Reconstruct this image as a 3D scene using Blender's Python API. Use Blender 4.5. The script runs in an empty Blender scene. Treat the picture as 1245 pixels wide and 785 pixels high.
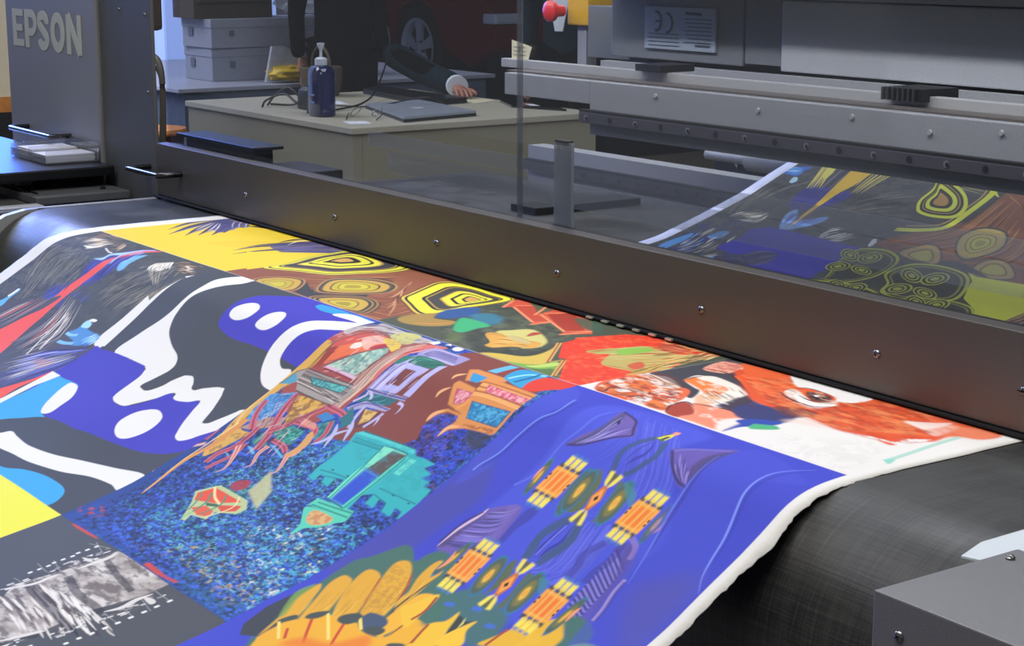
import bpy, bmesh, math, random
import numpy as np
from mathutils import Vector, Matrix
SC=bpy.context.scene
COL=SC.collection
# ------------------------------------------------------------------ camera
cam_d=bpy.data.cameras.new('camera'); cam=bpy.data.objects.new('camera',cam_d); COL.objects.link(cam)
cam_d.sensor_width=36.; cam_d.lens=2150./1245.*36.; cam_d.clip_start=.05; cam_d.clip_end=100
cam.location=(0,0,1.43)
_az=math.radians(34.70771)
_f=Vector((-math.cos(_az),math.sin(_az),0)); _p=math.radians(12.01283)
_d=Vector((_f.x*math.cos(_p),_f.y*math.cos(_p),-math.sin(_p)))
cam.rotation_euler=_d.to_track_quat('-Z','Y').to_euler()
SC.camera=cam
# ------------------------------------------------------------------ light
SC.view_settings.view_transform='Standard'; SC.view_settings.look='None'; SC.view_settings.gamma=1.; SC.view_settings.use_curve_mapping=False
SC.view_settings.exposure=0.0
w=bpy.data.worlds.new('hall_air'); SC.world=w; w.use_nodes=True
w.node_tree.nodes['Background'].inputs[0].default_value=(.70,.73,.80,1); w.node_tree.nodes['Background'].inputs[1].default_value=.20
def area(name,loc,tgt,sx,sy,power,col=(1,1,1)):
    l=bpy.data.lights.new(name,'AREA'); l.shape='RECTANGLE'; l.size=sx; l.size_y=sy; l.energy=power; l.color=col
    o=bpy.data.objects.new(name,l); COL.objects.link(o); o.location=loc
    o.rotation_euler=(Vector(tgt)-Vector(loc)).to_track_quat('-Z','Y').to_euler(); return o
area('ceiling_lamp',(-1.4,-.2,3.6),(-1.6,.9,1),3.2,1.4,80,(1,.97,.93))
area('ceiling_lamp',(-3.6,3.6,4.0),(-3.6,3.2,0),4,2.5,160,(.95,.97,1))
area('ceiling_lamp',(-8.9,1.5,4.0),(-7.4,3.7,.7),3.5,2.5,240,(.93,.95,1))
area('gantry_fill_light',(-1.8,1.30,1.70),(-1.8,1.75,1.1),2.4,.04,13,(1,.97,.93))  # added fill with no known source, brightens the gantry behind the window
area('blue_wash_lamp',(-6.0,1.68,1.85),(-2.85,.95,1),1.45,1.3,70,(.035,.16,1))

area('blue_wash_lamp',(-6.0,1.05,2.1),(-2.85,.93,1),.8,.8,50,(.06,.24,1))

# ------------------------------------------------------------------ materials
def mat(name,col,rough=.5,metal=0.,bump=0.,scale=60.,var=0.,spec=.5,coat=0.,emis=None,es=0.,alpha=1.,trans=0.,stretch=None):
    m=bpy.data.materials.new(name); m.use_nodes=True; nt=m.node_tree; b=nt.nodes['Principled BSDF']
    if isinstance(col,str): c=tuple((int(col[i:i+2],16)/255.)**2.2 for i in (0,2,4))
    else: c=col
    b.inputs['Base Color'].default_value=(*c,1); b.inputs['Roughness'].default_value=rough; b.inputs['Metallic'].default_value=metal
    b.inputs['Specular IOR Level'].default_value=spec; b.inputs['Coat Weight'].default_value=coat; b.inputs['Alpha'].default_value=alpha
    b.inputs['Transmission Weight'].default_value=trans
    if emis: b.inputs['Emission Color'].default_value=(*emis,1); b.inputs['Emission Strength'].default_value=es
    if bump or var:
        tc=nt.nodes.new('ShaderNodeTexCoord'); n=nt.nodes.new('ShaderNodeTexNoise'); n.inputs['Scale'].default_value=scale; n.inputs['Detail'].default_value=4
        if stretch:
            mp=nt.nodes.new('ShaderNodeMapping'); mp.inputs['Scale'].default_value=stretch
            nt.links.new(tc.outputs['Object'],mp.inputs[0]); nt.links.new(mp.outputs[0],n.inputs['Vector'])
        else: nt.links.new(tc.outputs['Object'],n.inputs['Vector'])
        if bump:
            bp=nt.nodes.new('ShaderNodeBump'); bp.inputs['Strength'].default_value=bump; bp.inputs['Distance'].default_value=.002
            nt.links.new(n.outputs['Fac'],bp.inputs['Height']); nt.links.new(bp.outputs[0],b.inputs['Normal'])
        if var:
            r=nt.nodes.new('ShaderNodeValToRGB'); r.color_ramp.elements[0].position=.3; r.color_ramp.elements[1].position=.7
            r.color_ramp.elements[0].color=(*[x*(1-var) for x in c],1); r.color_ramp.elements[1].color=(*[min(1,x*(1+var)) for x in c],1)
            nt.links.new(n.outputs['Fac'],r.inputs[0]); nt.links.new(r.outputs[0],b.inputs['Base Color'])
    return m
M=dict(
 paint=mat('dark_grey_paint','5a5b5d',.42,.35,.15,900,.05),
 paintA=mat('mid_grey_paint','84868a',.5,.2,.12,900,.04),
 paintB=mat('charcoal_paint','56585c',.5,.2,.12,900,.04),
 beam=mat('satin_graphite_paint','64605d',.38,.6,.08,700,.05),
 boxp=mat('grey_powder_coat','77777a',.45,.3,.15,1200,.08),
 black=mat('black_plastic','121314',.45), blackm=mat('matt_black','08090a',.85),
 rubber=mat('black_rubber','1c1d1e',.7),
 chrome=mat('chrome','4c4c50',.22,1.), steel=mat('brushed_steel','9a9ca0',.35,.9,.1,300,.1),
 screw=mat('dark_screw_steel','8a8a8c',.25,.9), slot=mat('screw_slot','0c0c0c',.6),
 letter=mat('pale_grey_lettering','b4b7a8',.55),
 alu=mat('anodised_grey','a5a6a8',.45,.3,.1,500,.08), aluD=mat('dull_grey_metal','94969a',.5,.3,.1,500,.1), trough=mat('dark_trough','1b1c20',.6),
 rail=mat('dark_rail_steel','5c5b64',.35,.5), hole=mat('rail_hole','0a0a0c',.7), holeL=mat('rail_hole_rim','8a8a90',.4,.5),
 brownb=mat('brown_shadow_band','55504c',.5,.2),
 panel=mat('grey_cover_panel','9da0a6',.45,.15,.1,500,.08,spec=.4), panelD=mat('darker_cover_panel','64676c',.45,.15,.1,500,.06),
 plate=mat('rating_plate','8a95a2',.4,.2), ink=mat('plate_ink','22262c',.6),
 yellow=mat('yellow_plastic','b88f1c',.45), red=mat('red_plastic','c42a34',.4),
 roller=mat('pale_roller','c9cac8',.45,.1), core=mat('white_cloth_roll','e4e3de',.8),
 cardw=mat('white_card','f2f0ec',.6), tray=mat('gloss_black_tray','101216',.34,0,.03,30,0,.6),
 desk=mat('beige_desk','928e7b',.55,0,.08,200,.05), deskt=mat('beige_desk_top','aea998',.4,0,.05,200,.04),
 deskb=mat('light_table_top','9498aa',.4), clothb=mat('blue_grey_table_cloth','4a566e',.8,0,.3,40,.15),
 carton=mat('white_carton','878c9e',.7,0,.1,60,.06), cartonb=mat('brown_carton','3c322c',.8,0,.1,60,.15), cartonl=mat('carton_print','5a6074',.8),
 tape=mat('red_carton_tape','8c2c34',.6),
 bag=mat('clear_plastic_bag','c9cede',.2,0,.6,30,.1,alpha=.55), bagy=mat('yellow_wrapper','c9a92c',.5,0,.5,40,.25),
 lap=mat('silver_laptop','9aa2b0',.35,.3), lapd=mat('dark_laptop_edge','1e2024',.4), lapb=mat('black_laptop','14161c',.35),
 cable=mat('black_cable','0d0e10',.5), bottle=mat('blue_clear_bottle','0c1a4c',.08,0,spec=.6,coat=.6), pump=mat('clear_white_pump','c4ccd8',.25),
 blab=mat('white_bottle_print','6a84b8',.5), paper=mat('cream_paper','c9c3a6',.7), paperw=mat('white_paper','d8dae4',.6),
 suit=mat('dark_suit_cloth','14222a',.85,0,.2,300,.1,spec=.1), suitb=mat('black_cloth','030405',.9,0,.2,200,.1,spec=.05), shirt=mat('white_shirt','c8ced8',.8), skin=mat('skin','a06c58',.5,0,.1,90,.08), hair=mat('dark_hair','17120f',.7,0,.4,200,.2),
 carred=mat('red_car_paint','7c1210',.25,.1,coat=.6), tyre=mat('tyre_rubber','0d0d0f',.8), alloy=mat('alloy_wheel','b4b8c2',.35,.1), cardark=mat('dark_wheel_arch','060708',.9), lampg=mat('car_lamp_glass','c9d6f0',.1,0,spec=.8),
 wood=mat('orange_wood','b9793e',.5,0,.1,30,.2), woodd=mat('dark_brown_wood','3a1c12',.5,0,.1,30,.2), chairg=mat('grey_brown_chair','46423c',.6,0,.2,90,.1),
 wicker=mat('woven_straw','4c4230',.8,0,.6,120,.4),
 floor=mat('hall_floor','6e665c',.35,0,.05,8,.12), wallc=mat('cream_wall','cfc4ac',.7,0,.05,20,.03), walld=mat('dark_hall_wall','20242e',.8,0,.05,6,.3), ceil=mat('hall_ceiling','3a3c40',.9),
 pillar=mat('brown_pillar','3c342e',.8,0,.1,30,.1),
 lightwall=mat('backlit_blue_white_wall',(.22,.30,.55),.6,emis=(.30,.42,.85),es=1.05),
 glintgrey=mat('glint_silver','d8d8c8',.3,.6), film=mat('white_glossy_film','dfe8ee',.15), scr=mat('tablet_screen','08090c',.1), green=mat('faint_green','8cc8b4',.5),
)
# belt material: woven black rubber with fine crossing wear lines
def belt_mat():
    m=bpy.data.materials.new('black_conveyor_rubber'); m.use_nodes=True; nt=m.node_tree; b=nt.nodes['Principled BSDF']; L=nt.links
    tc=nt.nodes.new('ShaderNodeTexCoord'); outs=[]
    for sc,s in (((900,25,25),1.),((25,900,900),1.),((8,8,8),1.)):
        mp=nt.nodes.new('ShaderNodeMapping'); mp.inputs['Scale'].default_value=[q*.55 for q in sc] if sc[0]!=8 else sc
        n=nt.nodes.new('ShaderNodeTexNoise'); n.inputs['Scale'].default_value=1; n.inputs['Detail'].default_value=3
        L.new(tc.outputs['Object'],mp.inputs[0]); L.new(mp.outputs[0],n.inputs['Vector']); outs.append(n.outputs['Fac'])
    a=nt.nodes.new('ShaderNodeMath'); a.operation='ADD'; L.new(outs[0],a.inputs[0]); L.new(outs[1],a.inputs[1])
    c=nt.nodes.new('ShaderNodeMath'); c.operation='ADD'; L.new(a.outputs[0],c.inputs[0]); L.new(outs[2],c.inputs[1])
    r=nt.nodes.new('ShaderNodeValToRGB'); r.color_ramp.elements[0].position=.40; r.color_ramp.elements[1].position=.62
    r.color_ramp.elements[0].color=(.017,.017,.017,1); r.color_ramp.elements[1].color=(.052,.053,.049,1)
    d=nt.nodes.new('ShaderNodeMath'); d.operation='DIVIDE'; L.new(c.outputs[0],d.inputs[0]); d.inputs[1].default_value=3.
    L.new(d.outputs[0],r.inputs[0]); L.new(r.outputs[0],b.inputs['Base Color'])
    rr=nt.nodes.new('ShaderNodeMapRange'); rr.inputs[1].default_value=.4; rr.inputs[2].default_value=.6; rr.inputs[3].default_value=.38; rr.inputs[4].default_value=.55
    L.new(outs[2],rr.inputs[0]); L.new(rr.outputs[0],b.inputs['Roughness'])
    bp=nt.nodes.new('ShaderNodeBump'); bp.inputs['Strength'].default_value=.25; bp.inputs['Distance'].default_value=.0006; L.new(a.outputs[0],bp.inputs['Height']); L.new(bp.outputs[0],b.inputs['Normal'])
    return m
M['belt']=belt_mat()
def glass_mat(name,tint,haze,gl):
    m=bpy.data.materials.new(name); m.use_nodes=True; nt=m.node_tree; nt.nodes.clear(); L=nt.links
    o=nt.nodes.new('ShaderNodeOutputMaterial'); t=nt.nodes.new('ShaderNodeBsdfTransparent'); t.inputs[0].default_value=(*tint,1)
    g=nt.nodes.new('ShaderNodeBsdfGlossy'); g.inputs['Roughness'].default_value=.02; d=nt.nodes.new('ShaderNodeBsdfDiffuse'); d.inputs[0].default_value=(.55,.6,.7,1)
    m1=nt.nodes.new('ShaderNodeMixShader'); m1.inputs[0].default_value=haze; L.new(t.outputs[0],m1.inputs[1]); L.new(d.outputs[0],m1.inputs[2])
    fr=nt.nodes.new('ShaderNodeFresnel'); fr.inputs[0].default_value=1.45; mm=nt.nodes.new('ShaderNodeMath'); mm.operation='MULTIPLY'; mm.inputs[1].default_value=gl; L.new(fr.outputs[0],mm.inputs[0])
    m2=nt.nodes.new('ShaderNodeMixShader'); L.new(mm.outputs[0],m2.inputs[0]); L.new(m1.outputs[0],m2.inputs[1]); L.new(g.outputs[0],m2.inputs[2]); L.new(m2.outputs[0],o.inputs[0])
    return m
M['glass']=glass_mat('tinted_window_acrylic',(.85,.865,.89),.005,.22)
M['clear']=glass_mat('clear_acrylic',(.92,.92,.92),.10,.8)
M['frost']=glass_mat('frosted_acrylic',(.8,.8,.8),.5,1.0)
M['ghostfilm']=glass_mat('ghost_reflection_film',(.99,.99,.99),.13,.3)
M['seam']=glass_mat('acrylic_joint',(.7,.7,.7),.14,.6)

# ------------------------------------------------------------------ printed cloth artwork (flat print generated in code)
class Cloth:
    """flat printed pattern of a cloth, drawn as polygons and brush strokes in cloth millimetres"""
    def __init__(s,w_mm,h_mm,ppm,base,seed=3):
        s.k=ppm; s.W=int(w_mm*ppm); s.H=int(h_mm*ppm)
        s.a=np.empty((s.H,s.W,3),np.float32); s.a[:]=s.lin(base)
        s.rg=np.random.RandomState(seed)
    def lin(s,c):
        if isinstance(c,str): c=[int(c[i:i+2],16) for i in (0,2,4)]
        return (np.array(c,np.float32)/255.)**2.2
    def mask(s,p,clip,soft=0):
        p=np.asarray(p,np.float64)*s.k
        pad=int(soft*s.k*1.5)+1
        x0,y0,x1,y1=[c*s.k for c in clip]
        ax=int(max(0,np.floor(max(p[:,0].min(),x0)))); bx=int(min(s.W,np.ceil(min(p[:,0].max(),x1))))
        ay=int(max(0,np.floor(max(p[:,1].min(),y0)))); by=int(min(s.H,np.ceil(min(p[:,1].max(),y1))))
        if soft:
            ax=max(int(max(0,x0)),ax-pad); ay=max(int(max(0,y0)),ay-pad); bx=min(int(min(s.W,x1)),bx+pad); by=min(int(min(s.H,y1)),by+pad)
        if bx<=ax or by<=ay: return None
        h,w=by-ay,bx-ax
        m=np.zeros((h,w+1),np.float32)
        q=np.roll(p,-1,0); sub=2
        for j in range(h*sub):
            y=ay+(j+.5)/sub
            c=(p[:,1]<=y)!=(q[:,1]<=y)
            if not c.any(): continue
            xs=p[c,0]+(y-p[c,1])*(q[c,0]-p[c,0])/(q[c,1]-p[c,1])
            xs=np.clip(np.sort(xs)-ax,0,w)
            r=m[j//sub]
            for i in range(0,len(xs)-1,2):
                a,b=xs[i],xs[i+1]
                ia,ib=int(a),int(b)
                if ia==ib: r[ia]+=(b-a)/sub
                else:
                    r[ia]+=(ia+1-a)/sub; r[ia+1:ib]+=1./sub; r[ib]+=(b-ib)/sub
        m=np.minimum(m[:,:w],1)
        if soft:
            n=max(1,int(soft*s.k*.5))
            for _ in range(2):
                for ax_ in (0,1):
                    L=m.shape[ax_]
                    c=np.cumsum(np.concatenate([np.zeros_like(np.take(m,[0],ax_)),m],ax_),ax_)
                    i1=np.minimum(np.arange(L)+n+1,L); i0=np.maximum(np.arange(L)-n,0)
                    m=(np.take(c,i1,ax_)-np.take(c,i0,ax_))/(2*n+1)
        return ay,by,ax,bx,m
    def put(s,mk,col,al=1.):
        if mk is None: return
        ay,by,ax,bx,m=mk
        m=(m*al)[...,None]
        v=s.a[ay:by,ax:bx]; v+=(col-v)*m
    def curve(s,p,closed,n=6):
        p=np.asarray(p,float)
        if len(p)<3: return p
        if closed: q=np.concatenate([p[-1:],p,p[:2]])
        else: q=np.concatenate([2*p[:1]-p[1:2],p,2*p[-1:]-p[-2:-1]])
        t=np.linspace(0,1,n,endpoint=False)[:,None]; out=[]
        for i in range(1,len(q)-2):
            a,b,c,d=q[i-1:i+3]
            out.append(.5*(2*b+(c-a)*t+(2*a-5*b+4*c-d)*t*t+(3*b-a-3*c+d)*t**3))
        o=np.concatenate(out)
        return o if closed else np.concatenate([o,p[-1:]])
    def fill(s,col,p,clip,soft=0,al=1.,sm=0):
        if sm: p=s.curve(p,True)
        s.put(s.mask(p,clip,soft),s.lin(col),al)
    def stroke(s,col,w,p,clip,taper=0,al=1.,sm=1):
        if sm: p=s.curve(p,False,4)
        p=np.asarray(p,float); d=np.gradient(p,axis=0); L=np.hypot(d[:,0],d[:,1])+1e-9
        n=np.stack([-d[:,1],d[:,0]],1)/L[:,None]
        t=np.linspace(0,1,len(p))
        ww=np.full(len(p),w/2.)
        if taper==1: ww=w/2.*(1-.9*t)
        if taper==3: ww=w/2.*np.minimum(1,.08+1.3*t)
        if taper==2: ww=w/2.*np.sin(np.pi*(.06+.88*t))
        s.put(s.mask(np.concatenate([p+n*ww[:,None],(p-n*ww[:,None])[::-1]]),clip),s.lin(col),al)
    def hatch(s,cols,n,w,A,B,clip,jit=.3,taper=2,part=1.,al=1.):
        m=12
        def rs(p):
            p=s.curve(p,False,6); c=np.concatenate([[0],np.cumsum(np.hypot(*np.diff(p,axis=0).T))]); u=np.linspace(0,c[-1],m)
            return np.stack([np.interp(u,c,p[:,0]),np.interp(u,c,p[:,1])],1)
        A,B=rs(A),rs(B)
        for i in range(n):
            t=(i+.5+s.rg.uniform(-jit,jit))/n
            c=A*(1-t)+B*t
            if part<1:
                L=part*s.rg.uniform(.6,1.3); t0=s.rg.uniform(0,max(.01,1-L)); u=np.linspace(t0,min(1,t0+L),6)*(m-1)
                c=np.stack([np.interp(u,np.arange(m),c[:,0]),np.interp(u,np.arange(m),c[:,1])],1)
            s.stroke(cols[s.rg.randint(len(cols))],w*s.rg.uniform(.6,1.3),c,clip,taper,al,0)
    def smooth(s,h,w,cell):
        g=s.rg.rand(int(h/cell)+3,int(w/cell)+3).astype(np.float32)
        y=np.arange(h)/cell; x=np.arange(w)/cell
        iy=y.astype(int); ix=x.astype(int); fy=(y-iy)[:,None]; fx=(x-ix)[None]
        fy=fy*fy*(3-2*fy); fx=fx*fx*(3-2*fx)
        a=g[iy][:,ix]; b=g[iy][:,ix+1]; c=g[iy+1][:,ix]; d=g[iy+1][:,ix+1]
        return (a*(1-fx)+b*fx)*(1-fy)+(c*(1-fx)+d*fx)*fy
    def dabs(s,cols,cx,cy,p,clip,soft=1,al=.9,sm=0):
        if sm: p=s.curve(p,True)
        mk=s.mask(p,clip,soft)
        if mk is None: return
        ay,by,ax,bx,m=mk; h,w=m.shape; cx*=s.k; cy*=s.k
        X=np.arange(w)[None]+(s.smooth(h,w,cx*1.3)-.5)*cx*2.6+(s.smooth(h,w,cx*.5)-.5)*cx
        Y=np.arange(h)[:,None]+(s.smooth(h,w,cy*1.3)-.5)*cy*2.6+(s.smooth(h,w,cy*.5)-.5)*cy
        iy=(Y/cy+4).astype(int); ix=(X/cx+4+(iy%2)*.5).astype(int)
        T=s.rg.randint(0,len(cols),(iy.max()+1,ix.max()+1))
        pal=np.array([s.lin(c) for c in cols])
        k=T[iy,ix]; v=s.a[ay:by,ax:bx]
        v+=(pal[k]-v)*(m*al)[...,None]
    def mottle(s,col,cx,cy,thr,p,clip,soft=1,al=.9,sm=0,hard=6.):
        if sm: p=s.curve(p,True)
        mk=s.mask(p,clip,soft)
        if mk is None: return
        ay,by,ax,bx,m=mk; h,w=m.shape; r=cy/cx
        def N(c):
            g=s.smooth(int(h/r)+2,w,c*s.k); y=np.minimum((np.arange(h)/r).astype(int),g.shape[0]-1)
            return g[y]
        n=N(cx)*.6+N(cx*.45)*.3+N(cx*.2)*.2
        k=np.clip((n/1.1-thr)*hard+.5,0,1)*m*al
        v=s.a[ay:by,ax:bx]; v+=(s.lin(col)-v)*k[...,None]
    def rings(s,cols,p,c,clip,sm=1):
        """nested outlines shrinking to a centre: cols = [(scale, colour), ...]"""
        if sm: p=s.curve(p,True)
        p=np.asarray(p,float); c=np.asarray(c,float)
        for k,col in cols: s.fill(col,c+(p-c)*k,clip)
    def soften(s):
        for ax in (0,1):
            s.a=s.a*.5+(np.roll(s.a,1,ax)+np.roll(s.a,-1,ax))*.25
    def run(s,ops,clips,U0,V0,unit=.5):
        for o in ops:
            f=o[0]; kw=dict(o[-1]) if isinstance(o[-1],dict) else {}
            P=lambda l:np.array(l,float).reshape(-1,2)*unit
            cl=clips[o[1]]
            if f=='f': s.fill(o[2],P(o[3]),cl,**kw)
            elif f=='s': s.stroke(o[2],o[3],P(o[4]),cl,**kw)
            elif f=='h': s.hatch(o[2].split(),o[3],o[4],P(o[5]),P(o[6]),cl,**kw)
            elif f=='d': s.dabs(o[2].split(),o[3],o[4],P(o[5]),cl,**kw)
            elif f=='m': s.mottle(o[2],o[3],o[4],o[5],P(o[6]),cl,**kw)
            elif f=='r': s.rings([(float(x.split(':')[0]),x.split(':')[1]) for x in o[2].split()],P(o[3]),P(o[4])[0],cl,**kw)

def parse_art(txt):
    ops=[]
    for ln in txt.strip().split('\n'):
        p=ln.split('|'); kw={}
        if '=' in p[-1]: kw={a.split('=')[0]:float(a.split('=')[1]) for a in p.pop().split(',')}
        num={'s':(3,),'h':(3,4),'d':(3,4),'m':(3,4,5)}.get(p[0],())
        pts={'f':(3,),'s':(4,),'h':(5,6),'d':(5,),'m':(6,),'r':(3,4)}[p[0]]
        o=[]
        for i,e in enumerate(p):
            if i in num: e=float(e)
            elif i in pts: e=[float(x) for x in e.split()]
            o.append(e)
        if p[0]=='h': o[3]=int(o[3])
        if 'sm' in kw: kw['sm']=int(kw['sm'])
        if 'taper' in kw: kw['taper']=int(kw['taper'])
        ops.append(o+[kw])
    return ops

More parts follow.
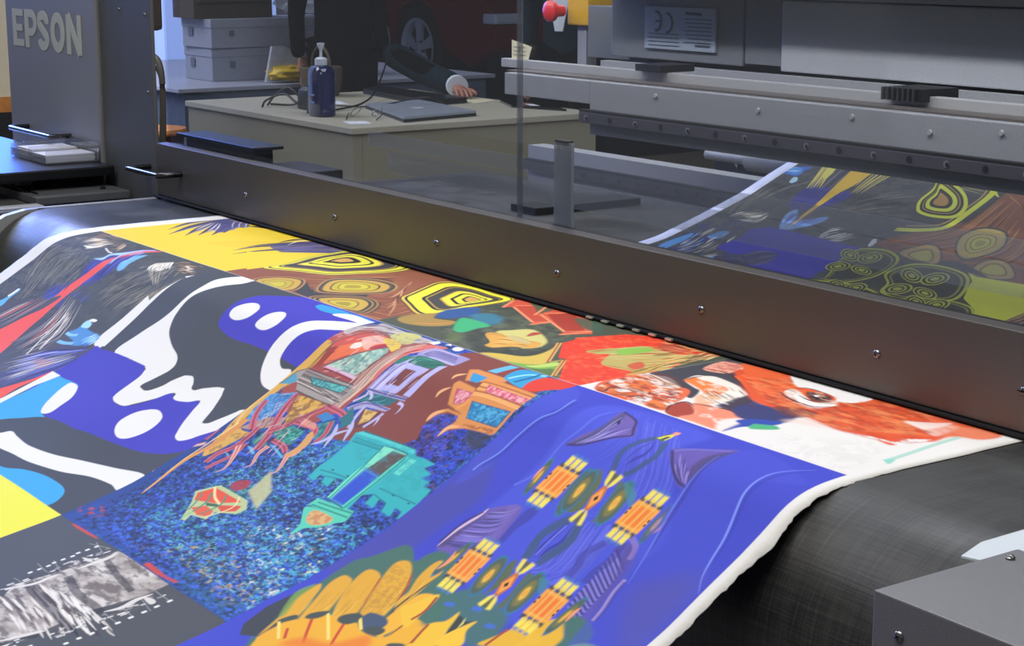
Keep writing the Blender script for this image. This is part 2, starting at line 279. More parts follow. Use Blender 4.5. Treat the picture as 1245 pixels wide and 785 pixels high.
ART='''f|A|41443f|154 516 986 516 986 1379 154 1379
d|A|3b3d36 474a41 52544a 3f4139 5a5a4c|30|7|146 849 166 771 131 673 159 599 179 521 388 517 612 516 976 673 976 837 778 894 315 923|al=0.7
h|A|7b7866 9a9580 5f5f50 2a2b27 8a7f66|80|2.0|320 635 225 652 194 687 200 748 240 789|461 670 461 716 475 767 521 810|part=0.4,al=0.5
h|A|8f8872 6a6856 272924|50|2.2|134 686 197 763 287 843 317 893|382 653 413 713 400 778 439 860|part=0.35,al=0.6
s|A|8d8266|4|206 644 194 687 214 738 259 784|al=0.8
s|A|8a8478|3|186 645 146 681 162 735|al=0.6
h|A|a9a293 c9c2b2 6f6552 8a8272|14|2.4|154 601 207 584 204 529|333 631 388 593 398 535|al=0.6,part=0.4
h|A|7c6650 5e4c3c 94785c 6b543e a58a68|40|2.6|191 562 179 521 355 517|355 613 434 594 469 565|part=0.3
h|A|c8bca4 e8e0cf d8c9ae 9a7d5e f4efe2|26|2.4|237 594 247 566 311 550|349 631 383 600 388 554|part=0.5
h|A|f4f0e6 e4dccb|6|3|300 615 347 610 369 594|352 625 380 598 384 568|part=0.8
h|A|a08a68 6e5a44 c0aa84|16|2.4|434 594 450 577 383 534|500 612 500 596 433 546|part=0.6
s|A|d9d2c2|2.5|415 595 467 607 495 608
f|A|3b3a8c|471 665 498 638 521 604 528 567 578 548 625 605 631 642 627 704 607 748 547 749 491 709|sm=1,soft=2
h|A|4a4fb8 2e2f78 5566c8 23255a|18|4|510 643 502 681 516 723 532 753|584 597 606 649 619 700 616 752|part=0.5
f|A|3c3e86|426 786 495 755 511 731 577 796 616 841 667 800 694 854 595 846 450 829|sm=1,soft=6,al=0.7
h|A|4550b0 3a3c86 2b2c66|10|4|446 774 443 810 438 839|508 772 507 814 489 847|part=0.7
h|A|4653b4 38398a 5a6ad0 23255a|14|4|607 748 586 800 618 847|687 768 685 808 703 858|part=0.7
f|A|a9cbf0|465 651 498 638 500 612 532 584 546 544 578 548 576 593 515 618 516 646|sm=1,soft=1
f|A|6fb1ee|639 656 614 630 615 609 610 583 625 564 650 607 662 633 675 654 663 666|sm=1,soft=0.8
s|A|b9a8d8|8|583 527 550 553 550 591 560 628 574 654|taper=1
f|A|f0522f|420 1065 425 971 464 918 489 847 503 780 516 723 526 682 534 645 552 621 570 673 563 725 559 787 563 841 576 893 590 954 659 1095 745 1232|sm=1
s|A|d8584e|7|547 641 567 598 571 553 610 523|taper=0
f|A|4b4848|570 798 600 838 631 899 632 949 604 1013 652 972 676 935 687 997 666 1062 704 1032 721 979 742 1030 714 1090 701 1129 846 1186 909 1143 942 1097 961 1027 977 952 973 913 782 877 685 809|sm=1,soft=1
h|A|2e2c30 55504e 3a3742 6c6360|14|4|579 823 622 895 635 955 605 1009|721 867 788 929 798 990 762 1039|part=0.9
h|A|d9d4cc b9b2ac e9ded2|4|3.2|604 830 631 899 651 943|700 859 758 924 786 994|jit=0.1
h|A|c87a66 d8705a|3|3|618 847 652 914 671 980|659 857 696 929 707 1043|jit=0.1
f|A|3e3d72|825 1002 851 958 934 932 965 919 968 976 961 1027 952 1101 898 1164 846 1186 764 1154 836 1075|sm=1,soft=5,al=0.7
h|A|4a50b0 35368a 2d2d50 5862c0 8d97d8 3c3a4a|30|4|977 915 904 955 807 994 756 1041 692 1082|1000 945 983 1019 948 1078 878 1156|part=0.6
h|A|cfcbd6 b4b6d8 e0dcd8|6|2.6|833 950 795 998 734 1045 724 1094|946 1011 928 1070 900 1122 883 1158|jit=0.3,part=0.7
s|A|ded9d0|3|679 851 692 902 721 964 759 1028
s|A|ded9d0|3|706 864 731 911 761 959 780 996
f|A|b0594c|827 1031 905 1011 915 1029 895 1051|sm=1,soft=5,al=0.5
f|A|f0522f|966 1038 953 1085 930 1126 903 1166 876 1206 991 1250 971 1193 959 1138 968 1082|sm=1
f|A|4c484b|273 905 370 865 469 838 535 807 527 865 488 918 462 986 420 1065 194 975|sm=1,soft=1
h|A|d8d4cc 8c8480 332f32 c9c3be 6a6060 d5695a|15|3|410 857 366 895 346 937 331 981|507 814 495 881 470 931 452 982|part=0.9
f|A|63b7ef|261 916 274 890 285 858 276 838 295 844 297 884 308 910 293 930|sm=1
s|A|f2f0ea|7|277 878 281 859 281 840
h|A|4550b0 3a3c86|7|4|451 766 450 808 436 833|501 774 507 814 479 843|part=0.8
f|A|45473f|720 671 690 602 697 566 813 522 957 543 983 608 992 656 984 756 978 837 773 896 574 756|sm=1,soft=3,al=0.6
h|A|85826d 9a947c 5a5a4c 262825 6f6e5e|130|2.0|760 620 716 658 689 709 682 769|965 642 973 697 914 768 915 838|part=0.35,al=0.55
h|A|a8a28c 7f7b66 2c2e2a|34|2.2|753 612 823 644 904 678|781 569 879 627 930 672|part=0.7
h|A|9b9274 a39a7e 45412f 6f6a52|12|2.6|1003 577 992 656 955 714 957 801|964 616 963 670 915 717 874 772|part=0.8
s|A|f0ece2|2.4|782 630 758 610 742 584|taper=2
s|A|d8d2c4|2.4|796 631 761 607 744 582|taper=2
s|A|b8b09c|2.4|790 625 763 605 746 580|taper=2
s|A|f0ece2|2.4|804 626 766 602 749 578|taper=2
s|A|d8d2c4|2.4|798 620 768 599 751 576|taper=2
s|A|b8b09c|2.4|812 621 771 596 753 574|taper=2
s|A|f0ece2|2.4|805 614 773 592 755 572|taper=2
s|A|d8d2c4|2.4|819 616 774 589 757 570|taper=2
s|A|b8b09c|2.4|812 609 776 586 759 568|taper=2
s|A|f0ece2|2.4|826 611 778 583 761 566|taper=2
s|A|d8d2c4|2.4|819 604 779 580 763 564|taper=2
s|A|b8b09c|2.4|833 606 780 576 765 562|taper=2
s|A|f0ece2|2.4|824 598 781 573 767 560|taper=2
s|A|d8d2c4|2.4|839 600 782 569 769 558|taper=2
s|A|b8b09c|2.4|829 592 783 566 771 556|taper=2
s|A|f0ece2|2.4|844 595 784 562 773 554|taper=2
h|A|8a6a4c 6b4a33 a8825c 4a3a2e b89468|44|2.4|771 565 786 533 895 525|902 596 957 589 961 560|part=0.28
h|A|f0ece2 c9c0ae e4dccb|14|2.2|790 624 766 594 778 560|812 626 836 607 846 572|part=0.5
h|A|e0cfae d6c7a8 f0e4cc|10|2.2|827 576 826 557 889 552|915 590 941 574 955 565|part=0.4
f|A|4e93d8|789 915 808 889 807 869 807 849 843 853 858 875 961 878 971 888 941 916 890 939 800 946 868 928|sm=1,soft=1,al=0.9
h|A|8ecaf5 5aa9ee 3d6fc0 b9e0fa|16|4|916 865 892 911 886 937|969 882 953 913 930 930|part=0.5
s|A|8ecaf5|5|788 912 817 913 848 904
s|A|7dbdf2|6|802 947 841 944 877 933
f|A|a9dcf2|817 877 804 860 815 848 844 856 851 871|sm=1
f|A|f5f3ee|813 848 824 838 848 838 843 847|sm=1
f|A|3f4240|1020 902 1005 829 997 782 985 735 982 702 983 676 979 610 1006 579 1061 565 1441 775
f|A|e9e8e4|989 908 978 837 974 790 962 733 965 692 971 674 979 649 976 609 984 651 983 676 982 702 985 735 997 782 1005 829 1020 902
f|A|e9e8e4|968 605 991 576 1007 580 990 611
h|A|201f1c 8a866f 5c5a4a a8a288|60|1.4|297 617 245 651 221 695 228 756|470 654 491 709 515 771 526 823|part=0.22,al=0.8
h|A|201f1c 8a866f b0a98e 1f1f1c|70|1.4|748 602 715 643 679 692 647 751|864 550 965 642 957 725 919 811|part=0.16,al=0.8
h|A|e8e4da b8b2a4 8c8478|10|1.8|570 798 622 895 604 1013|685 809 788 929 747 1032|part=0.9
h|A|eceae4 d4d0c8 8088c8|10|1.8|934 932 825 1002 724 1094|977 980 923 1072 898 1164|part=0.9
s|A|a9cbf0|3|532 584 558 619 581 652|taper=2
s|A|8fc0f2|3|587 559 610 599 648 646|taper=2
s|A|d86a60|3|604 528 582 572 589 624|taper=2
f|B|3f4240|982 516 1808 516 1808 1379 982 1379
f|A|e9e8e4|932 707 943 805 944 870 965 909 990 914 1011 913 1005 871 985 813 984 731
f|B|e9e8e4|932 707 943 805 944 870 965 909 990 914 1011 913 1005 871 985 813 984 731
f|B|e9e8e4|989 908 978 837 974 790 962 733 965 692 971 674 979 649 976 609 984 651 983 676 982 702 985 735 997 782 1005 829 1020 902
f|B|e9e8e4|1109 512 1084 565 1110 627 1113 691 1117 759 1096 832 1097 909 1273 911 1306 927 1313 966 1307 1010 1340 1037 1405 1040 1434 1018 1476 976 1508 938 1527 958 1549 960 1619 926 1663 986 1696 1038 1723 1054 1758 1047 1775 1013 1784 966 1799 912 1777 926 1759 969 1736 984 1713 974 1693 913 1657 882 1631 876 1582 895 1551 913 1514 886 1490 878 1447 895 1436 937 1411 970 1382 972 1369 957 1388 901 1381 865 1347 843 1271 820 1204 788 1152 737 1132 680 1153 622 1186 563 1250 509 1184 479|sm=1
f|B|3f4240|1186 555 1160 608 1138 673 1160 741 1204 788 1282 824 1354 847 1389 881 1377 924 1364 962 1380 972 1418 964 1435 927 1464 884 1495 879 1525 895 1546 910 1591 891 1630 876 1661 885 1689 920 1711 968 1730 984 1764 963 1790 915 1799 819 1217 489|sm=1
f|B|3d35b4|1368 564 1335 600 1327 649 1342 701 1382 726 1469 739 1563 737 1677 740 1871 751 1978 719 1982 627 1915 507 1753 495 1523 492|sm=1
f|B|e9e8e4|1366 683 1349 657 1370 626 1405 617 1442 635 1444 669 1409 689|sm=1
f|B|e9e8e4|1503 684 1494 666 1500 638 1520 620 1545 617 1569 632 1579 660 1564 684 1536 691|sm=1
f|B|e9e8e4|1105 524 1118 512 1175 537 1168 552
f|B|2d9bd8|1559 547 1552 530 1583 525 1648 524 1698 525 1760 524 1863 538 1751 553 1675 556 1608 559|sm=1
f|B|e9e8e4|1668 561 1677 539 1719 528 1789 531 1828 527 1851 549 1805 558 1745 559|sm=1
f|B|e9e8e4|1822 551 1764 567 1702 596 1659 622 1638 665 1642 720 1679 773 1726 811 1777 831 1833 824 1801 765 1759 767 1718 744 1697 705 1700 666 1728 637 1773 620 1824 600 1891 574|sm=1
f|B|3d35b4|974 1033 965 984 977 915 1029 912 1165 912 1255 909 1291 916 1314 939 1320 982 1325 1019 1343 1039 1382 1048 1414 1038 1443 1019 1486 986 1520 962 1561 984 1584 987 1597 1032 1708 1077 1808 1097 1742 1102 1589 1103 1438 1150 1222 1150 1183 1198 1054 1226 1000 1121|sm=1
f|B|3d35b4|973 1033 1003 920 1255 909 1290 918 1295 950 1316 1012 1336 1033 1381 1044 1425 1034 1466 992 1498 945 1541 958 1626 934 1666 990 1699 1042 1736 1054 1755 1039 1780 1010 1819 971 1845 985 1825 1043 1786 1089 1694 1124 1559 1142 1409 1156 1260 1176|sm=1
f|B|e9e8e4|1541 958 1519 942 1499 940 1532 916 1581 906 1640 875 1662 886 1702 939 1729 986 1747 983 1773 944 1802 907 1843 914 1819 971 1778 1017 1759 1041 1736 1054 1707 1046 1674 1013 1645 966 1624 931 1588 948|sm=1
f|B|e9e8e4|1506 1110 1475 1081 1476 1042 1507 1013 1541 1004 1580 1016 1598 1043 1601 1078 1583 1111 1551 1123|sm=1
f|B|3d35b4|1046 1083 969 1035 1018 972 1260 1038 1394 1146 1246 1170 1116 1142|sm=1
f|B|35a3de|1020 1041 1123 1040 1132 1009 1157 1055 1181 1157 1224 1179 1114 1249 1103 1292 991 1250 995 1203 1009 1125|sm=1
f|B|e9e8e4|968 1039 1021 1040 1001 1105 997 1204 1001 1254 928 1226 971 1193 971 1109
f|A|e9e8e4|968 1039 1021 1040 1001 1105 997 1204 1001 1254 960 1238 971 1193 971 1109
f|B|3d35b4|1021 1040 1089 1041 1137 1042 1169 1058 1200 1091 1215 1131 1214 1142 1239 1165 1312 1133 1296 1044 1132 1009 991 996|sm=1
f|B|e9e8e4|1102 1045 1138 1044 1165 1056 1196 1085 1207 1119 1213 1154 1185 1166 1150 1143 1116 1096 1100 1063|sm=1
f|B|3f4240|1078 1283 1100 1244 1143 1213 1222 1172 1327 1161 1473 1162 1604 1144 1719 1122 1793 1082 1850 1033 2034 1177 1821 1387 1375 1395|sm=1
f|B|e9e8e4|1071 1296 1146 1293 1183 1276 1205 1254 1258 1259 1347 1264 1464 1251 1574 1223 1684 1197 1805 1176 1813 1242 1759 1239 1670 1250 1572 1282 1445 1304 1345 1308 1279 1313 1168 1317|sm=1
f|B|35a3de|1210 1348 1389 1356 1473 1330 1560 1313 1649 1311 1696 1323 1724 1353 1724 1381 1694 1404 1559 1463|sm=1
f|Y|e9e62c|154 1375 1808 1375 1808 2062 154 2062
f|K|4a4c4b|1804 1375 2574 1375 2574 2062 1804 2062
f|K|d8d2cb|2109 1699 2114 1631 2064 1583 2090 1500 2105 1411 2106 1381 2197 1371 2333 1363 2333 1435 2305 1528 2312 1615 2293 1764|soft=2
m|K|2b2420|14|6|0.56|2109 1699 2072 1615 2079 1495 2106 1381 2333 1363 2333 1435 2305 1528 2331 1622 2313 1771|hard=5,al=0.7
m|K|6b5a50|30|16|0.5|2109 1699 2093 1623 2079 1495 2106 1381 2333 1363 2342 1439 2305 1528 2331 1622 2313 1771|hard=3,al=0.6
h|K|2a2522 3a322e f0ece6 d8d0c8 f4f0ea|46|3.6|2034 1561 2215 1575 2416 1598|2216 1514 2339 1524 2443 1532|part=0.3,al=0.8
h|K|f0ece6 4b3d36 e0d8d0|40|3|2047 1634 2219 1643 2348 1665|2132 1517 2266 1535 2388 1554|part=0.25,al=0.8
s|K|2f2824|9|2057 1551 2129 1570 2243 1577 2350 1584|al=0.7
s|K|2f2824|9|2128 1496 2216 1514 2294 1513 2334 1516|al=0.7
s|K|2f2824|7|2120 1412 2214 1429 2298 1438|al=0.7
h|K|c9c6c2 8c8885 e6e4e0 5a5856|52|3|2030 1647 2048 1557 2057 1486 2076 1383|2074 1663 2092 1574 2098 1493 2106 1386|part=0.04,taper=0
h|K|c9c6c2 8c8885 e6e4e0 5a5856|52|3|2306 1703 2312 1615 2332 1530 2354 1396|2354 1721 2357 1624 2368 1536 2389 1403|part=0.04,taper=0
s|K|b5b2ae|3|2013 1402 2081 1385|taper=2
s|K|b5b2ae|3|2021 1390 2094 1406|taper=2
s|K|b5b2ae|3|2026 1484 2094 1497|taper=2
s|K|b5b2ae|3|2007 1511 2069 1516|taper=2
s|K|b5b2ae|3|2031 1570 2085 1567|taper=2
s|K|b5b2ae|3|2336 1479 2393 1481|taper=2
s|K|b5b2ae|3|2342 1439 2405 1449|taper=2
s|K|b5b2ae|3|2337 1407 2398 1407|taper=2
s|K|b5b2ae|3|2338 1513 2398 1512|taper=2
s|K|b5b2ae|3|2069 1451 2110 1459|taper=2
s|K|e9e8e4|4|2037 1543 2038 1534|taper=0
s|K|e9e8e4|4|2394 1616 2395 1607|taper=0
s|K|e9e8e4|4|2039 1524 2040 1516|taper=0
s|K|e9e8e4|4|2394 1591 2395 1582|taper=0
s|K|e9e8e4|4|2041 1506 2042 1497|taper=0
s|K|e9e8e4|4|2395 1566 2396 1557|taper=0
s|K|e9e8e4|4|2037 1492 2038 1484|taper=0
s|K|e9e8e4|4|2395 1541 2396 1531|taper=0
s|K|e9e8e4|4|2039 1474 2040 1465|taper=0
s|K|e9e8e4|4|2396 1516 2397 1506|taper=0
s|K|e9e8e4|4|2042 1455 2043 1446|taper=0
s|K|e9e8e4|4|2396 1490 2397 1480|taper=0
s|K|e9e8e4|4|2037 1441 2038 1432|taper=0
s|K|e9e8e4|4|2397 1464 2398 1454|taper=0
s|K|e9e8e4|4|2040 1422 2041 1413|taper=0
s|K|e9e8e4|4|2397 1438 2398 1428|taper=0
s|K|e9e8e4|4|2043 1403 2044 1395|taper=0
s|K|e9e8e4|4|2398 1412 2399 1402|taper=0
s|K|dcd8d4|6|2061 1611 2097 1557 2099 1518 2105 1501|taper=2
s|K|dcd8d4|7|2112 1470 2115 1436 2119 1407 2111 1383|taper=2
s|K|dcd8d4|7|2333 1511 2345 1479 2339 1447 2343 1415|taper=2
s|K|dcd8d4|6|2290 1705 2305 1649 2317 1617|taper=2
f|K|d8d4ce|2066 1440 2092 1433 2107 1435 2094 1442|sm=1
f|K|d8d4ce|2341 1434 2362 1424 2380 1427 2377 1438|sm=1
f|K|c7452c|1871 1381 1911 1374 1957 1370 2012 1381 1971 1384 1895 1384|soft=0.5
f|C|1f3f86|1804 516 2574 516 2574 1379 1804 1379
d|C|1c2f8c 2040a4 1c50a8 2460a8 1c2a6a 2f52c0 173a66 3468c8 2b48b8 10284c|9|6|1892 1476 1815 907 1890 527 2588 497 2635 882 2679 1407|al=0.95
d|C|1b2c6a 2450c0 2f80a8 4f97a8 141f44 2a4cc8 0f1c40 3a62d8 1e34a0 101c3c 2a48b8 244cc0|4|2.6|1892 1476 1815 907 1890 527 2588 497 2635 882 2679 1407|al=0.6
f|C|22469a|1820 1380 1830 1321 1821 1296 1911 1273 1995 1340 2185 1361 2280 1355 2209 1373 1958 1377|soft=6,al=0.75
f|C|275f8c|2303 1366 2279 1276 2371 1271 2468 1335 2553 1304 2597 1370 2510 1382|soft=12,al=0.85
m|C|3aa89e|6|3.5|0.6|1975 1251 2039 1040 2159 847 2285 912 2256 1104 2381 1305 2222 1333|soft=10,al=0.8
m|C|c8ac62|5|3.2|0.6|2035 1358 2173 1342 2243 1244 2427 1236 2563 1297 2500 1352 2256 1317|soft=8,al=0.8
m|C|b5463c|9|6|0.57|1803 1337 1843 1299 1913 1316 1874 1355|soft=4,al=0.9
m|C|3f8f4c|12|8|0.55|2029 1130 2073 1057 2154 1044 2177 1094 2119 1135|soft=6,al=0.7
f|C|2b4bd0|2418 1246 2489 1217 2567 1223 2589 1265 2511 1267|soft=16,al=0.35
m|C|0e1838|5|3|0.58|1850 1366 1815 907 2340 838 2635 882 2638 1386|soft=4,al=0.8
m|C|3f6ce8|5|2.6|0.6|1944 1350 1879 946 2340 838 2560 912 2624 1379|soft=4,al=0.8
m|C|6fb8d0|3.4|2|0.66|2015 1307 2007 1022 2168 900 2490 1050 2557 1327|soft=4,al=0.9
m|C|e0e8d0|6|4|0.68|2262 1166 2446 1072 2595 1194 2592 1346|soft=3,al=0.9
m|C|4fc0d8|4|2.4|0.6|2262 1166 2541 1026 2595 1194 2592 1346|soft=3,al=0.7
m|C|12204a|7|4|0.58|1866 1316 1879 946 2264 920 2598 897 2613 1306 2287 1364|soft=6,al=0.7
f|C|c7452c|2209 1373 2212 1361 2303 1366 2342 1360 2340 1368 2268 1375|soft=0.5
f|C|82402f|2261 812 2239 779 2233 728 2225 689 2230 654 2241 611 2256 576 2266 546 2453 566 2447 677 2466 777 2486 834 2350 836 2305 901 2253 852|sm=1
f|C|82402f|2185 783 2166 708 2190 608 2215 513 2395 520 2481 540 2544 607 2415 709 2423 809 2434 863 2255 869 2141 882|sm=1
d|C|2a3fc8 2233a0 1a2360 3b57e0 15183c 2a3fc8 2c48b0 5a4a78 1c2a70 3a60d8|4|2.6|2361 774 2364 741 2399 724 2436 724 2439 767 2472 737 2558 732 2561 785 2561 840 2570 910 2562 925 2467 875 2368 835 2386 810|soft=2
f|C|34383c|2477 735 2557 733 2564 766 2561 785 2505 775|soft=5,al=0.8
f|C|30b0b8|2222 840 2300 840 2416 837 2433 850 2458 847 2503 849 2486 868 2521 874 2508 891 2538 892 2535 905 2564 906 2580 997 2565 994 2559 978 2534 976 2546 999 2512 998 2500 977 2474 975 2485 1000 2452 997 2446 970 2421 984 2434 1032 2354 1023 2329 968 2304 972 2313 999 2280 995 2270 978 2252 979 2257 998 2229 996 2220 964 2222 928 2219 882 2205 850|soft=0.4
f|C|54d0cc|2208 853 2222 840 2413 835 2422 848 2333 848|soft=0.5,al=0.8
h|C|1c8a94 1f98a0|3|2|2218 859 2316 857 2333 848|2223 874 2326 870 2336 866|part=1,taper=0
s|C|1c8a94|2|2235 968 2291 963 2380 961|taper=0
s|C|1c8a94|2|2442 952 2499 951 2567 948|taper=0
f|C|7fe0c0|2354 1023 2324 857 2355 853 2407 853 2415 869 2420 1028|soft=0.3
f|C|5a5048|2351 925 2362 860 2410 857 2409 929|soft=1
f|C|2a50c8|2357 1025 2349 950 2348 923 2406 927 2411 961 2415 1027|soft=5
s|C|52d0b8|7|2415 1027 2414 964 2412 899 2416 859|taper=0
s|C|6ee0c0|7|2351 1021 2339 943 2340 874|taper=0
s|C|7fe0c0|7|2334 903 2355 901|taper=0
s|C|63d4c4|7|2430 902 2450 900|taper=0
s|C|7fe0c0|7|2334 894 2354 892|taper=0
s|C|63d4c4|7|2430 893 2450 892|taper=0
s|C|7fe0c0|7|2333 885 2354 883|taper=0
s|C|63d4c4|7|2429 884 2449 883|taper=0
s|C|7fe0c0|7|2333 876 2354 875|taper=0
s|C|63d4c4|7|2429 876 2449 874|taper=0
s|C|7fe0c0|7|2333 867 2354 866|taper=0
s|C|63d4c4|7|2429 867 2449 866|taper=0
f|C|155058|2265 958 2265 954 2273 955 2273 959
f|C|155058|2323 958 2324 954 2332 955 2331 959
f|C|155058|2489 955 2490 951 2497 952 2497 956
f|C|155058|2546 956 2547 952 2554 952 2554 956
f|C|57cdb0|2323 1055 2325 1032 2452 1024 2465 1053|soft=0.3
s|C|2a8f80|2|2332 1051 2403 1047 2457 1043|taper=0
s|C|2a8f80|2|2339 1040 2394 1036 2453 1030|taper=0
f|C|57cdb0|2330 1059 2352 1087 2375 1106 2386 1131 2398 1110 2428 1091 2447 1069 2455 1051|sm=1
f|C|d8b070|2355 1070 2367 1058 2426 1059 2430 1078 2404 1095 2374 1091|sm=1
m|C|c07848|5|4|0.5|2355 1070 2367 1058 2426 1059 2430 1078 2404 1095 2374 1091|al=0.7
s|C|57cdb0|6|2391 1106 2391 1125 2389 1133|taper=1
s|C|12606c|1.5|2222 840 2413 835|taper=0,sm=0
s|C|12606c|1.6|2418 1029 2415 869 2407 853 2355 853 2324 857 2354 1023 2418 1029|taper=0,sm=0
s|C|147480|1.3|2280 995 2270 978 2304 972 2313 999|taper=0,sm=0
s|C|147480|1.3|2452 997 2446 970 2500 977 2512 998|taper=0,sm=0
m|C|2a9aa4|8|5|0.52|2208 853 2416 837 2537 886 2561 944 2490 955 2333 939|al=0.4
f|C|c8c890|2133 1091 2110 1018 2188 1064 2222 1120|soft=3,al=0.8
f|C|b8c890|2008 1152 2045 1109 2168 1111 2199 1132 2192 1153 2138 1174 2147 1200 2096 1209 2107 1229 2092 1231 2047 1183
f|C|e2542c|2020 1153 2044 1120 2160 1121 2103 1155 2042 1173
f|C|d8502c|2113 1157 2175 1129 2181 1147 2150 1166
f|C|e0603a|2065 1193 2092 1171 2129 1173 2142 1191 2109 1202
f|C|3e6a4a|2080 1164 2113 1153 2128 1158 2092 1171
h|C|5a8a6a e8e0a8|4|2.5|2008 1152 2034 1177 2057 1203|2156 1104 2182 1140 2148 1194|part=1,taper=0
s|C|8fbf8f|4|2083 1203 2090 1226 2097 1235|taper=1
s|C|f0d8a0|3|2037 1119 2079 1142 2116 1151
f|C|a83030|2067 1098 2070 1078 2099 1064 2115 1081 2103 1104|sm=1,soft=2,al=0.9
f|C|a04a3c|1814 761 1795 663 1797 606 1830 543 2072 531 2106 579 2075 631 2092 713 2086 809 2045 887 1860 853
f|C|d9a94a|1794 719 1787 686 1788 654 1836 659 1842 701 1848 743 1840 769 1841 805 1793 810|sm=1
h|C|e8b85c b8863a e9c77c f0a080|7|4|1794 658 1793 700 1814 761|1839 661 1837 703 1831 745|part=1,taper=0
f|C|c8665e|1790 665 1786 628 1806 604 1857 615 1855 668 1828 667
h|C|8a3a38 e09088|6|2|1792 661 1790 630 1805 607|1837 665 1844 635 1853 616|part=1,taper=0
f|C|9a3a24|1844 736 1836 678 1854 663 1857 615 1863 592 1870 674 1872 728
f|C|e8703a|1876 716 1870 684 1866 653 1872 624 1887 576 1942 578 2004 593 2004 616 1963 646 1913 682|sm=1
f|C|d0503c|1849 664 1853 624 1870 588 1909 574 1922 597 1894 638|sm=1
f|C|f0dcd0|1904 653 1898 636 1914 626 1932 634 1925 649|sm=1
f|C|e8b0a0|1899 613 1914 584 1965 588 1980 601 1960 619 1961 640 1942 640|sm=1
f|C|a8303c|1962 636 1974 613 1995 603 2004 616 1981 633|sm=1
f|C|b8b0ae|1809 610 1800 582 1836 546 1832 522 1944 528 2056 529 2063 548 2027 570 1963 576 1909 559 1843 565 1837 615|sm=1
h|C|8a8488 d8d0d0 6a6468|9|2.2|1798 596 1828 535 1956 535|1840 609 1947 567 2066 546|part=0.5,taper=0
f|C|c8c47a|1939 566 1944 528 1997 523 2016 549 2037 576 2010 589|sm=1
f|C|e0c048|1946 588 1979 578 2020 588 2047 613 2040 624 2008 614|sm=1
f|C|f0eee8|2060 543 2065 520 2084 528 2084 546
f|C|f0eee8|2102 528 2106 516 2123 525
f|C|f4f2ee|2141 534 2141 520 2166 523 2171 539 2158 543|sm=1
f|C|9cc0b0|1886 719 1914 692 1966 648 2011 613 2032 634 2033 673 2014 714|soft=0.5
m|C|5a8a88|6|4|0.5|1886 719 1914 692 1966 648 2011 613 2032 634 2033 673 2014 714|al=0.7
m|C|c8e0cc|5|4|0.58|1886 719 1914 692 1966 648 2011 613 2032 634 2033 673 2014 714|al=0.8
f|C|dcb8d0|1886 724 1895 714 2016 716 2021 729
s|C|8a2838|2.5|1891 725 1959 725 2020 728|taper=0
f|C|c9a08c|2038 638 2044 610 2063 556 2104 552 2083 613 2067 658 2066 721 2063 807 2034 808 2025 699
h|C|e0b8a0 a86a5c f0d0b8 8a5048 b09a8c|10|2.6|2034 808 2020 705 2038 638 2040 608|2072 809 2079 722 2078 649 2098 585|part=1,taper=0
f|C|d07068|2070 687 2078 649 2073 613 2076 553 2134 541 2121 570 2097 606 2094 643 2087 682 2083 716|sm=1
h|C|a8403c e89a90|8|2|2069 626 2076 593 2081 556|2090 625 2107 590 2129 545|part=0.5,taper=0
f|C|9c94c8|2114 606 2115 558 2170 556 2238 557 2249 568 2251 606 2187 604|sm=1
h|C|5a5290 d0c8ec|7|1.8|2116 596 2117 559 2204 557|2156 603 2220 604 2255 605|part=1,taper=0
f|C|a8a4dc|2093 737 2092 695 2098 659 2097 629 2125 609 2129 643 2131 679 2135 710 2142 742|sm=1
f|C|2f7a68|2089 656 2090 625 2118 613 2117 635 2108 653
f|C|2c7060|2127 638 2132 606 2228 609 2227 631 2198 639|sm=1
h|C|1c5044 4a9c88|5|1.5|2131 636 2139 611 2177 609|2178 637 2200 629 2228 613|part=0.8,taper=0
f|C|b4b0e8|2123 728 2114 693 2126 641 2211 640 2203 672 2192 726
f|C|82402f|2131 711 2145 655 2187 652 2182 710
f|C|b4b0e8|2140 709 2136 652 2192 647 2195 716
f|C|7c3c30|2142 706 2144 658 2184 656 2177 706
f|C|7c3c30|2200 724 2203 672 2210 644 2227 631 2225 680 2227 723
f|C|b8b4ec|2216 723 2220 667 2224 622 2243 612 2240 661 2241 723
h|C|6660a8 e0dcf8|4|1.6|2093 732 2096 680 2105 651|2132 735 2135 692 2140 651|part=1,taper=0
f|C|a09cc8|2086 732 2237 726 2241 736 2105 741
s|C|4a4480|2|2093 735 2167 734 2240 730|taper=0
f|C|2a6a70|2094 777 2102 739 2129 741 2217 737 2207 760 2153 763
h|C|1a4a58 4a9a9c|8|1.5|2098 775 2108 747 2129 741|2157 761 2203 761 2213 739|part=0.7,taper=0
f|C|a8a0cc|2092 797 2127 766 2225 764 2218 776 2146 780 2111 806
s|C|5c5490|2|2101 799 2139 770 2220 769|taper=0
s|C|c0b8e4|4|2090 778 2108 752 2105 741 2125 747 2135 759
s|C|c0b8e4|5|2226 744 2247 747 2253 764 2252 774|taper=1
s|C|c0b8e4|5|2210 783 2225 803 2231 820|taper=1
f|C|6a3838|2179 841 2143 786 2214 782 2222 825
f|C|dcb868|2183 829 2153 785 2198 783 2201 811
m|C|a87c30|5|4|0.5|2183 829 2153 785 2198 783 2201 811
s|C|b8b0dc|5|2167 845 2152 817 2143 786 2146 780
s|C|b8b0dc|5|2206 831 2213 807 2218 781
f|C|d8a848|1856 1045 1839 1002 1809 931 1807 900 1807 838 1801 771 1794 713 1797 661 1832 659 1851 726 1838 782 1832 854 1840 920 1871 957 1912 958 1907 984 1883 1060|sm=1
m|C|8a6020|5|5|0.54|1883 1060 1839 1002 1809 931 1811 915 1863 952 1912 958 1907 984|al=0.6,hard=9
s|C|e8c070|4|1797 661 1805 774 1812 903 1847 966|taper=0
s|C|8a6a30|1.6|1836 662 1841 778 1836 906 1865 959|taper=0
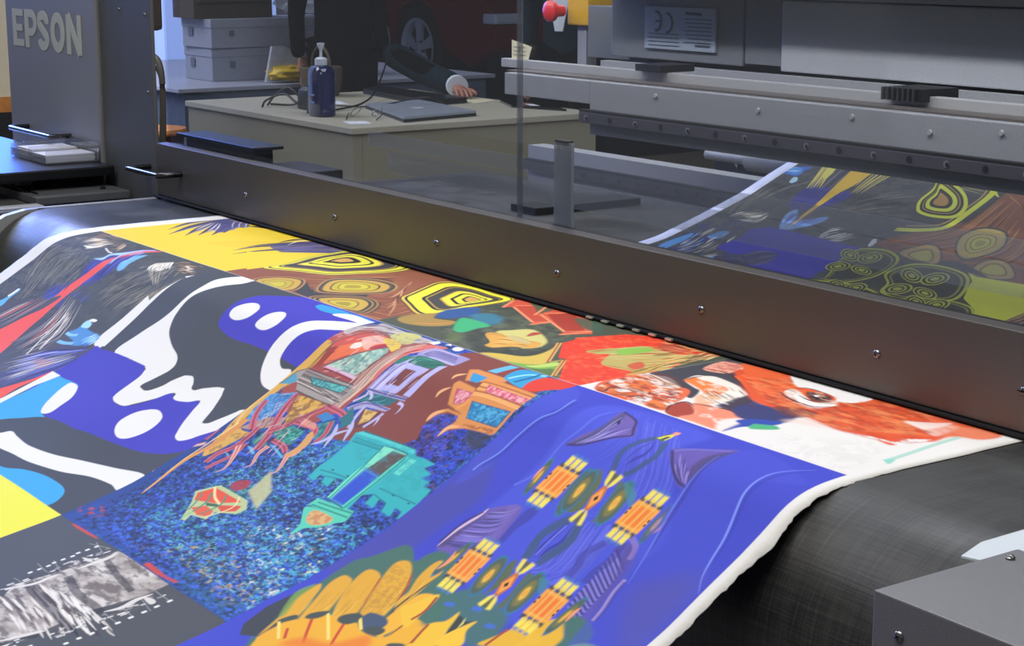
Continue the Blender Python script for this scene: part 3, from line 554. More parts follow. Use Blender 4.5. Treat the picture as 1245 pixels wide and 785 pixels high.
f|C|4f9cb8|1808 807 1820 758 1847 750 1871 772 1841 797
f|C|a09890|1814 760 1839 744 2036 737 2060 758 2042 807 1883 806 1859 784
f|C|3fa0a4|1879 759 2027 747 2023 769 1912 775
h|C|6a5e5a c8c0b4 8a7e78|9|1.8|1853 786 1941 788 2034 802|1843 747 1955 747 2050 747|part=1,taper=0
d|C|3fa0a4 5fc0b8 2a8088|4|4|1879 759 2027 747 2023 769 1912 775
f|C|4a88c8|1850 932 1827 894 1822 841 1898 809 1908 859 1909 896 1877 931
d|C|4a88c8 6aa8dc 3870a8|4|4|1850 932 1827 894 1822 841 1898 809 1908 859 1909 896 1877 931
f|C|d8a848|1901 812 2032 806 2003 860 1973 901 1942 863
m|C|8a5a20|5|5|0.5|1901 812 2032 806 2003 860 1973 901 1942 863|hard=9,al=0.8
f|C|b08a80|1863 952 1903 899 1952 882 1970 905 1920 939 1877 955
f|C|2f8a80|1969 928 2007 893 2058 896 2066 942 2012 943
d|C|2f8a80 4ab09c 1f6a64|4|4|1969 928 2007 893 2058 896 2066 942 2012 943
f|C|2f8a80|1951 975 1950 928 2007 969 1986 985
f|C|3a80c0|2036 846 2051 826 2096 832 2075 854
f|C|2a7a80|2103 902 2071 863 2103 837 2127 865 2139 897
f|C|2a7078|2100 817 2112 791 2167 830 2143 852
d|C|2a7a80 4aa8a0 1c5a64|4|4|2103 902 2071 863 2103 837 2127 865 2139 897
s|C|c86470|9|1833 861 1848 894 1875 924 1902 945|taper=0
s|C|8c3440|2.25|1833 861 1848 894 1875 924 1902 945|taper=0
s|C|c86470|10|1901 812 1914 857 1945 907 1975 949 1994 990|taper=0
s|C|8c3440|2.5|1901 812 1914 857 1945 907 1975 949 1994 990|taper=0
s|C|c86470|9|2036 809 2006 856 1983 901 1957 933|taper=0
s|C|8c3440|2.25|2036 809 2006 856 1983 901 1957 933|taper=0
s|C|c86470|9|1911 1075 1907 1041 1923 1010 1923 970 1912 934|taper=0
s|C|8c3440|2.25|1911 1075 1907 1041 1923 1010 1923 970 1912 934|taper=0
s|C|c86470|8|2029 811 2087 814 2113 819|taper=0
s|C|8c3440|2.0|2029 811 2087 814 2113 819|taper=0
s|C|c86470|8|1998 881 2073 877 2097 904 2103 954 2091 975|taper=0
s|C|8c3440|2.0|1998 881 2073 877 2097 904 2103 954 2091 975|taper=0
s|C|c86470|7|2001 948 2053 951 2081 963|taper=0
s|C|8c3440|1.75|2001 948 2053 951 2081 963|taper=0
s|C|c86470|7|1811 1021 1805 982|taper=0
s|C|8c3440|1.75|1811 1021 1805 982|taper=0
s|C|c86470|7|1941 986 1953 1022 1943 1060 1938 1090|taper=0
s|C|8c3440|1.75|1941 986 1953 1022 1943 1060 1938 1090|taper=0
s|C|c86470|7|2099 846 2124 881 2123 910|taper=0
s|C|8c3440|1.75|2099 846 2124 881 2123 910|taper=0
f|C|d89080|2007 863 2065 865 2081 881 2017 881
s|C|eab09c|8|1932 998 1964 1034 1985 1067 1977 1089|taper=1
s|C|b85a5c|2|1932 998 1964 1034 1985 1067 1977 1089|taper=1
s|C|eab09c|8|2013 967 2016 997 2038 1027 2029 1043|taper=1
s|C|b85a5c|2|2013 967 2016 997 2038 1027 2029 1043|taper=1
s|C|eab09c|8|2092 959 2113 989 2127 1014 2117 1030|taper=1
s|C|b85a5c|2|2092 959 2113 989 2127 1014 2117 1030|taper=1
s|C|eab09c|8|2083 895 2114 950 2104 977|taper=1
s|C|b85a5c|2|2083 895 2114 950 2104 977|taper=1
f|C|5ab0d8|2008 961 2030 960 2091 975 2093 982
f|C|6ab4d8|1955 989 1978 988 2007 1000 1999 1004
f|C|6ab4d8|1916 1029 1936 1029 1953 1038
f|C|d8a05c|2076 890 2099 897 2115 927 2107 968 2089 968 2092 936|sm=1
s|C|b8b8e0|6|2119 919 2142 899 2152 871 2184 845|taper=2
s|C|b8b8e0|6|2123 845 2147 873 2167 915|taper=2
s|C|b8b8e0|6|2153 820 2178 847 2199 882|taper=2
s|C|d8923c|12|1847 927 1856 1019 1846 1094 1872 1190 1884 1222|taper=1
s|C|f0d090|3|1839 945 1839 1090 1884 1222|taper=1
s|C|dca8a0|6|1828 1030 1779 1080 1809 1159|taper=1
h|C|5a2c30 e8b0b0 7c3c44|34|1.3|1833 861 1912 934 1916 1046|2036 809 2021 866 2075 1004|part=0.22
h|C|2c4c5c c8c0c8 705060|30|1.2|1824 910 1843 842 1898 809|2010 999 2070 945 2099 846|part=0.2
h|C|3a2830 d8c8c8 8a6a70 f0dcd0|50|1.2|1798 656 1820 605 1874 539|1992 810 2080 801 2062 654|part=0.16
h|C|4c3c5c e0d8f0|26|1.1|2089 738 2096 680 2118 613|2203 761 2216 710 2227 631|part=0.2
m|C|8a7078|4|3|0.58|1791 599 1835 539 2063 540 2068 603 1857 615|al=0.5
s|C|6a3c20|1.6|1848 743 1842 701 1841 658 1857 615 1887 576|taper=0
s|C|5c4038|1.4|1886 719 1914 692 1966 648 2011 613|taper=0
s|C|5c4038|1.4|2014 714 2033 673 2032 634|taper=0
s|C|4c3840|1.5|1809 808 1820 758 1844 741 2037 738|taper=0,sm=0
s|C|4c3840|1.5|1863 786 2055 792 2043 808 1883 806|taper=0,sm=0
s|C|6a4a30|1.5|1901 812 2032 806 1973 901 1901 812|taper=0,sm=0
s|C|2c4448|1.4|1879 759 2027 747 2023 769 1912 775 1879 759|taper=0,sm=0
f|C|dc9048|2365 706 2324 655 2328 642 2393 647 2416 682 2431 717|soft=0.3
f|C|dc9048|2427 718 2404 668 2386 611 2429 604 2555 608 2554 661 2560 734 2444 748|soft=0.3
f|C|dc9048|2342 637 2305 599 2322 588 2426 587 2435 601 2385 625|soft=0.3
f|C|dc9048|2377 716 2431 717 2447 734 2546 723 2558 737 2484 739 2437 760 2428 786 2425 754 2432 739 2423 723 2385 722 2366 737 2357 763 2354 732|soft=0.3
h|C|a85c28 f0b068|8|2|2404 668 2453 662 2558 665|2386 618 2454 615 2555 616|part=1,taper=0
f|C|b04c60|2377 702 2345 663 2400 660 2409 685 2397 697
d|C|e08898 c85c70 f0b0b8|4|4|2377 700 2349 664 2399 661 2407 683 2395 695
f|C|b04c50|2426 648 2410 625 2560 627 2548 649
d|C|e8788c d05870 f4b0b4|4|4|2426 646 2414 627 2557 628 2546 647
f|C|20487c|2448 722 2420 679 2547 672 2550 718
d|C|3098cc 58b4dc 2478b0|4|4|2449 720 2425 681 2545 674 2546 715
f|C|3098d0|2351 633 2327 605 2380 606 2378 632
s|C|f0b078|5|2314 701 2312 684 2328 666|taper=2
s|C|f0b078|5|2303 645 2302 631 2320 616|taper=2
s|C|f0b078|6|2357 763 2355 741 2373 721|taper=2
s|C|f0b078|6|2428 786 2430 758 2455 745|taper=2
s|C|e89a50|5|2396 710 2408 693 2409 676
m|C|a85c28|5|4|0.56|2432 739 2546 723 2558 737 2484 739
f|C|68b8dc|2346 583 2347 525 2374 522 2374 580
f|C|8a3c30|2374 580 2374 522 2401 518 2403 575
f|C|2f9cd0|2405 580 2393 527 2455 520 2475 524 2501 598 2437 595|sm=1
s|C|90dcf0|5|2422 585 2434 542 2468 523
s|C|186a9c|5|2451 591 2456 558 2451 525
f|C|dd3a22|2495 601 2475 561 2479 527 2518 519 2562 519 2584 542 2555 575 2531 602|sm=1,soft=1
f|D|3c44c2|2570 516 3316 516 3316 2062 2570 2062
f|D|4a4a9c|2569 960 2588 846 2573 744 2691 860 2686 961 2661 1137 2572 1157|sm=1,soft=10,al=0.7
f|D|4652cc|2580 532 2558 578 2546 605 2547 664 2554 738 2585 827 2603 871 2633 809 2615 722 2634 662 2650 584|sm=1,soft=3,al=0.6
s|D|7088e8|2.5|2646 581 2656 633 2634 666 2622 719 2621 767 2606 808 2605 826|taper=0
s|D|3034a0|5|2660 591 2661 637 2643 670 2631 721 2630 769 2615 809|taper=0,al=0.5
s|D|6c80e8|3|2772 553 2753 609 2758 655 2748 706 2759 778 2738 822|al=0.8
s|D|3a38ac|8|2773 533 2767 610 2771 661|al=0.5
f|D|4c5ada|2702 611 2762 541 2996 539 3002 625 3077 706 3153 806 3144 897 3177 989 3162 1052 3016 1073 2812 1033 2732 1009 2735 884 2740 754|sm=1,soft=6,al=0.6
h|D|4a4ec8 6870e4|46|1.4|2794 550 2920 676 2988 817|2946 559 3064 691 3094 797|part=0.9,taper=0,al=0.5
h|D|4448c0 6c74e8|60|1.3|2951 837 2981 947 2942 966|3039 810 3068 921 3055 975|part=0.9,taper=0,al=0.5
h|D|4a4ac0 6a70e0|30|1.3|2803 645 2805 589 2804 558|2964 828 3013 808 3030 703|part=0.9,taper=0,al=0.25
f|D|6a58a8|2760 699 2773 669 2796 633 2782 591 2778 565 2833 581 2881 626 2844 653 2799 686|sm=1,soft=1.5
f|D|4a4a78|2764 696 2789 660 2791 609 2779 564 2805 589 2819 631 2811 668 2789 689|sm=1,soft=2,al=0.8
h|D|8a7cc8 4a3f88 9a90d8|10|2|2775 694 2805 651 2786 574|2796 689 2844 653 2880 622|part=0.7
s|D|2c2458|3|2778 565 2833 581 2861 609 2879 627|al=0.8
f|D|1c1840|2810 608 2804 596 2816 605 2819 613|sm=1
s|D|382c70|3|2760 699 2799 686 2843 651 2879 627|al=0.8
f|D|6454ac|2989 626 3017 605 3046 590 3097 558 3078 618 3089 655 3096 690 3076 692 3032 665|sm=1,soft=1.5
f|D|4a406c|3069 610 3096 566 3095 625 3097 657 3097 685 3081 675 3067 645|sm=1,soft=3,al=0.8
h|D|8c80cc 483c88|10|2|3001 629 3044 666 3086 688|3057 620 3077 659 3092 686|part=0.7
s|D|2c2458|3|2991 625 3029 660 3068 684 3096 690|al=0.8
s|D|7468c8|3|2995 626 3026 604 3090 571|al=0.8
f|D|6a58ac|2724 1005 2725 951 2738 909 2744 887 2806 857 2830 911 2835 949 2808 987 2759 1010|sm=1,soft=2
f|D|4c4468|2725 1004 2732 948 2753 899 2800 869 2754 908 2741 955 2744 991|sm=1,soft=3,al=0.8
h|D|9488d8 40366c 7c74cc 4a4890|26|2|2725 1002 2796 982 2814 966|2749 895 2789 879 2806 857|part=0.95,al=0.8
s|D|d8b8d0|4|2724 1005 2725 951 2738 909 2740 889|taper=2
s|D|3c2858|3|2718 995 2719 938 2737 900|al=0.7
f|D|7a68b8|2777 869 2803 863 2819 916 2825 933 2817 952 2803 907|sm=1,soft=3,al=0.5
f|D|3c3ca0|2825 859 2846 846 2856 871 2848 908 2852 941 2838 943 2830 911|sm=1,soft=2,al=0.8
f|D|5850b4|3071 848 3082 834 3126 847 3153 897 3163 942 3181 993 3174 1010 3124 1007 3099 963 3108 931 3112 897|sm=1,soft=2
s|D|8a84e0|2.6|3108 992 3152 1007|taper=0,al=0.75
s|D|352c68|2.6|3106 987 3151 1002|taper=0,al=0.75
s|D|8a84e0|2.6|3105 981 3150 998|taper=0,al=0.75
s|D|352c68|2.6|3104 976 3150 993|taper=0,al=0.75
s|D|8a84e0|2.6|3103 970 3149 988|taper=0,al=0.75
s|D|352c68|2.6|3101 965 3148 983|taper=0,al=0.75
s|D|8a84e0|2.6|3100 960 3148 978|taper=0,al=0.75
s|D|352c68|2.6|3099 954 3147 974|taper=0,al=0.75
s|D|8a84e0|2.6|3098 949 3146 969|taper=0,al=0.75
s|D|352c68|2.6|3097 943 3145 964|taper=0,al=0.75
s|D|8a84e0|2.6|3096 938 3145 959|taper=0,al=0.75
s|D|352c68|2.6|3095 932 3144 954|taper=0,al=0.75
s|D|8a84e0|2.6|3094 927 3143 949|taper=0,al=0.75
s|D|352c68|2.6|3093 921 3143 944|taper=0,al=0.75
s|D|8a84e0|2.6|3092 916 3142 939|taper=0,al=0.75
s|D|352c68|2.6|3091 911 3142 935|taper=0,al=0.75
s|D|8a84e0|2.6|3090 905 3141 930|taper=0,al=0.75
s|D|352c68|2.6|3089 900 3141 925|taper=0,al=0.75
s|D|8a84e0|2.6|3088 894 3140 920|taper=0,al=0.75
s|D|352c68|2.6|3088 889 3140 915|taper=0,al=0.75
s|D|8a84e0|2.6|3087 883 3139 910|taper=0,al=0.75
s|D|352c68|2.6|3086 878 3139 906|taper=0,al=0.75
s|D|8a84e0|2.6|3085 873 3138 901|taper=0,al=0.75
s|D|352c68|2.6|3084 867 3138 896|taper=0,al=0.75
s|D|8a84e0|2.6|3083 862 3138 891|taper=0,al=0.75
s|D|352c68|2.6|3083 856 3137 886|taper=0,al=0.75
f|D|55489a|3099 849 3106 833 3143 862 3151 911 3161 952 3180 996 3168 990 3148 949 3132 902|sm=1,soft=3,al=0.8
s|D|d0b0cc|4|3156 900 3159 930 3172 965 3179 995|taper=0
s|D|2c2058|4|3160 904 3165 932 3178 967 3183 994|taper=0,al=0.6
s|D|5058c8|10|3054 845 3050 884 3052 924 3059 954|al=0.8
s|D|3a3894|9|3048 853 3033 891 3045 918 3048 945|al=0.6
s|D|3a3894|9|3083 838 3092 879 3087 913 3090 940|al=0.6
s|D|9a80c0|6|3066 814 3111 834 3126 863|al=0.6
s|D|3c5484|7|2929 610 2906 642 2898 673 2910 702 2917 721|taper=0,al=0.9
s|D|3c5484|7|2957 613 2975 650 2968 676 2958 701 2946 713|taper=0,al=0.9
s|D|4448b8|3|2935 620 2924 658 2924 686|taper=2
s|D|3c3ca8|4|2939 618 2950 654 2938 676 2932 694|taper=2
s|D|3c5484|9|2939 838 2920 874 2914 906 2925 936 2929 949|taper=0,al=0.9
s|D|3c5484|9|2960 840 2975 874 2973 909 2961 935|taper=0,al=0.9
s|D|3c3ca8|4|2942 848 2942 883 2936 914 2945 942|taper=2
s|D|3c5484|9|2933 835 2917 865 2912 896 2927 933 2932 950|taper=0,al=0.9
s|D|3c5484|9|2962 842 2981 876 2980 905 2972 932 2967 949|taper=0,al=0.9
s|D|3436a0|4|2938 852 2937 886 2942 916 2948 938|taper=2
s|D|3436a0|4|2955 854 2965 888 2956 915 2956 939|taper=2
s|D|7078e8|2|2941 855 2941 898 2944 935
f|D|3a3e42|2609 1361 2593 1304 2596 1243 2645 1303 2671 1366 2637 1383
f|D|456e60|2671 1366 2642 1305 2596 1247 2605 1207 2602 1160 2605 1115 2622 1094 2643 1052 2658 1033 2686 1036 2719 1054 2727 1027 2757 1008 2834 1029 2882 1080 2941 1157 3024 1162 3105 1218 2792 1448 2665 1376|sm=1,soft=3
f|D|e0a828|2673 1367 2645 1303 2613 1249 2608 1202 2625 1208 2653 1250 2685 1296 2713 1343 2709 1372|sm=1,soft=1.2
f|D|7ca040|2642 1305 2596 1247 2598 1211 2607 1209 2619 1252 2649 1294|sm=1,soft=2,al=0.7
f|D|e0a828|2691 1292 2649 1232 2625 1189 2626 1159 2644 1154 2663 1162 2686 1203 2715 1249 2741 1285 2765 1333|sm=1,soft=1.2
s|D|b8521c|2.5|2711 1275 2736 1301 2761 1323|taper=1
f|D|e0a828|2735 1249 2691 1206 2661 1157 2654 1122 2677 1113 2703 1122 2730 1154 2754 1199 2786 1254 2784 1281|sm=1,soft=1.2
s|D|b8521c|2.5|2703 1122 2737 1173 2761 1207|taper=1
f|D|e0a828|2764 1205 2730 1154 2700 1112 2687 1076 2705 1061 2732 1070 2764 1100 2794 1142 2815 1192 2786 1204|sm=1,soft=1.2
f|D|e0a828|2793 1119 2769 1080 2761 1043 2773 1027 2800 1046 2807 1082 2815 1118 2819 1150 2820 1166 2794 1142|sm=1,soft=1.2
s|D|a83c1c|3|2747 1077 2776 1111 2800 1149|taper=2
s|D|4c3c28|2.5|2804 1060 2807 1105 2812 1154 2829 1201|taper=2
h|D|b07c1c f4d060 c89020|60|1.6|2623 1203 2669 1280 2709 1365|2774 1032 2809 1121 2829 1201|part=0.3,al=0.45
m|D|a87a30|5|2|0.55|2764 1205 2730 1154 2700 1112 2687 1076 2705 1061 2732 1070 2764 1100 2794 1142 2815 1192|al=0.35,soft=6
f|D|f0b428|2829 1201 2819 1150 2820 1109 2852 1097 2863 1119 2873 1164 2870 1205 2861 1229|sm=1,soft=1.5
f|D|ecb022|2885 1250 2874 1208 2869 1161 2906 1156 2928 1149 2935 1183 2937 1227|sm=1,soft=1.5
s|D|8a3c1c|2.5|2858 1094 2870 1143 2873 1186 2878 1218|taper=2
f|D|f0c028|2955 1203 2941 1157 2938 1126 2939 1104 2964 1144 2969 1184 2989 1204|sm=1,soft=1.5
s|D|a85020|2.5|2916 1155 2928 1192 2937 1227|taper=2
f|D|44546c|2784 1217 2782 1194 2816 1186 2841 1194 2842 1217 2819 1231|sm=1,soft=2
f|D|454e46|2692 1278 2687 1265 2699 1247 2710 1239 2715 1256 2706 1272|sm=1,soft=1.5
f|D|454e46|2751 1245 2744 1230 2760 1210 2777 1209 2783 1224 2776 1241|sm=1,soft=1.5
f|D|454e46|2819 1231 2821 1218 2846 1208 2858 1212 2856 1226 2835 1234|sm=1,soft=1.5
f|D|454e46|2671 1366 2666 1342 2659 1314 2669 1284 2680 1290 2670 1316 2677 1348|sm=1,soft=1.5
f|D|454e46|2901 1239 2899 1228 2919 1215 2933 1217|sm=1,soft=1.5
f|D|ecae22|2676 1368 2673 1318 2685 1289 2721 1245 2743 1243 2770 1245 2788 1227 2814 1235 2856 1232 2872 1221 2894 1256 2730 1397|sm=1,soft=1.5
s|D|c8401c|3|2706 1272 2737 1300 2763 1322
s|D|c8401c|3|2768 1240 2795 1274 2812 1294
s|D|c8401c|3|2695 1316 2721 1337
s|D|f8dc70|3|2659 1314 2712 1344
s|D|f8dc70|3|2714 1243 2793 1288
s|D|f8dc70|3|2779 1214 2815 1234
f|D|e8781c|2737 1352 2747 1313 2804 1293 2828 1258 2845 1233 2873 1271|sm=1,soft=6,al=0.8
f|D|454e46|2692 1278 2687 1265 2699 1247 2710 1239 2715 1256 2706 1272|sm=1,soft=1.2
f|D|454e46|2751 1245 2744 1230 2760 1210 2777 1209 2783 1224 2776 1241|sm=1,soft=1.2
f|D|454e46|2819 1231 2821 1218 2846 1208 2858 1212 2856 1226 2835 1234|sm=1,soft=1.2
f|D|454e46|2656 1316 2660 1296 2669 1284 2680 1290 2670 1309|sm=1,soft=1.2
f|D|447060|2894 1156 2870 1102 2878 1070 2911 1046 2995 1054 3032 1066 3053 1097 3071 1131 3032 1155 2993 1142 2930 1158|sm=1,soft=5,al=0.9
f|D|f0c02c|2882 1185 2876 1144 2861 1096 2847 1098 2831 1136 2821 1153|sm=1,soft=2
f|D|f0c028|2937 1220 2930 1202 2915 1155 2936 1132 2938 1103 2967 1158 2981 1185 2973 1209|sm=1,soft=2
f|D|f4c42c|2981 1185 2966 1153 2976 1131 2990 1103 2996 1130 3023 1160|sm=1,soft=2
f|D|3c3c30|2969 1157 2946 1110 2957 1109 2967 1120 2983 1105
f|D|d8d080|2975 1137 2962 1106 2974 1121
f|D|e8b428|3054 1141 3053 1118 3064 1090 3063 1059 3097 1040 3125 1016 3149 1032 3168 1073|sm=1,soft=2
f|D|eab82c|3098 1115 3110 1095 3103 1067 3135 1070 3136 1093|sm=1,soft=2
s|D|a84820|3|3061 1137 3060 1109 3060 1087
s|D|a84820|3|2934 1205 2921 1174 2915 1155
s|D|a84820|3|2872 1164 2873 1135 2858 1098
f|D|447060|3132 1022 3133 1007 3151 999 3185 1004 3208 1020 3211 1049 3174 1078 3164 1048|sm=1,soft=3,al=0.95
f|D|86b048|3192 1062 3199 1046 3221 1034 3249 1035|sm=1,soft=2
f|D|3f6cc8|2890 1106 2888 1096 2906 1093 2912 1100|sm=1,soft=1
f|D|3f6cc8|2951 1088 2949 1078 2966 1075 2972 1083|sm=1,soft=1
f|D|3f6cc8|3015 1106 3014 1096 3030 1093 3036 1100|sm=1,soft=1
f|D|3c4048|2794 807 2795 822 2814 823 2813 808|soft=0.7
f|D|f2e058|2802 818 2804 843 2818 844 2816 819|soft=0.7
f|D|3d7cc0|2807 842 2808 851 2818 851 2818 843|soft=0.8,al=0.8
f|D|3c4048|2816 808 2817 823 2837 824 2836 809|soft=0.7
f|D|f2e058|2820 819 2822 844 2836 845 2834 820|soft=0.7
f|D|3d7cc0|2824 843 2824 851 2834 851 2834 843|soft=0.8,al=0.8
f|D|3c4048|2838 809 2839 824 2858 825 2857 810|soft=0.7
f|D|f2e058|2837 820 2839 845 2853 845 2852 820|soft=0.7
f|D|3d7cc0|2840 843 2840 852 2850 852 2849 844|soft=0.8,al=0.8
f|D|3c4048|2791 751 2791 736 2810 737 2811 752|soft=0.7
f|D|f2e058|2798 740 2798 715 2812 716 2812 741|soft=0.7
f|D|3d7cc0|2802 717 2802 709 2812 709 2812 718|soft=0.8,al=0.8
f|D|3c4048|2814 752 2813 737 2833 738 2833 753|soft=0.7
f|D|f2e058|2816 741 2816 716 2830 717 2830 742|soft=0.7
f|D|3d7cc0|2818 718 2818 710 2828 710 2828 719|soft=0.8,al=0.8
f|D|3c4048|2836 754 2835 738 2855 739 2855 755|soft=0.7
f|D|f2e058|2834 742 2834 718 2848 719 2848 743|soft=0.7
f|D|3d7cc0|2834 719 2834 711 2844 712 2844 720|soft=0.8,al=0.8
f|D|f4a83c|2792 811 2789 747 2857 751 2860 814|soft=1.5
f|D|f07c1c|2801 803 2798 756 2849 758 2851 805|soft=2
f|D|f0c060|2807 827 2803 732 2807 732 2812 827|soft=0.5
f|D|f0c060|2825 828 2821 733 2825 734 2829 828|soft=0.5
f|D|f0c060|2843 828 2839 734 2843 735 2847 828|soft=0.5
f|D|3a2c1c|2790 785 2790 778 2794 779 2795 785
f|D|3a2c1c|2790 774 2789 767 2794 767 2794 774
f|D|3a2c1c|2855 794 2855 787 2859 787 2859 794
f|D|3a2c1c|2854 783 2854 776 2858 776 2859 783
f|D|2f7498|2762 735 2767 738 2773 755 2779 774 2783 797 2787 819 2785 831 2783 838 2777 831 2770 818 2764 796 2759 773 2757 754 2758 738|sm=1,soft=2
f|D|4c5e50|2763 740 2767 745 2773 758 2778 776 2782 796 2784 814 2784 827 2781 831 2776 826 2770 814 2765 795 2761 775 2759 757 2759 745|sm=1,soft=2
f|D|7c7840|2765 755 2769 758 2772 767 2776 779 2779 793 2780 805 2780 813 2778 816 2775 813 2771 805 2767 792 2764 779 2763 766 2763 758|sm=1,soft=2.5
f|D|e8b83c|2768 769 2770 771 2772 775 2774 782 2775 790 2776 796 2776 801 2775 802 2773 801 2771 796 2769 789 2767 782 2767 775 2767 770|sm=1,soft=1.5
f|D|f09838|2770 778 2771 779 2772 781 2773 784 2773 787 2774 790 2773 792 2773 793 2772 792 2771 790 2770 787 2770 784 2769 781 2769 779|sm=1,soft=1
f|D|2f7498|2868 727 2878 731 2889 751 2900 775 2906 802 2910 828 2907 842 2901 851 2890 841 2878 826 2868 799 2859 772 2858 748 2860 729|sm=1,soft=2
f|D|4c5e50|2870 733 2879 739 2889 755 2898 777 2904 801 2906 822 2905 837 2899 841 2889 836 2879 820 2869 798 2863 774 2861 752 2863 738|sm=1,soft=2
f|D|7c7840|2874 750 2880 755 2887 765 2893 780 2897 796 2899 811 2898 821 2894 824 2887 820 2880 810 2874 795 2870 778 2868 764 2870 754|sm=1,soft=2.5
f|D|e8b83c|2878 767 2882 769 2885 775 2889 783 2891 792 2892 800 2891 806 2889 807 2885 805 2882 800 2878 791 2876 782 2875 774 2876 769|sm=1,soft=1.5
f|D|f09838|2881 778 2883 779 2884 782 2886 786 2887 790 2887 793 2887 796 2886 796 2884 795 2883 793 2881 789 2880 785 2880 782 2880 779|sm=1,soft=1
f|D|58684c|2897 725 2882 722 2886 743 2901 778 2911 814 2912 831 2933 817 2927 785 2918 749|sm=1,soft=2
f|D|2f7498|2880 724 2890 727 2900 746 2908 768 2912 793 2913 816 2908 829 2901 837 2891 829 2880 814 2872 790 2867 765 2868 743 2872 726|sm=1,soft=2
f|D|4c5e50|2881 729 2890 735 2899 749 2906 769 2909 791 2910 811 2906 824 2899 829 2891 823 2881 809 2874 789 2870 767 2870 747 2874 734|sm=1,soft=2
f|D|7c7840|2884 745 2890 749 2896 759 2901 772 2903 787 2903 801 2901 810 2896 813 2890 809 2884 800 2879 786 2876 771 2876 757 2879 748|sm=1,soft=2.5
f|D|e8b83c|2887 761 2890 763 2893 768 2896 776 2897 784 2897 791 2896 796 2893 798 2890 796 2887 790 2884 783 2882 775 2882 767 2884 762|sm=1,soft=1.5
f|D|f09838|2888 771 2890 772 2891 774 2892 778 2893 781 2893 784 2892 787 2891 787 2890 787 2888 784 2887 781 2887 777 2887 774 2887 772|sm=1,soft=1
f|D|58684c|2966 770 2980 821 2972 830 2997 814 2987 762 2965 731 2952 730|sm=1,soft=2
f|D|2f7498|2978 717 2989 721 2998 740 3007 762 3010 787 3011 811 3005 824 2998 832 2987 823 2976 808 2968 784 2962 758 2964 737 2969 719|sm=1,soft=2
f|D|4c5e50|2979 723 2988 729 2997 743 3004 764 3008 786 3007 806 3003 819 2996 823 2987 818 2977 803 2970 783 2966 760 2966 740 2971 727|sm=1,soft=2
f|D|7c7840|2981 739 2988 743 2994 753 2999 767 3001 782 3001 795 2998 804 2993 807 2987 803 2980 794 2975 780 2973 764 2973 751 2976 742|sm=1,soft=2.5
f|D|e8b83c|2984 755 2987 757 2991 762 2993 770 2995 778 2995 785 2993 790 2990 792 2987 790 2983 784 2981 777 2979 768 2979 761 2981 756|sm=1,soft=1.5
f|D|f09838|2986 765 2987 766 2989 768 2990 772 2990 775 2990 779 2990 781 2988 781 2987 781 2985 778 2984 775 2984 771 2984 768 2984 766|sm=1,soft=1
f|D|3f8890|2971 734 2969 724 3003 734 3016 745 3025 770|sm=1,soft=1.5,al=0.7
f|D|f0dc58|2942 807 2934 818 2931 842 2943 846 2945 825|soft=0.6
f|D|f0dc58|2946 807 2958 820 2969 844 2959 846 2949 825|soft=0.6
f|D|5c5c38|2943 816 2944 843 2957 843 2948 816|soft=0.6
f|D|f0dc58|2934 753 2922 740 2913 715 2924 713 2932 734|soft=0.6
f|D|f0dc58|2939 753 2947 742 2951 718 2940 714 2936 735|soft=0.6
f|D|5c5c38|2933 744 2925 716 2939 717 2937 744|soft=0.6
f|D|c8702c|2945 813 2951 807 2954 781 2943 753 2935 747 2929 752 2926 779 2938 807
f|D|f4a048|2944 807 2951 781 2936 753 2929 779
f|D|3c1c14|2941 788 2945 780 2939 772 2935 780
f|D|3c4048|3028 805 3029 820 3047 821 3046 806|soft=0.7
f|D|f2e058|3035 817 3036 841 3050 842 3048 817|soft=0.7
f|D|3d7cc0|3040 840 3040 848 3050 849 3049 841|soft=0.8,al=0.8
f|D|3c4048|3049 807 3050 822 3068 823 3067 808|soft=0.7
f|D|f2e058|3052 818 3053 842 3066 843 3065 818|soft=0.7
f|D|3d7cc0|3055 841 3055 849 3065 850 3064 841|soft=0.8,al=0.8
f|D|3c4048|3070 808 3070 823 3088 824 3087 809|soft=0.7
f|D|f2e058|3068 819 3070 843 3083 844 3082 819|soft=0.7
f|D|3d7cc0|3070 842 3070 850 3079 850 3079 842|soft=0.8,al=0.8
f|D|3c4048|3027 751 3027 735 3045 737 3045 752|soft=0.7
f|D|f2e058|3033 740 3034 716 3048 717 3047 741|soft=0.7
f|D|3d7cc0|3038 717 3038 709 3048 710 3047 718|soft=0.8,al=0.8
f|D|3c4048|3048 752 3048 737 3066 738 3066 753|soft=0.7
f|D|f2e058|3050 741 3051 717 3064 718 3064 742|soft=0.7
f|D|3d7cc0|3053 718 3053 710 3063 711 3062 719|soft=0.8,al=0.8
f|D|3c4048|3069 754 3069 739 3087 740 3087 755|soft=0.7
f|D|f2e058|3067 743 3068 718 3081 719 3080 744|soft=0.7
f|D|3d7cc0|3068 720 3068 712 3078 712 3077 720|soft=0.8,al=0.8
f|D|f4a83c|3026 809 3025 746 3089 751 3090 813|soft=1.5
f|D|f07c1c|3035 802 3034 755 3080 758 3081 804|soft=2
f|D|f0c060|3040 825 3038 732 3042 733 3044 825|soft=0.5
f|D|f0c060|3057 826 3055 734 3059 734 3061 826|soft=0.5
f|D|f0c060|3073 827 3072 735 3076 735 3077 827|soft=0.5
f|D|3a2c1c|3025 784 3025 777 3029 778 3029 784
f|D|3a2c1c|3025 773 3025 766 3029 767 3029 773
f|D|3a2c1c|3085 793 3085 787 3089 787 3089 793
f|D|3a2c1c|3085 782 3085 776 3089 776 3089 783
f|D|2f7498|3101 729 3106 732 3111 748 3116 767 3118 790 3119 811 3117 823 3114 830 3108 823 3103 810 3098 789 3095 766 3095 747 3097 731|sm=1,soft=2
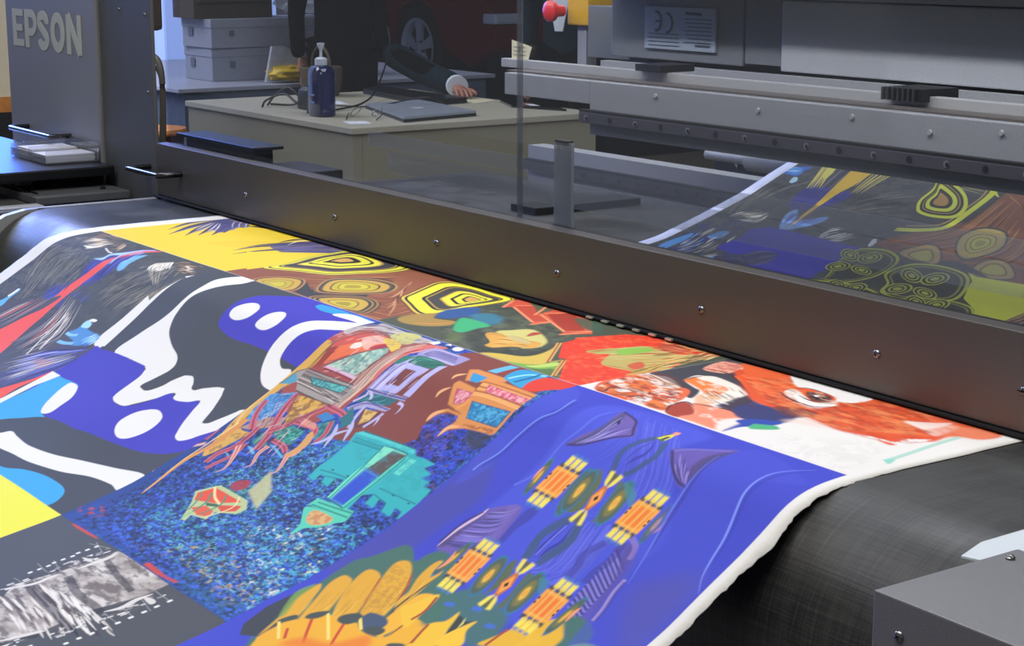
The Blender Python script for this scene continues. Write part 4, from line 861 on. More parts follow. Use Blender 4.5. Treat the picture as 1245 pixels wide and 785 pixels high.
f|D|4c5e50|3102 734 3106 738 3111 751 3114 769 3117 789 3118 806 3116 819 3113 823 3108 818 3103 806 3099 788 3097 768 3096 750 3098 738|sm=1,soft=2
f|D|7c7840|3103 748 3106 751 3109 760 3112 772 3114 785 3114 798 3113 806 3111 809 3108 806 3104 797 3102 785 3100 771 3100 759 3101 751|sm=1,soft=2.5
f|D|e8b83c|3105 762 3106 764 3108 768 3110 775 3111 782 3111 789 3110 793 3109 795 3107 793 3105 789 3104 782 3103 775 3103 768 3103 763|sm=1,soft=1.5
f|D|f09838|3106 771 3107 772 3107 774 3108 777 3109 780 3109 783 3108 785 3108 786 3107 785 3106 783 3106 780 3105 777 3105 774 3105 772|sm=1,soft=1
s|D|f09870|3|2765 797 2761 774 2761 760|taper=2
s|D|f09870|3|3118 798 3121 781 3119 765|taper=2
f|D|4c6c60|2926 612 2932 592 2943 577 2950 603 2953 615
f|D|e8d450|2929 610 2937 592 2946 574 2953 595 2951 609
f|D|4c5c40|2938 610 2941 595 2949 592 2948 611
f|D|f0987c|2941 585 2936 571 2948 567 2953 580
f|D|3c4048|2812 1041 2816 1057 2834 1056 2830 1041|soft=0.7
f|D|f2e058|2821 1052 2828 1078 2842 1078 2835 1052|soft=0.7
f|D|3d7cc0|2832 1077 2834 1085 2844 1085 2841 1076|soft=0.8,al=0.8
f|D|3c4048|2833 1041 2837 1056 2855 1056 2851 1040|soft=0.7
f|D|f2e058|2838 1052 2845 1078 2858 1077 2851 1052|soft=0.7
f|D|3d7cc0|2847 1076 2849 1085 2858 1085 2856 1076|soft=0.8,al=0.8
f|D|3c4048|2854 1040 2857 1056 2875 1055 2871 1040|soft=0.7
f|D|f2e058|2855 1051 2862 1077 2875 1077 2868 1051|soft=0.7
f|D|3d7cc0|2861 1076 2864 1084 2873 1084 2871 1075|soft=0.8,al=0.8
f|D|3c4048|2802 985 2800 969 2818 969 2821 985|soft=0.7
f|D|f2e058|2807 974 2803 948 2817 948 2821 974|soft=0.7
f|D|3d7cc0|2807 950 2806 941 2816 941 2817 950|soft=0.8,al=0.8
f|D|3c4048|2823 985 2821 969 2839 969 2842 985|soft=0.7
f|D|f2e058|2824 974 2820 948 2834 948 2838 973|soft=0.7
f|D|3d7cc0|2823 950 2822 941 2831 941 2832 950|soft=0.8,al=0.8
f|D|3c4048|2844 985 2842 969 2860 969 2863 984|soft=0.7
f|D|f2e058|2841 973 2838 948 2851 948 2855 973|soft=0.7
f|D|3d7cc0|2838 950 2837 941 2846 941 2848 950|soft=0.8,al=0.8
f|D|f4a83c|2811 1045 2799 981 2864 980 2874 1044|soft=1.5
f|D|f07c1c|2817 1037 2809 989 2857 989 2864 1036|soft=2
f|D|f0c060|2828 1061 2811 965 2815 965 2832 1061|soft=0.5
f|D|f0c060|2845 1060 2828 965 2832 965 2849 1060|soft=0.5
f|D|f0c060|2861 1060 2845 965 2849 965 2865 1060|soft=0.5
f|D|3a2c1c|2805 1019 2804 1012 2808 1012 2809 1019
f|D|3a2c1c|2803 1008 2802 1001 2806 1001 2807 1008
f|D|3a2c1c|2867 1024 2866 1017 2870 1017 2871 1023
f|D|3a2c1c|2865 1013 2864 1006 2868 1006 2869 1012
f|D|2f7498|2787 965 2792 968 2796 984 2799 1003 2798 1026 2798 1048 2795 1061 2792 1069 2786 1061 2780 1049 2776 1027 2775 1004 2778 984 2782 968|sm=1,soft=2
f|D|4c5e50|2787 970 2791 975 2795 987 2797 1005 2797 1025 2796 1043 2794 1056 2790 1061 2785 1057 2781 1044 2777 1025 2777 1005 2779 987 2782 974|sm=1,soft=2
f|D|7c7840|2787 984 2790 988 2792 996 2794 1008 2794 1022 2793 1034 2791 1043 2789 1046 2785 1043 2782 1035 2780 1022 2780 1008 2782 996 2784 988|sm=1,soft=2.5
f|D|e8b83c|2787 998 2789 1000 2790 1005 2791 1011 2791 1019 2790 1026 2789 1030 2788 1032 2786 1030 2784 1026 2783 1019 2783 1012 2784 1005 2785 1000|sm=1,soft=1.5
f|D|f09838|2787 1008 2788 1009 2788 1011 2789 1014 2789 1017 2788 1020 2788 1022 2787 1023 2786 1022 2786 1020 2785 1017 2785 1014 2786 1011 2786 1009|sm=1,soft=1
s|D|f09870|4|2783 1047 2785 1024 2776 997|taper=2
f|D|58684c|2920 961 2912 975 2924 1009 2935 1044 2933 1051 2943 1035 2944 999|sm=1,soft=2
f|D|2f7498|2890 962 2900 964 2910 981 2919 1001 2923 1024 2925 1046 2921 1059 2914 1067 2903 1059 2891 1047 2882 1024 2876 1001 2877 981 2881 964|sm=1,soft=2
f|D|4c5e50|2891 967 2900 971 2909 984 2916 1003 2920 1023 2921 1041 2918 1054 2912 1059 2902 1055 2892 1042 2884 1023 2880 1002 2880 984 2884 971|sm=1,soft=2
f|D|7c7840|2894 982 2900 985 2906 993 2911 1006 2914 1020 2914 1032 2912 1041 2908 1044 2901 1041 2895 1032 2889 1020 2886 1006 2886 993 2889 985|sm=1,soft=2.5
f|D|e8b83c|2897 996 2900 997 2903 1002 2906 1009 2908 1017 2908 1023 2906 1028 2904 1030 2900 1028 2897 1023 2894 1017 2893 1009 2893 1002 2894 997|sm=1,soft=1.5
f|D|f09838|2899 1005 2900 1006 2902 1008 2903 1011 2903 1014 2904 1017 2903 1020 2902 1020 2900 1020 2899 1017 2897 1014 2897 1011 2897 1008 2897 1006|sm=1,soft=1
f|D|58684c|2971 972 2975 999 2983 1030 2989 1058 3001 1051 2988 1017 2989 978|sm=1,soft=2
f|D|2f7498|2997 958 3007 961 3017 978 3026 998 3030 1022 3032 1045 3028 1058 3021 1066 3009 1058 2998 1045 2989 1022 2983 998 2984 977 2988 960|sm=1,soft=2
f|D|4c5e50|2998 963 3007 968 3016 981 3023 1000 3027 1021 3028 1040 3025 1053 3018 1058 3009 1053 2999 1040 2991 1021 2986 1000 2986 981 2990 968|sm=1,soft=2
f|D|7c7840|3001 978 3007 982 3013 991 3018 1003 3021 1018 3021 1030 3019 1039 3014 1043 3008 1040 3001 1031 2996 1018 2993 1003 2993 990 2996 981|sm=1,soft=2.5
f|D|e8b83c|3004 993 3007 995 3010 1000 3013 1007 3015 1014 3015 1021 3013 1026 3011 1028 3007 1026 3004 1021 3001 1014 2999 1007 2999 1000 3001 995|sm=1,soft=1.5
f|D|f09838|3005 1003 3007 1003 3008 1006 3010 1009 3010 1012 3010 1015 3010 1017 3008 1018 3007 1017 3005 1015 3004 1012 3004 1009 3004 1006 3004 1003|sm=1,soft=1
f|D|3f8890|3001 972 3021 967 3032 977 3039 1002|sm=1,soft=2,al=0.7
f|D|f0dc58|2956 1037 2948 1048 2947 1071 2959 1074 2960 1054|soft=0.6
f|D|f0dc58|2960 1037 2973 1048 2985 1071 2974 1074 2964 1054|soft=0.6
f|D|5c5c38|2958 1045 2960 1071 2973 1071 2962 1045|soft=0.6
f|D|f0dc58|2949 987 2937 975 2928 952 2938 950 2947 970|soft=0.6
f|D|f0dc58|2953 987 2962 976 2966 953 2954 950 2951 970|soft=0.6
f|D|5c5c38|2948 978 2940 953 2953 953 2952 978|soft=0.6
f|D|c8702c|2959 1042 2965 1037 2968 1012 2958 987 2950 981 2944 986 2940 1012 2952 1037
f|D|f4a048|2958 1037 2965 1012 2951 987 2943 1012
f|D|3c1c14|2955 1019 2959 1012 2953 1004 2949 1012
f|D|3c4048|3046 1040 3049 1055 3067 1055 3064 1039|soft=0.7
f|D|f2e058|3055 1051 3061 1076 3073 1076 3068 1050|soft=0.7
f|D|3d7cc0|3064 1074 3066 1083 3075 1083 3073 1074|soft=0.8,al=0.8
f|D|3c4048|3067 1039 3070 1055 3087 1054 3084 1039|soft=0.7
f|D|f2e058|3071 1050 3077 1076 3089 1075 3084 1050|soft=0.7
f|D|3d7cc0|3078 1074 3080 1082 3089 1082 3087 1074|soft=0.8,al=0.8
f|D|3c4048|3087 1039 3089 1054 3107 1054 3104 1039|soft=0.7
f|D|f2e058|3087 1050 3093 1075 3105 1075 3100 1050|soft=0.7
f|D|3d7cc0|3093 1074 3095 1082 3103 1082 3101 1074|soft=0.8,al=0.8
f|D|3c4048|3039 985 3038 970 3055 970 3057 985|soft=0.7
f|D|f2e058|3044 974 3042 949 3055 950 3058 974|soft=0.7
f|D|3d7cc0|3045 951 3045 943 3054 943 3055 951|soft=0.8,al=0.8
f|D|3c4048|3060 985 3058 970 3076 970 3077 985|soft=0.7
f|D|f2e058|3061 974 3058 950 3071 950 3074 974|soft=0.7
f|D|3d7cc0|3060 951 3059 943 3069 943 3069 951|soft=0.8,al=0.8
f|D|3c4048|3080 985 3078 970 3096 971 3097 986|soft=0.7
f|D|f2e058|3077 975 3075 950 3088 950 3090 975|soft=0.7
f|D|3d7cc0|3075 951 3074 943 3083 943 3084 952|soft=0.8,al=0.8
f|D|f4a83c|3045 1044 3037 981 3099 982 3106 1043|soft=1.5
f|D|f07c1c|3052 1035 3046 989 3092 990 3097 1035|soft=2
f|D|f0c060|3061 1059 3048 966 3052 966 3065 1059|soft=0.5
f|D|f0c060|3077 1059 3064 966 3068 966 3081 1059|soft=0.5
f|D|f0c060|3093 1059 3081 966 3085 966 3097 1058|soft=0.5
f|D|3a2c1c|3041 1018 3040 1012 3044 1012 3045 1018
f|D|3a2c1c|3040 1007 3039 1001 3043 1001 3044 1007
f|D|3a2c1c|3100 1024 3099 1017 3103 1017 3104 1024
f|D|3a2c1c|3099 1013 3098 1006 3102 1006 3103 1013
f|D|2f7498|3124 961 3129 964 3132 981 3135 1001 3135 1024 3135 1045 3132 1058 3128 1066 3123 1058 3117 1045 3114 1023 3113 1000 3115 980 3119 964|sm=1,soft=2
f|D|4c5e50|3124 966 3128 971 3132 984 3134 1002 3134 1022 3133 1041 3131 1053 3127 1058 3122 1053 3118 1040 3115 1021 3115 1001 3116 983 3120 971|sm=1,soft=2
f|D|7c7840|3124 981 3127 984 3129 993 3131 1005 3131 1019 3130 1031 3128 1040 3126 1043 3123 1040 3120 1031 3118 1018 3118 1005 3119 992 3121 984|sm=1,soft=2.5
f|D|e8b83c|3124 995 3126 997 3127 1002 3128 1008 3128 1016 3127 1022 3126 1027 3125 1029 3123 1027 3122 1022 3121 1015 3121 1008 3121 1001 3123 997|sm=1,soft=1.5
f|D|f09838|3124 1004 3125 1005 3125 1007 3126 1010 3126 1014 3126 1017 3125 1019 3124 1019 3124 1019 3123 1016 3123 1013 3123 1010 3123 1007 3123 1005|sm=1,soft=1
s|D|f09870|4|3135 1021 3132 999 3133 984|taper=2
f|D|4650cc|3295 590 3219 626 3224 666 3249 735 3269 791 3306 867 3322 1061 3218 1123 3142 905 3093 743 3091 647 3119 534|sm=1,soft=3,al=0.5
s|D|7c90f0|2.5|3263 537 3227 579 3214 616 3216 657 3231 697 3257 755 3273 806 3287 840 3310 871|taper=2
s|D|3038a8|5|3267 541 3238 584 3226 621 3226 659 3240 700 3266 757 3281 809|taper=2,al=0.5
s|D|6478e8|3|3085 596 3092 660 3107 737 3139 821 3168 905|taper=2,al=0.8
s|D|38309c|5|3088 616 3099 676 3120 756 3148 836|taper=2,al=0.6
f|D|585494|3186 921 3225 868 3269 831 3302 869 3309 946 3322 1061|sm=1,soft=20,al=0.5
f|E|e8c820|154 -2 1006 -2 1006 517 154 517
f|E|dbb91c|535 373 638 226 811 143 764 291 661 358|sm=1,soft=8,al=0.5
s|E|4a4354|13.799999999999999|260 375 170 262 138 124|taper=3
s|E|7d77b0|3.0|235 341 184 253 138 124|taper=2
s|E|4a4354|18.4|342 403 236 282 166 127|taper=3
s|E|7d77b0|4.0|318 372 250 273 166 127|taper=2
s|E|4a4354|18.4|393 376 279 272 197 137|taper=3
s|E|7d77b0|4.0|370 343 292 263 197 137|taper=2
s|E|4a4354|18.4|411 343 300 242 222 144|taper=3
s|E|7d77b0|4.0|388 308 313 233 222 144|taper=2
s|E|4a4354|18.4|434 310 337 224 250 147|taper=3
s|E|7d77b0|4.0|411 275 350 216 250 147|taper=2
s|E|4a4354|16.099999999999998|416 262 337 199 271 137|taper=3
s|E|7d77b0|3.5|392 226 350 191 271 137|taper=2
f|E|4c4878|218 213 138 124 187 96 260 100 355 148 345 188 400 250 361 266|sm=1,soft=1.5,al=0.9
h|E|6a64a8 35304c 8880c0 4b4468|16|2.2|214 272 168 190 160 114|403 281 358 220 317 149|part=0.6
h|E|e6e2d4 d0ccd8|4|2.4|301 312 252 259 199 199|395 277 329 231 240 182|jit=0.1
s|E|c8c4e4|2|339 195 273 161 215 122|taper=2
s|E|c8c4e4|2|359 182 285 144 238 110|taper=2
s|E|c8c4e4|2|379 170 297 126 261 98|taper=2
s|E|4a4250|16.8|720 377 701 281 758 114|taper=3
s|E|4a4250|16.8|773 403 774 292 836 120|taper=3
s|E|4a4250|19.2|838 375 839 264 954 97|taper=3
s|E|4a4250|14.399999999999999|683 316 684 237 723 113|taper=3
s|E|4a4250|16.8|866 305 883 200 962 102|taper=3
f|E|4d4878|710 251 713 144 732 100 879 91 959 91 933 192 855 273|sm=1,soft=1.5,al=0.9
h|E|7470b4 35304c 8c88c4 4b4468 5a5490|26|2.2|709 303 703 175 732 100|845 303 916 218 965 99|part=0.6
s|E|3f3732|14|404 99 426 48 518 40|taper=2
s|E|3f3732|16|484 79 578 91 681 104|taper=2
s|E|3f3732|10|672 204 655 141 678 98|taper=2
s|E|3f3732|10|329 141 378 118 431 98|taper=2
s|E|3f3732|8|422 112 407 57 470 43|taper=2
s|E|ece8dc|3|729 207 686 148 689 109|taper=2
f|E|4c4878|158 220 155 142 222 107 308 122 353 153 359 240 379 286 301 305|sm=1,soft=1.5,al=0.0
f|G|8a5030|1002 -2 1792 -2 1792 517 1002 517
h|G|a8683c 6a3c26 b87848 5c3424 c08858|70|3|1118 512 1161 397 1262 299 1361 199 1613 250|1493 557 1803 505 1861 494 1742 332 1580 178|part=0.35,al=0.8
h|G|a8683c 6a3c26 b87848 7c4830|40|3|1033 475 1138 386 1240 286 1252 133|1373 311 1424 237 1475 163 1480 113|part=0.4,al=0.8
f|E|e8c820|762 354 966 120 945 192 1005 301 1017 400 1022 470
f|G|e8c820|762 354 966 120 945 192 1005 301 1017 400 1022 470
r|G|1:d8d440 .95:2e2c22 .92:e8e038 .83:302e24 .80:c09c50 .77:3c3a38 .60:b89850 .56:ece440 .46:2c2a1c .41:e8e040 .27:2c2a1c .16:d8a458|1027 428 999 357 946 264 922 174 916 80 1012 45 1194 76 1265 114 1280 183 1250 271 1219 338 1127 380|1039 195
r|E|1:d8d440 .95:2e2c22 .92:e8e038 .83:302e24 .80:c09c50 .77:3c3a38 .60:b89850 .56:ece440 .46:2c2a1c .41:e8e040 .27:2c2a1c .16:d8a458|1027 428 999 357 946 264 922 174 916 80 1012 45 1194 76 1265 114 1280 183 1250 271 1219 338 1127 380|1039 195
f|G|3a3a36|1342 497 1260 427 1374 464 1285 393 1273 326 1357 249 1485 274 1534 324 1534 402 1629 417 1707 478 1696 515 1589 519 1437 512|sm=1
r|G|1:8a6038 .93:b88c54 .88:4a4238 .80:6a5c3c .76:c8a044 .58:3c3620 .54:c4b030 .38:8a7c20 .34:d0c038 .2:a89828|1396 470 1285 393 1272 336 1320 280 1383 254 1465 262 1532 328 1514 391 1466 448|1402 373
r|G|1:b08048 .92:403c34 .84:c8a040 .6:8a7428 .55:c0a838 .35:98882c .3:c8b838|1152 510 1168 447 1249 421 1351 488 1339 526 1251 528|1253 499
r|G|1:a87844 .93:4a4034 .85:b08c48 .8:403c34 .7:c8a440 .45:7c6c24 .4:ccb83c .22:a49428|1452 511 1489 442 1558 406 1645 430 1712 498 1668 517 1600 534|1581 489
f|G|96583a|1372 227 1312 137 1455 108 1583 333 1549 343 1563 380 1524 396 1524 339 1485 274|sm=1,soft=3
h|G|c08858 6a3c26 d8a070|10|3|1548 382 1554 336 1403 182|1793 490 1684 412 1573 347|part=0.7
r|G|1:6a4428 .97:e0c04c .93:2e2c22 .89:f0ec38 .70:2c2a1c .65:b89848 .62:44423c .46:b89848 .43:ece440 .32:2c2a1c .27:f0e840 .17:34301c .13:d8a458|1596 347 1557 295 1505 220 1468 158 1488 121 1570 106 1683 113 1778 120 1799 211 1800 295 1812 344 1816 403 1783 417 1671 378|1723 207
f|G|50503c|1803 539 1809 499 1846 485 1936 512 1976 518 1863 538|sm=1,soft=3
f|H|4c5240|1788 -2 2574 -2 2574 517 1788 517
f|H|4c5240|1878 512 1816 461 1813 375 1766 208 1778 120 2055 91 2235 228 2224 302 2276 529 2112 542|soft=1
f|H|4c5240|1766 208 1778 120 2124 118 2593 479 2317 557 2112 542 1964 531 1813 375
m|H|6a7258|10|8|0.5|1813 375 1778 120 2055 91 2288 375 2276 529 2112 542|al=0.7,hard=3
m|H|353a30|14|8|0.5|1813 375 1778 120 2055 91 2288 375 2276 529 2112 542|al=0.7,hard=3
r|H|1:6a4428 .97:e0c04c .93:2e2c22 .89:f0ec38 .70:2c2a1c .65:b89848 .62:44423c .46:b89848 .43:ece440 .32:2c2a1c .27:f0e840 .17:34301c .13:d8a458|1596 347 1557 295 1505 220 1468 158 1488 121 1570 106 1683 113 1778 120 1799 211 1800 295 1812 344 1816 403 1783 417 1671 378|1723 207
f|H|a88840|1807 472 1791 421 1813 375 1858 407 1915 387 1944 422 1921 465 1860 486|sm=1,soft=2
f|G|a88840|1807 472 1791 421 1813 375 1858 407 1915 387 1944 422 1921 465 1860 486|sm=1,soft=2
s|H|d88c48|5|1874 470 1908 441 1926 402|taper=2
f|H|2c5490|1836 390 1788 329 1796 274 1826 257 1880 311 1885 368 1868 392|sm=1,soft=4
f|H|347c98|1876 318 1886 270 1949 276 2000 329 1960 355|sm=1,soft=6,al=0.85
f|H|3cb074|1987 436 1905 372 1902 344 1999 346 2011 388 2026 439|sm=1,soft=3
f|H|6a7c40|2020 472 2040 448 2088 486 2074 502|sm=1,soft=8,al=0.6
f|H|d8583c|1844 204 1776 115 1842 98 2070 102 2208 208 2172 275 2152 245 1963 176 2050 210 2044 265 2026 244 1853 178
f|H|5a5c44|1830 114 1887 102 1942 123 1962 193 1883 142|soft=2
f|H|c84c34|1847 159 1877 133 1966 187 2042 205 2026 244 1866 182
f|H|ac3c28|1972 163 2003 102 2049 132 2172 201 2159 250
s|H|f09468|4|1844 204 1778 120 1784 111|taper=0,sm=0
s|H|f09468|4|1853 178 2026 244 2047 204|taper=0,sm=0
s|H|f09468|4|2044 265 2052 207|taper=0,sm=0
s|H|f09468|4|1843 166 1867 131|taper=0,sm=0
s|H|f09468|4|1962 193 1895 108 1927 112|taper=0,sm=0
s|H|f09468|4|1963 176 2152 245 2182 188|taper=0,sm=0
s|H|f09468|4|2172 275 2188 193|taper=0,sm=0
s|H|f09468|4|1960 164 1987 109|taper=0,sm=0
f|H|44604c|2047 135 2084 113 2124 118 2200 176 2170 190 2109 171|sm=1,soft=4,al=0.9
f|H|d0c878|2071 377 2071 333 2099 291 2204 331 2247 379 2244 410 2220 418|sm=1,soft=3
f|H|dca448|2070 406 2067 382 2093 374 2128 381 2205 357 2234 370 2248 405 2212 429 2193 466 2163 468 2144 442|sm=1
h|H|8a5c20 f0cc78 b07c30|22|2|2071 405 2086 370 2211 362|2171 469 2212 429 2250 397|part=0.3
f|H|c8b87c|2111 378 2130 365 2197 369 2206 384 2170 393|sm=1,soft=1
f|H|b04838|2144 345 2118 309 2137 296 2145 315|sm=1,soft=1
f|H|353a30|2044 443 2040 391 2162 469 2210 469 2269 402 2242 332 2288 375 2306 429 2276 489 2219 491 2156 498|sm=1,soft=6,al=0.7
f|H|d4b850|2214 516 2240 489 2298 464 2306 429 2284 380 2256 339 2377 455 2358 498 2316 524 2250 527|sm=1,soft=2
f|H|7cb048|2276 529 2334 505 2381 482 2379 428 2440 484 2449 531 2381 530 2332 535|sm=1,soft=2
f|H|c8dc70|2369 505 2381 482 2389 439 2412 455 2399 495|sm=1,soft=2,al=0.8
f|H|587840|2337 531 2408 501 2429 476 2467 520 2420 526|sm=1,soft=3
f|H|58683c|2449 531 2482 495 2532 512 2524 522|sm=1,soft=1
f|H|e23c1e|2243 316 2226 241 2259 222 2370 175 2457 289 2574 486 2564 516 2521 524 2489 476 2474 485 2378 404 2355 410
s|H|e0a860|6|2239 322 2377 455 2376 407 2476 511 2489 476 2524 522|taper=0,sm=0
s|H|7a4c28|1.6|2239 322 2377 455 2376 407 2476 511 2489 476 2524 522|taper=0,sm=0
f|H|e23c1e|2502 516 2218 262 2256 145 2341 85 2469 142 2555 243 2573 337 2579 444 2577 529 2497 522
m|H|f4703c|8|5|0.62|2502 516 2218 262 2256 145 2341 85 2573 337 2577 529|al=0.6
f|H|b8a860|2427 345 2379 271 2374 190 2417 187 2485 176 2490 141 2543 233 2567 332 2529 361 2464 373|sm=1,soft=2
f|H|a8b060|2341 326 2343 280 2357 244 2374 190 2399 257 2382 310|sm=1,soft=1.5
h|H|d8c070 7a6c34 e8a050 b85c30 d0cc88|60|2.4|2341 326 2353 221 2421 151 2511 139|2464 373 2533 355 2571 326 2551 193|part=0.25
f|H|88b848|2377 274 2369 234 2396 193 2422 209 2418 259 2412 282|sm=1,soft=1
f|H|c85c38|2493 332 2485 289 2526 312 2531 344|sm=1,soft=2
f|H|b84828|2402 179 2402 135 2469 142 2460 183|sm=1,soft=1
h|H|d8b060 8a7434 c89848|30|3|2566 412 2567 332 2510 225|2547 375 2526 285 2490 170|part=0.4
f|H|7a4c40|2341 54 2519 69 2542 108 2460 96|soft=1
h|H|d8a070 8a4838 e0b888|20|2.5|2306 135 2382 118 2485 118|2273 88 2354 66 2523 92|part=0.3
f|H|e03c20|2314 62 2442 0 2544 91 2535 132 2477 159 2421 151|soft=1
h|H|d8b068 8a5a30 e8c080 6a4024 c89050|60|2.2|2349 135 2408 111 2477 101|2553 326 2547 227 2536 103|part=0.3
h|H|d8b068 e8a868 8a4a30|24|2.2|2310 99 2386 52 2494 46|2413 164 2477 130 2538 105|part=0.4
f|H|c04a30|2371 149 2400 123 2466 131 2468 171 2415 175|soft=1
h|H|e89868 8a3820|8|1.8|2378 154 2400 123 2456 131|2417 172 2456 166 2473 151|part=0.9
h|H|e8c888 7c5430|14|2|2502 151 2494 105 2527 100|2567 198 2546 145 2544 120|part=0.6
s|H|f0a070|2|2289 343 2285 330|taper=2
s|H|f0a070|2|2346 369 2342 357|taper=2
s|H|f0a070|2|2400 394 2397 382|taper=2
s|H|f0a070|2|2454 418 2450 407|taper=2
s|H|f0a070|2|2355 329 2352 317|taper=2
s|H|f0a070|2|2410 355 2407 343|taper=2
s|H|f0a070|2|2464 380 2460 369|taper=2
s|H|f0a070|2|2365 289 2361 276|taper=2
s|H|f0a070|2|2420 315 2417 303|taper=2
f|J|e6e3de|2570 -2 3316 -2 3316 517 2570 517
f|J|e06434|2602 501 2571 455 2566 399 2588 354 2650 368 2717 370 2735 368 2775 428 2793 469 2821 501 2791 509 2764 504 2744 471 2720 460 2721 508 2689 517 2639 517|sm=1,soft=2
m|J|a8341c|22|10|0.5|2602 501 2566 399 2588 354 2717 370 2775 428 2821 501 2764 504 2721 508 2639 517|soft=3,al=0.8,hard=4
m|J|f0843c|26|12|0.5|2602 501 2566 399 2588 354 2717 370 2775 428 2821 501 2764 504 2721 508|soft=3,al=0.8,hard=4
f|J|ecdcd0|2585 449 2576 424 2595 417 2604 438|sm=1,soft=2
f|J|ecdcd0|2634 474 2656 461 2674 466 2659 485|sm=1,soft=2
s|J|5c1c18|3|2617 508 2639 508 2625 484 2624 453 2638 434|taper=2
s|J|6c2418|2.5|2662 509 2699 486 2709 452 2690 432|taper=2
f|J|3c3c44|2573 337 2570 275 2567 198 2558 122 2609 110 2663 168 2657 95 2703 109 2724 157 2712 202 2790 264 2839 290 2739 264 2672 260 2644 273 2666 319 2719 342 2746 351 2780 398 2762 400 2693 355 2624 329 2600 337|sm=1,soft=2
f|J|5c3430|2581 339 2616 313 2720 365 2730 399 2650 368|sm=1,soft=3,al=0.8
f|J|e06838|2691 382 2715 360 2746 376 2779 423 2788 456 2772 456 2744 402|sm=1,soft=1.5
f|J|ecc8b0|2584 355 2596 342 2697 362 2694 378 2629 360|sm=1,soft=2
f|J|e8a890|2607 222 2582 163 2591 122 2634 128 2668 200 2642 224|sm=1,soft=2
m|J|c86858|12|6|0.5|2607 222 2582 163 2591 122 2634 128 2668 200 2642 224|al=0.8
f|J|2c5c54|2648 135 2655 112 2719 114 2704 148|sm=1,soft=4
f|J|ec7c2c|2659 317 2654 272 2672 260 2727 281 2769 295 2794 330 2789 361 2736 342 2701 331|sm=1,soft=3
f|J|e8ded0|2656 283 2670 249 2728 254 2772 266 2823 289 2850 344 2864 392 2844 409 2797 350 2769 295 2714 287|sm=1,soft=2
f|J|e8a060|2774 384 2768 344 2811 354 2839 405 2814 418|sm=1,soft=4,al=0.7
f|J|e85c28|2694 214 2708 142 2743 105 2887 124 2955 192 2907 261 2854 268 2780 254 2735 219|sm=1,soft=2
m|J|b83c1c|20|9|0.5|2694 214 2743 105 2887 124 2955 192 2907 261 2780 254|soft=3,al=0.7
m|J|f08c34|22|9|0.54|2694 214 2743 105 2887 124 2907 261 2780 254|soft=3,al=0.8
f|J|3c4470|2858 412 2842 355 2833 298 2899 318 2917 270 2983 309 3017 367 3001 412 2961 427 2906 420|sm=1,soft=4
f|J|40343c|2852 386 2821 292 2841 287 2880 346 2891 398|sm=1,soft=4,al=0.9
f|J|e05c34|2845 304 2834 249 2888 243 2910 302 2891 319|sm=1,soft=2
f|J|e4dcd8|2885 270 2893 247 2922 275|sm=1,soft=2
f|J|2c48a8|2991 508 2973 471 2961 427 2988 409 3005 395 3007 435 2993 464 2993 498|sm=1,soft=1.5
f|J|2c48a8|2932 383 2950 357 2983 353 2983 396|sm=1,soft=6,al=0.7
f|J|52b078|3011 459 2995 424 3031 410 3044 423|sm=1,soft=1
f|J|a8402c|2830 508 2797 464 2798 430 2842 446 2877 480 2873 511|sm=1,soft=2
f|J|e88c6c|2811 424 2857 403 2917 404 2956 424 2973 471 2977 508 2911 509 2869 507 2870 470|sm=1,soft=3
f|J|ece0d8|2935 463 2948 424 2968 438 2985 491 2981 512|sm=1,soft=4
s|J|3c2020|3|2807 429 2855 410 2895 402 2952 419|taper=2
s|J|4c2420|3|2830 508 2800 470 2795 428 2832 438|taper=2
f|J|dc5424|2720 220 2677 144 2729 103 2800 139 2850 229 2935 262 2980 257 2965 188 2986 111 3045 104 3137 117 3199 113 3300 118 3301 168 3256 195 3261 253 3225 278 3235 329 3170 319 3112 335 3018 318 2933 325 2841 305|sm=1,soft=4
m|J|c8401c|26|12|0.5|2720 220 2729 103 2935 262 2986 111 3137 117 3261 253 3235 329 3112 335 2933 325|soft=3,al=0.55,hard=4
f|J|e8e6e2|2787 158 2780 100 2872 101 2978 102 2984 176 2919 161 2859 152|sm=1,soft=2
f|J|e8e2dc|2853 226 2845 188 2946 230 2965 188 2961 239 2922 250|sm=1,soft=2
f|J|34386c|2878 374 2885 334 2935 321 2992 328 3003 373 2975 415 2929 419|sm=1,soft=3
f|J|5c343c|2920 313 2960 286 3004 281 3008 332 2971 343|sm=1,soft=4,al=0.8
f|J|2c48a8|2955 443 2966 407 3011 380 3020 406 2997 446|sm=1,soft=2
f|J|4cb07c|3000 455 2990 429 3026 405 3042 422|soft=0.7
f|J|e8ccc0|3003 373 3028 327 3104 333 3170 319 3099 340|sm=1,soft=6,al=0.6
f|J|ecdcd4|3133 186 3194 204 3240 218 3221 137 3182 166|sm=1,soft=4,al=0.7
f|J|e8906c|3207 158 3255 115 3300 118 3301 168 3273 184|sm=1,soft=5,al=0.6
f|J|e8e6e0|3175 324 3230 336 3223 282 3194 297 3179 305|sm=1,soft=2,al=0.0
f|J|e4501e|2657 176 2666 123 2711 98 2764 126 2778 207 2748 226 2704 214|sm=1,soft=3,al=0.9
f|J|e45c28|2662 130 2722 97 2748 111 2790 136 2828 197 2856 253 2792 249|sm=1,soft=3,al=0.9
f|J|2c3038|2552 122 2597 99 2657 95 2707 103 2708 142 2632 131 2588 140|sm=1,soft=3,al=0.85
f|J|2f6058|2640 114 2678 105 2714 115 2693 138|sm=1,soft=4,al=0.8
m|J|7c2418|14|5|0.56|2691 194 2755 102 2935 262 2986 111 3137 117 3235 225 3107 330 2933 325|soft=4,al=0.5,hard=3
m|J|f6a060|18|6|0.56|2691 194 2755 102 2935 262 2986 111 3137 117 3235 225 3107 330 2933 325|soft=4,al=0.5,hard=3
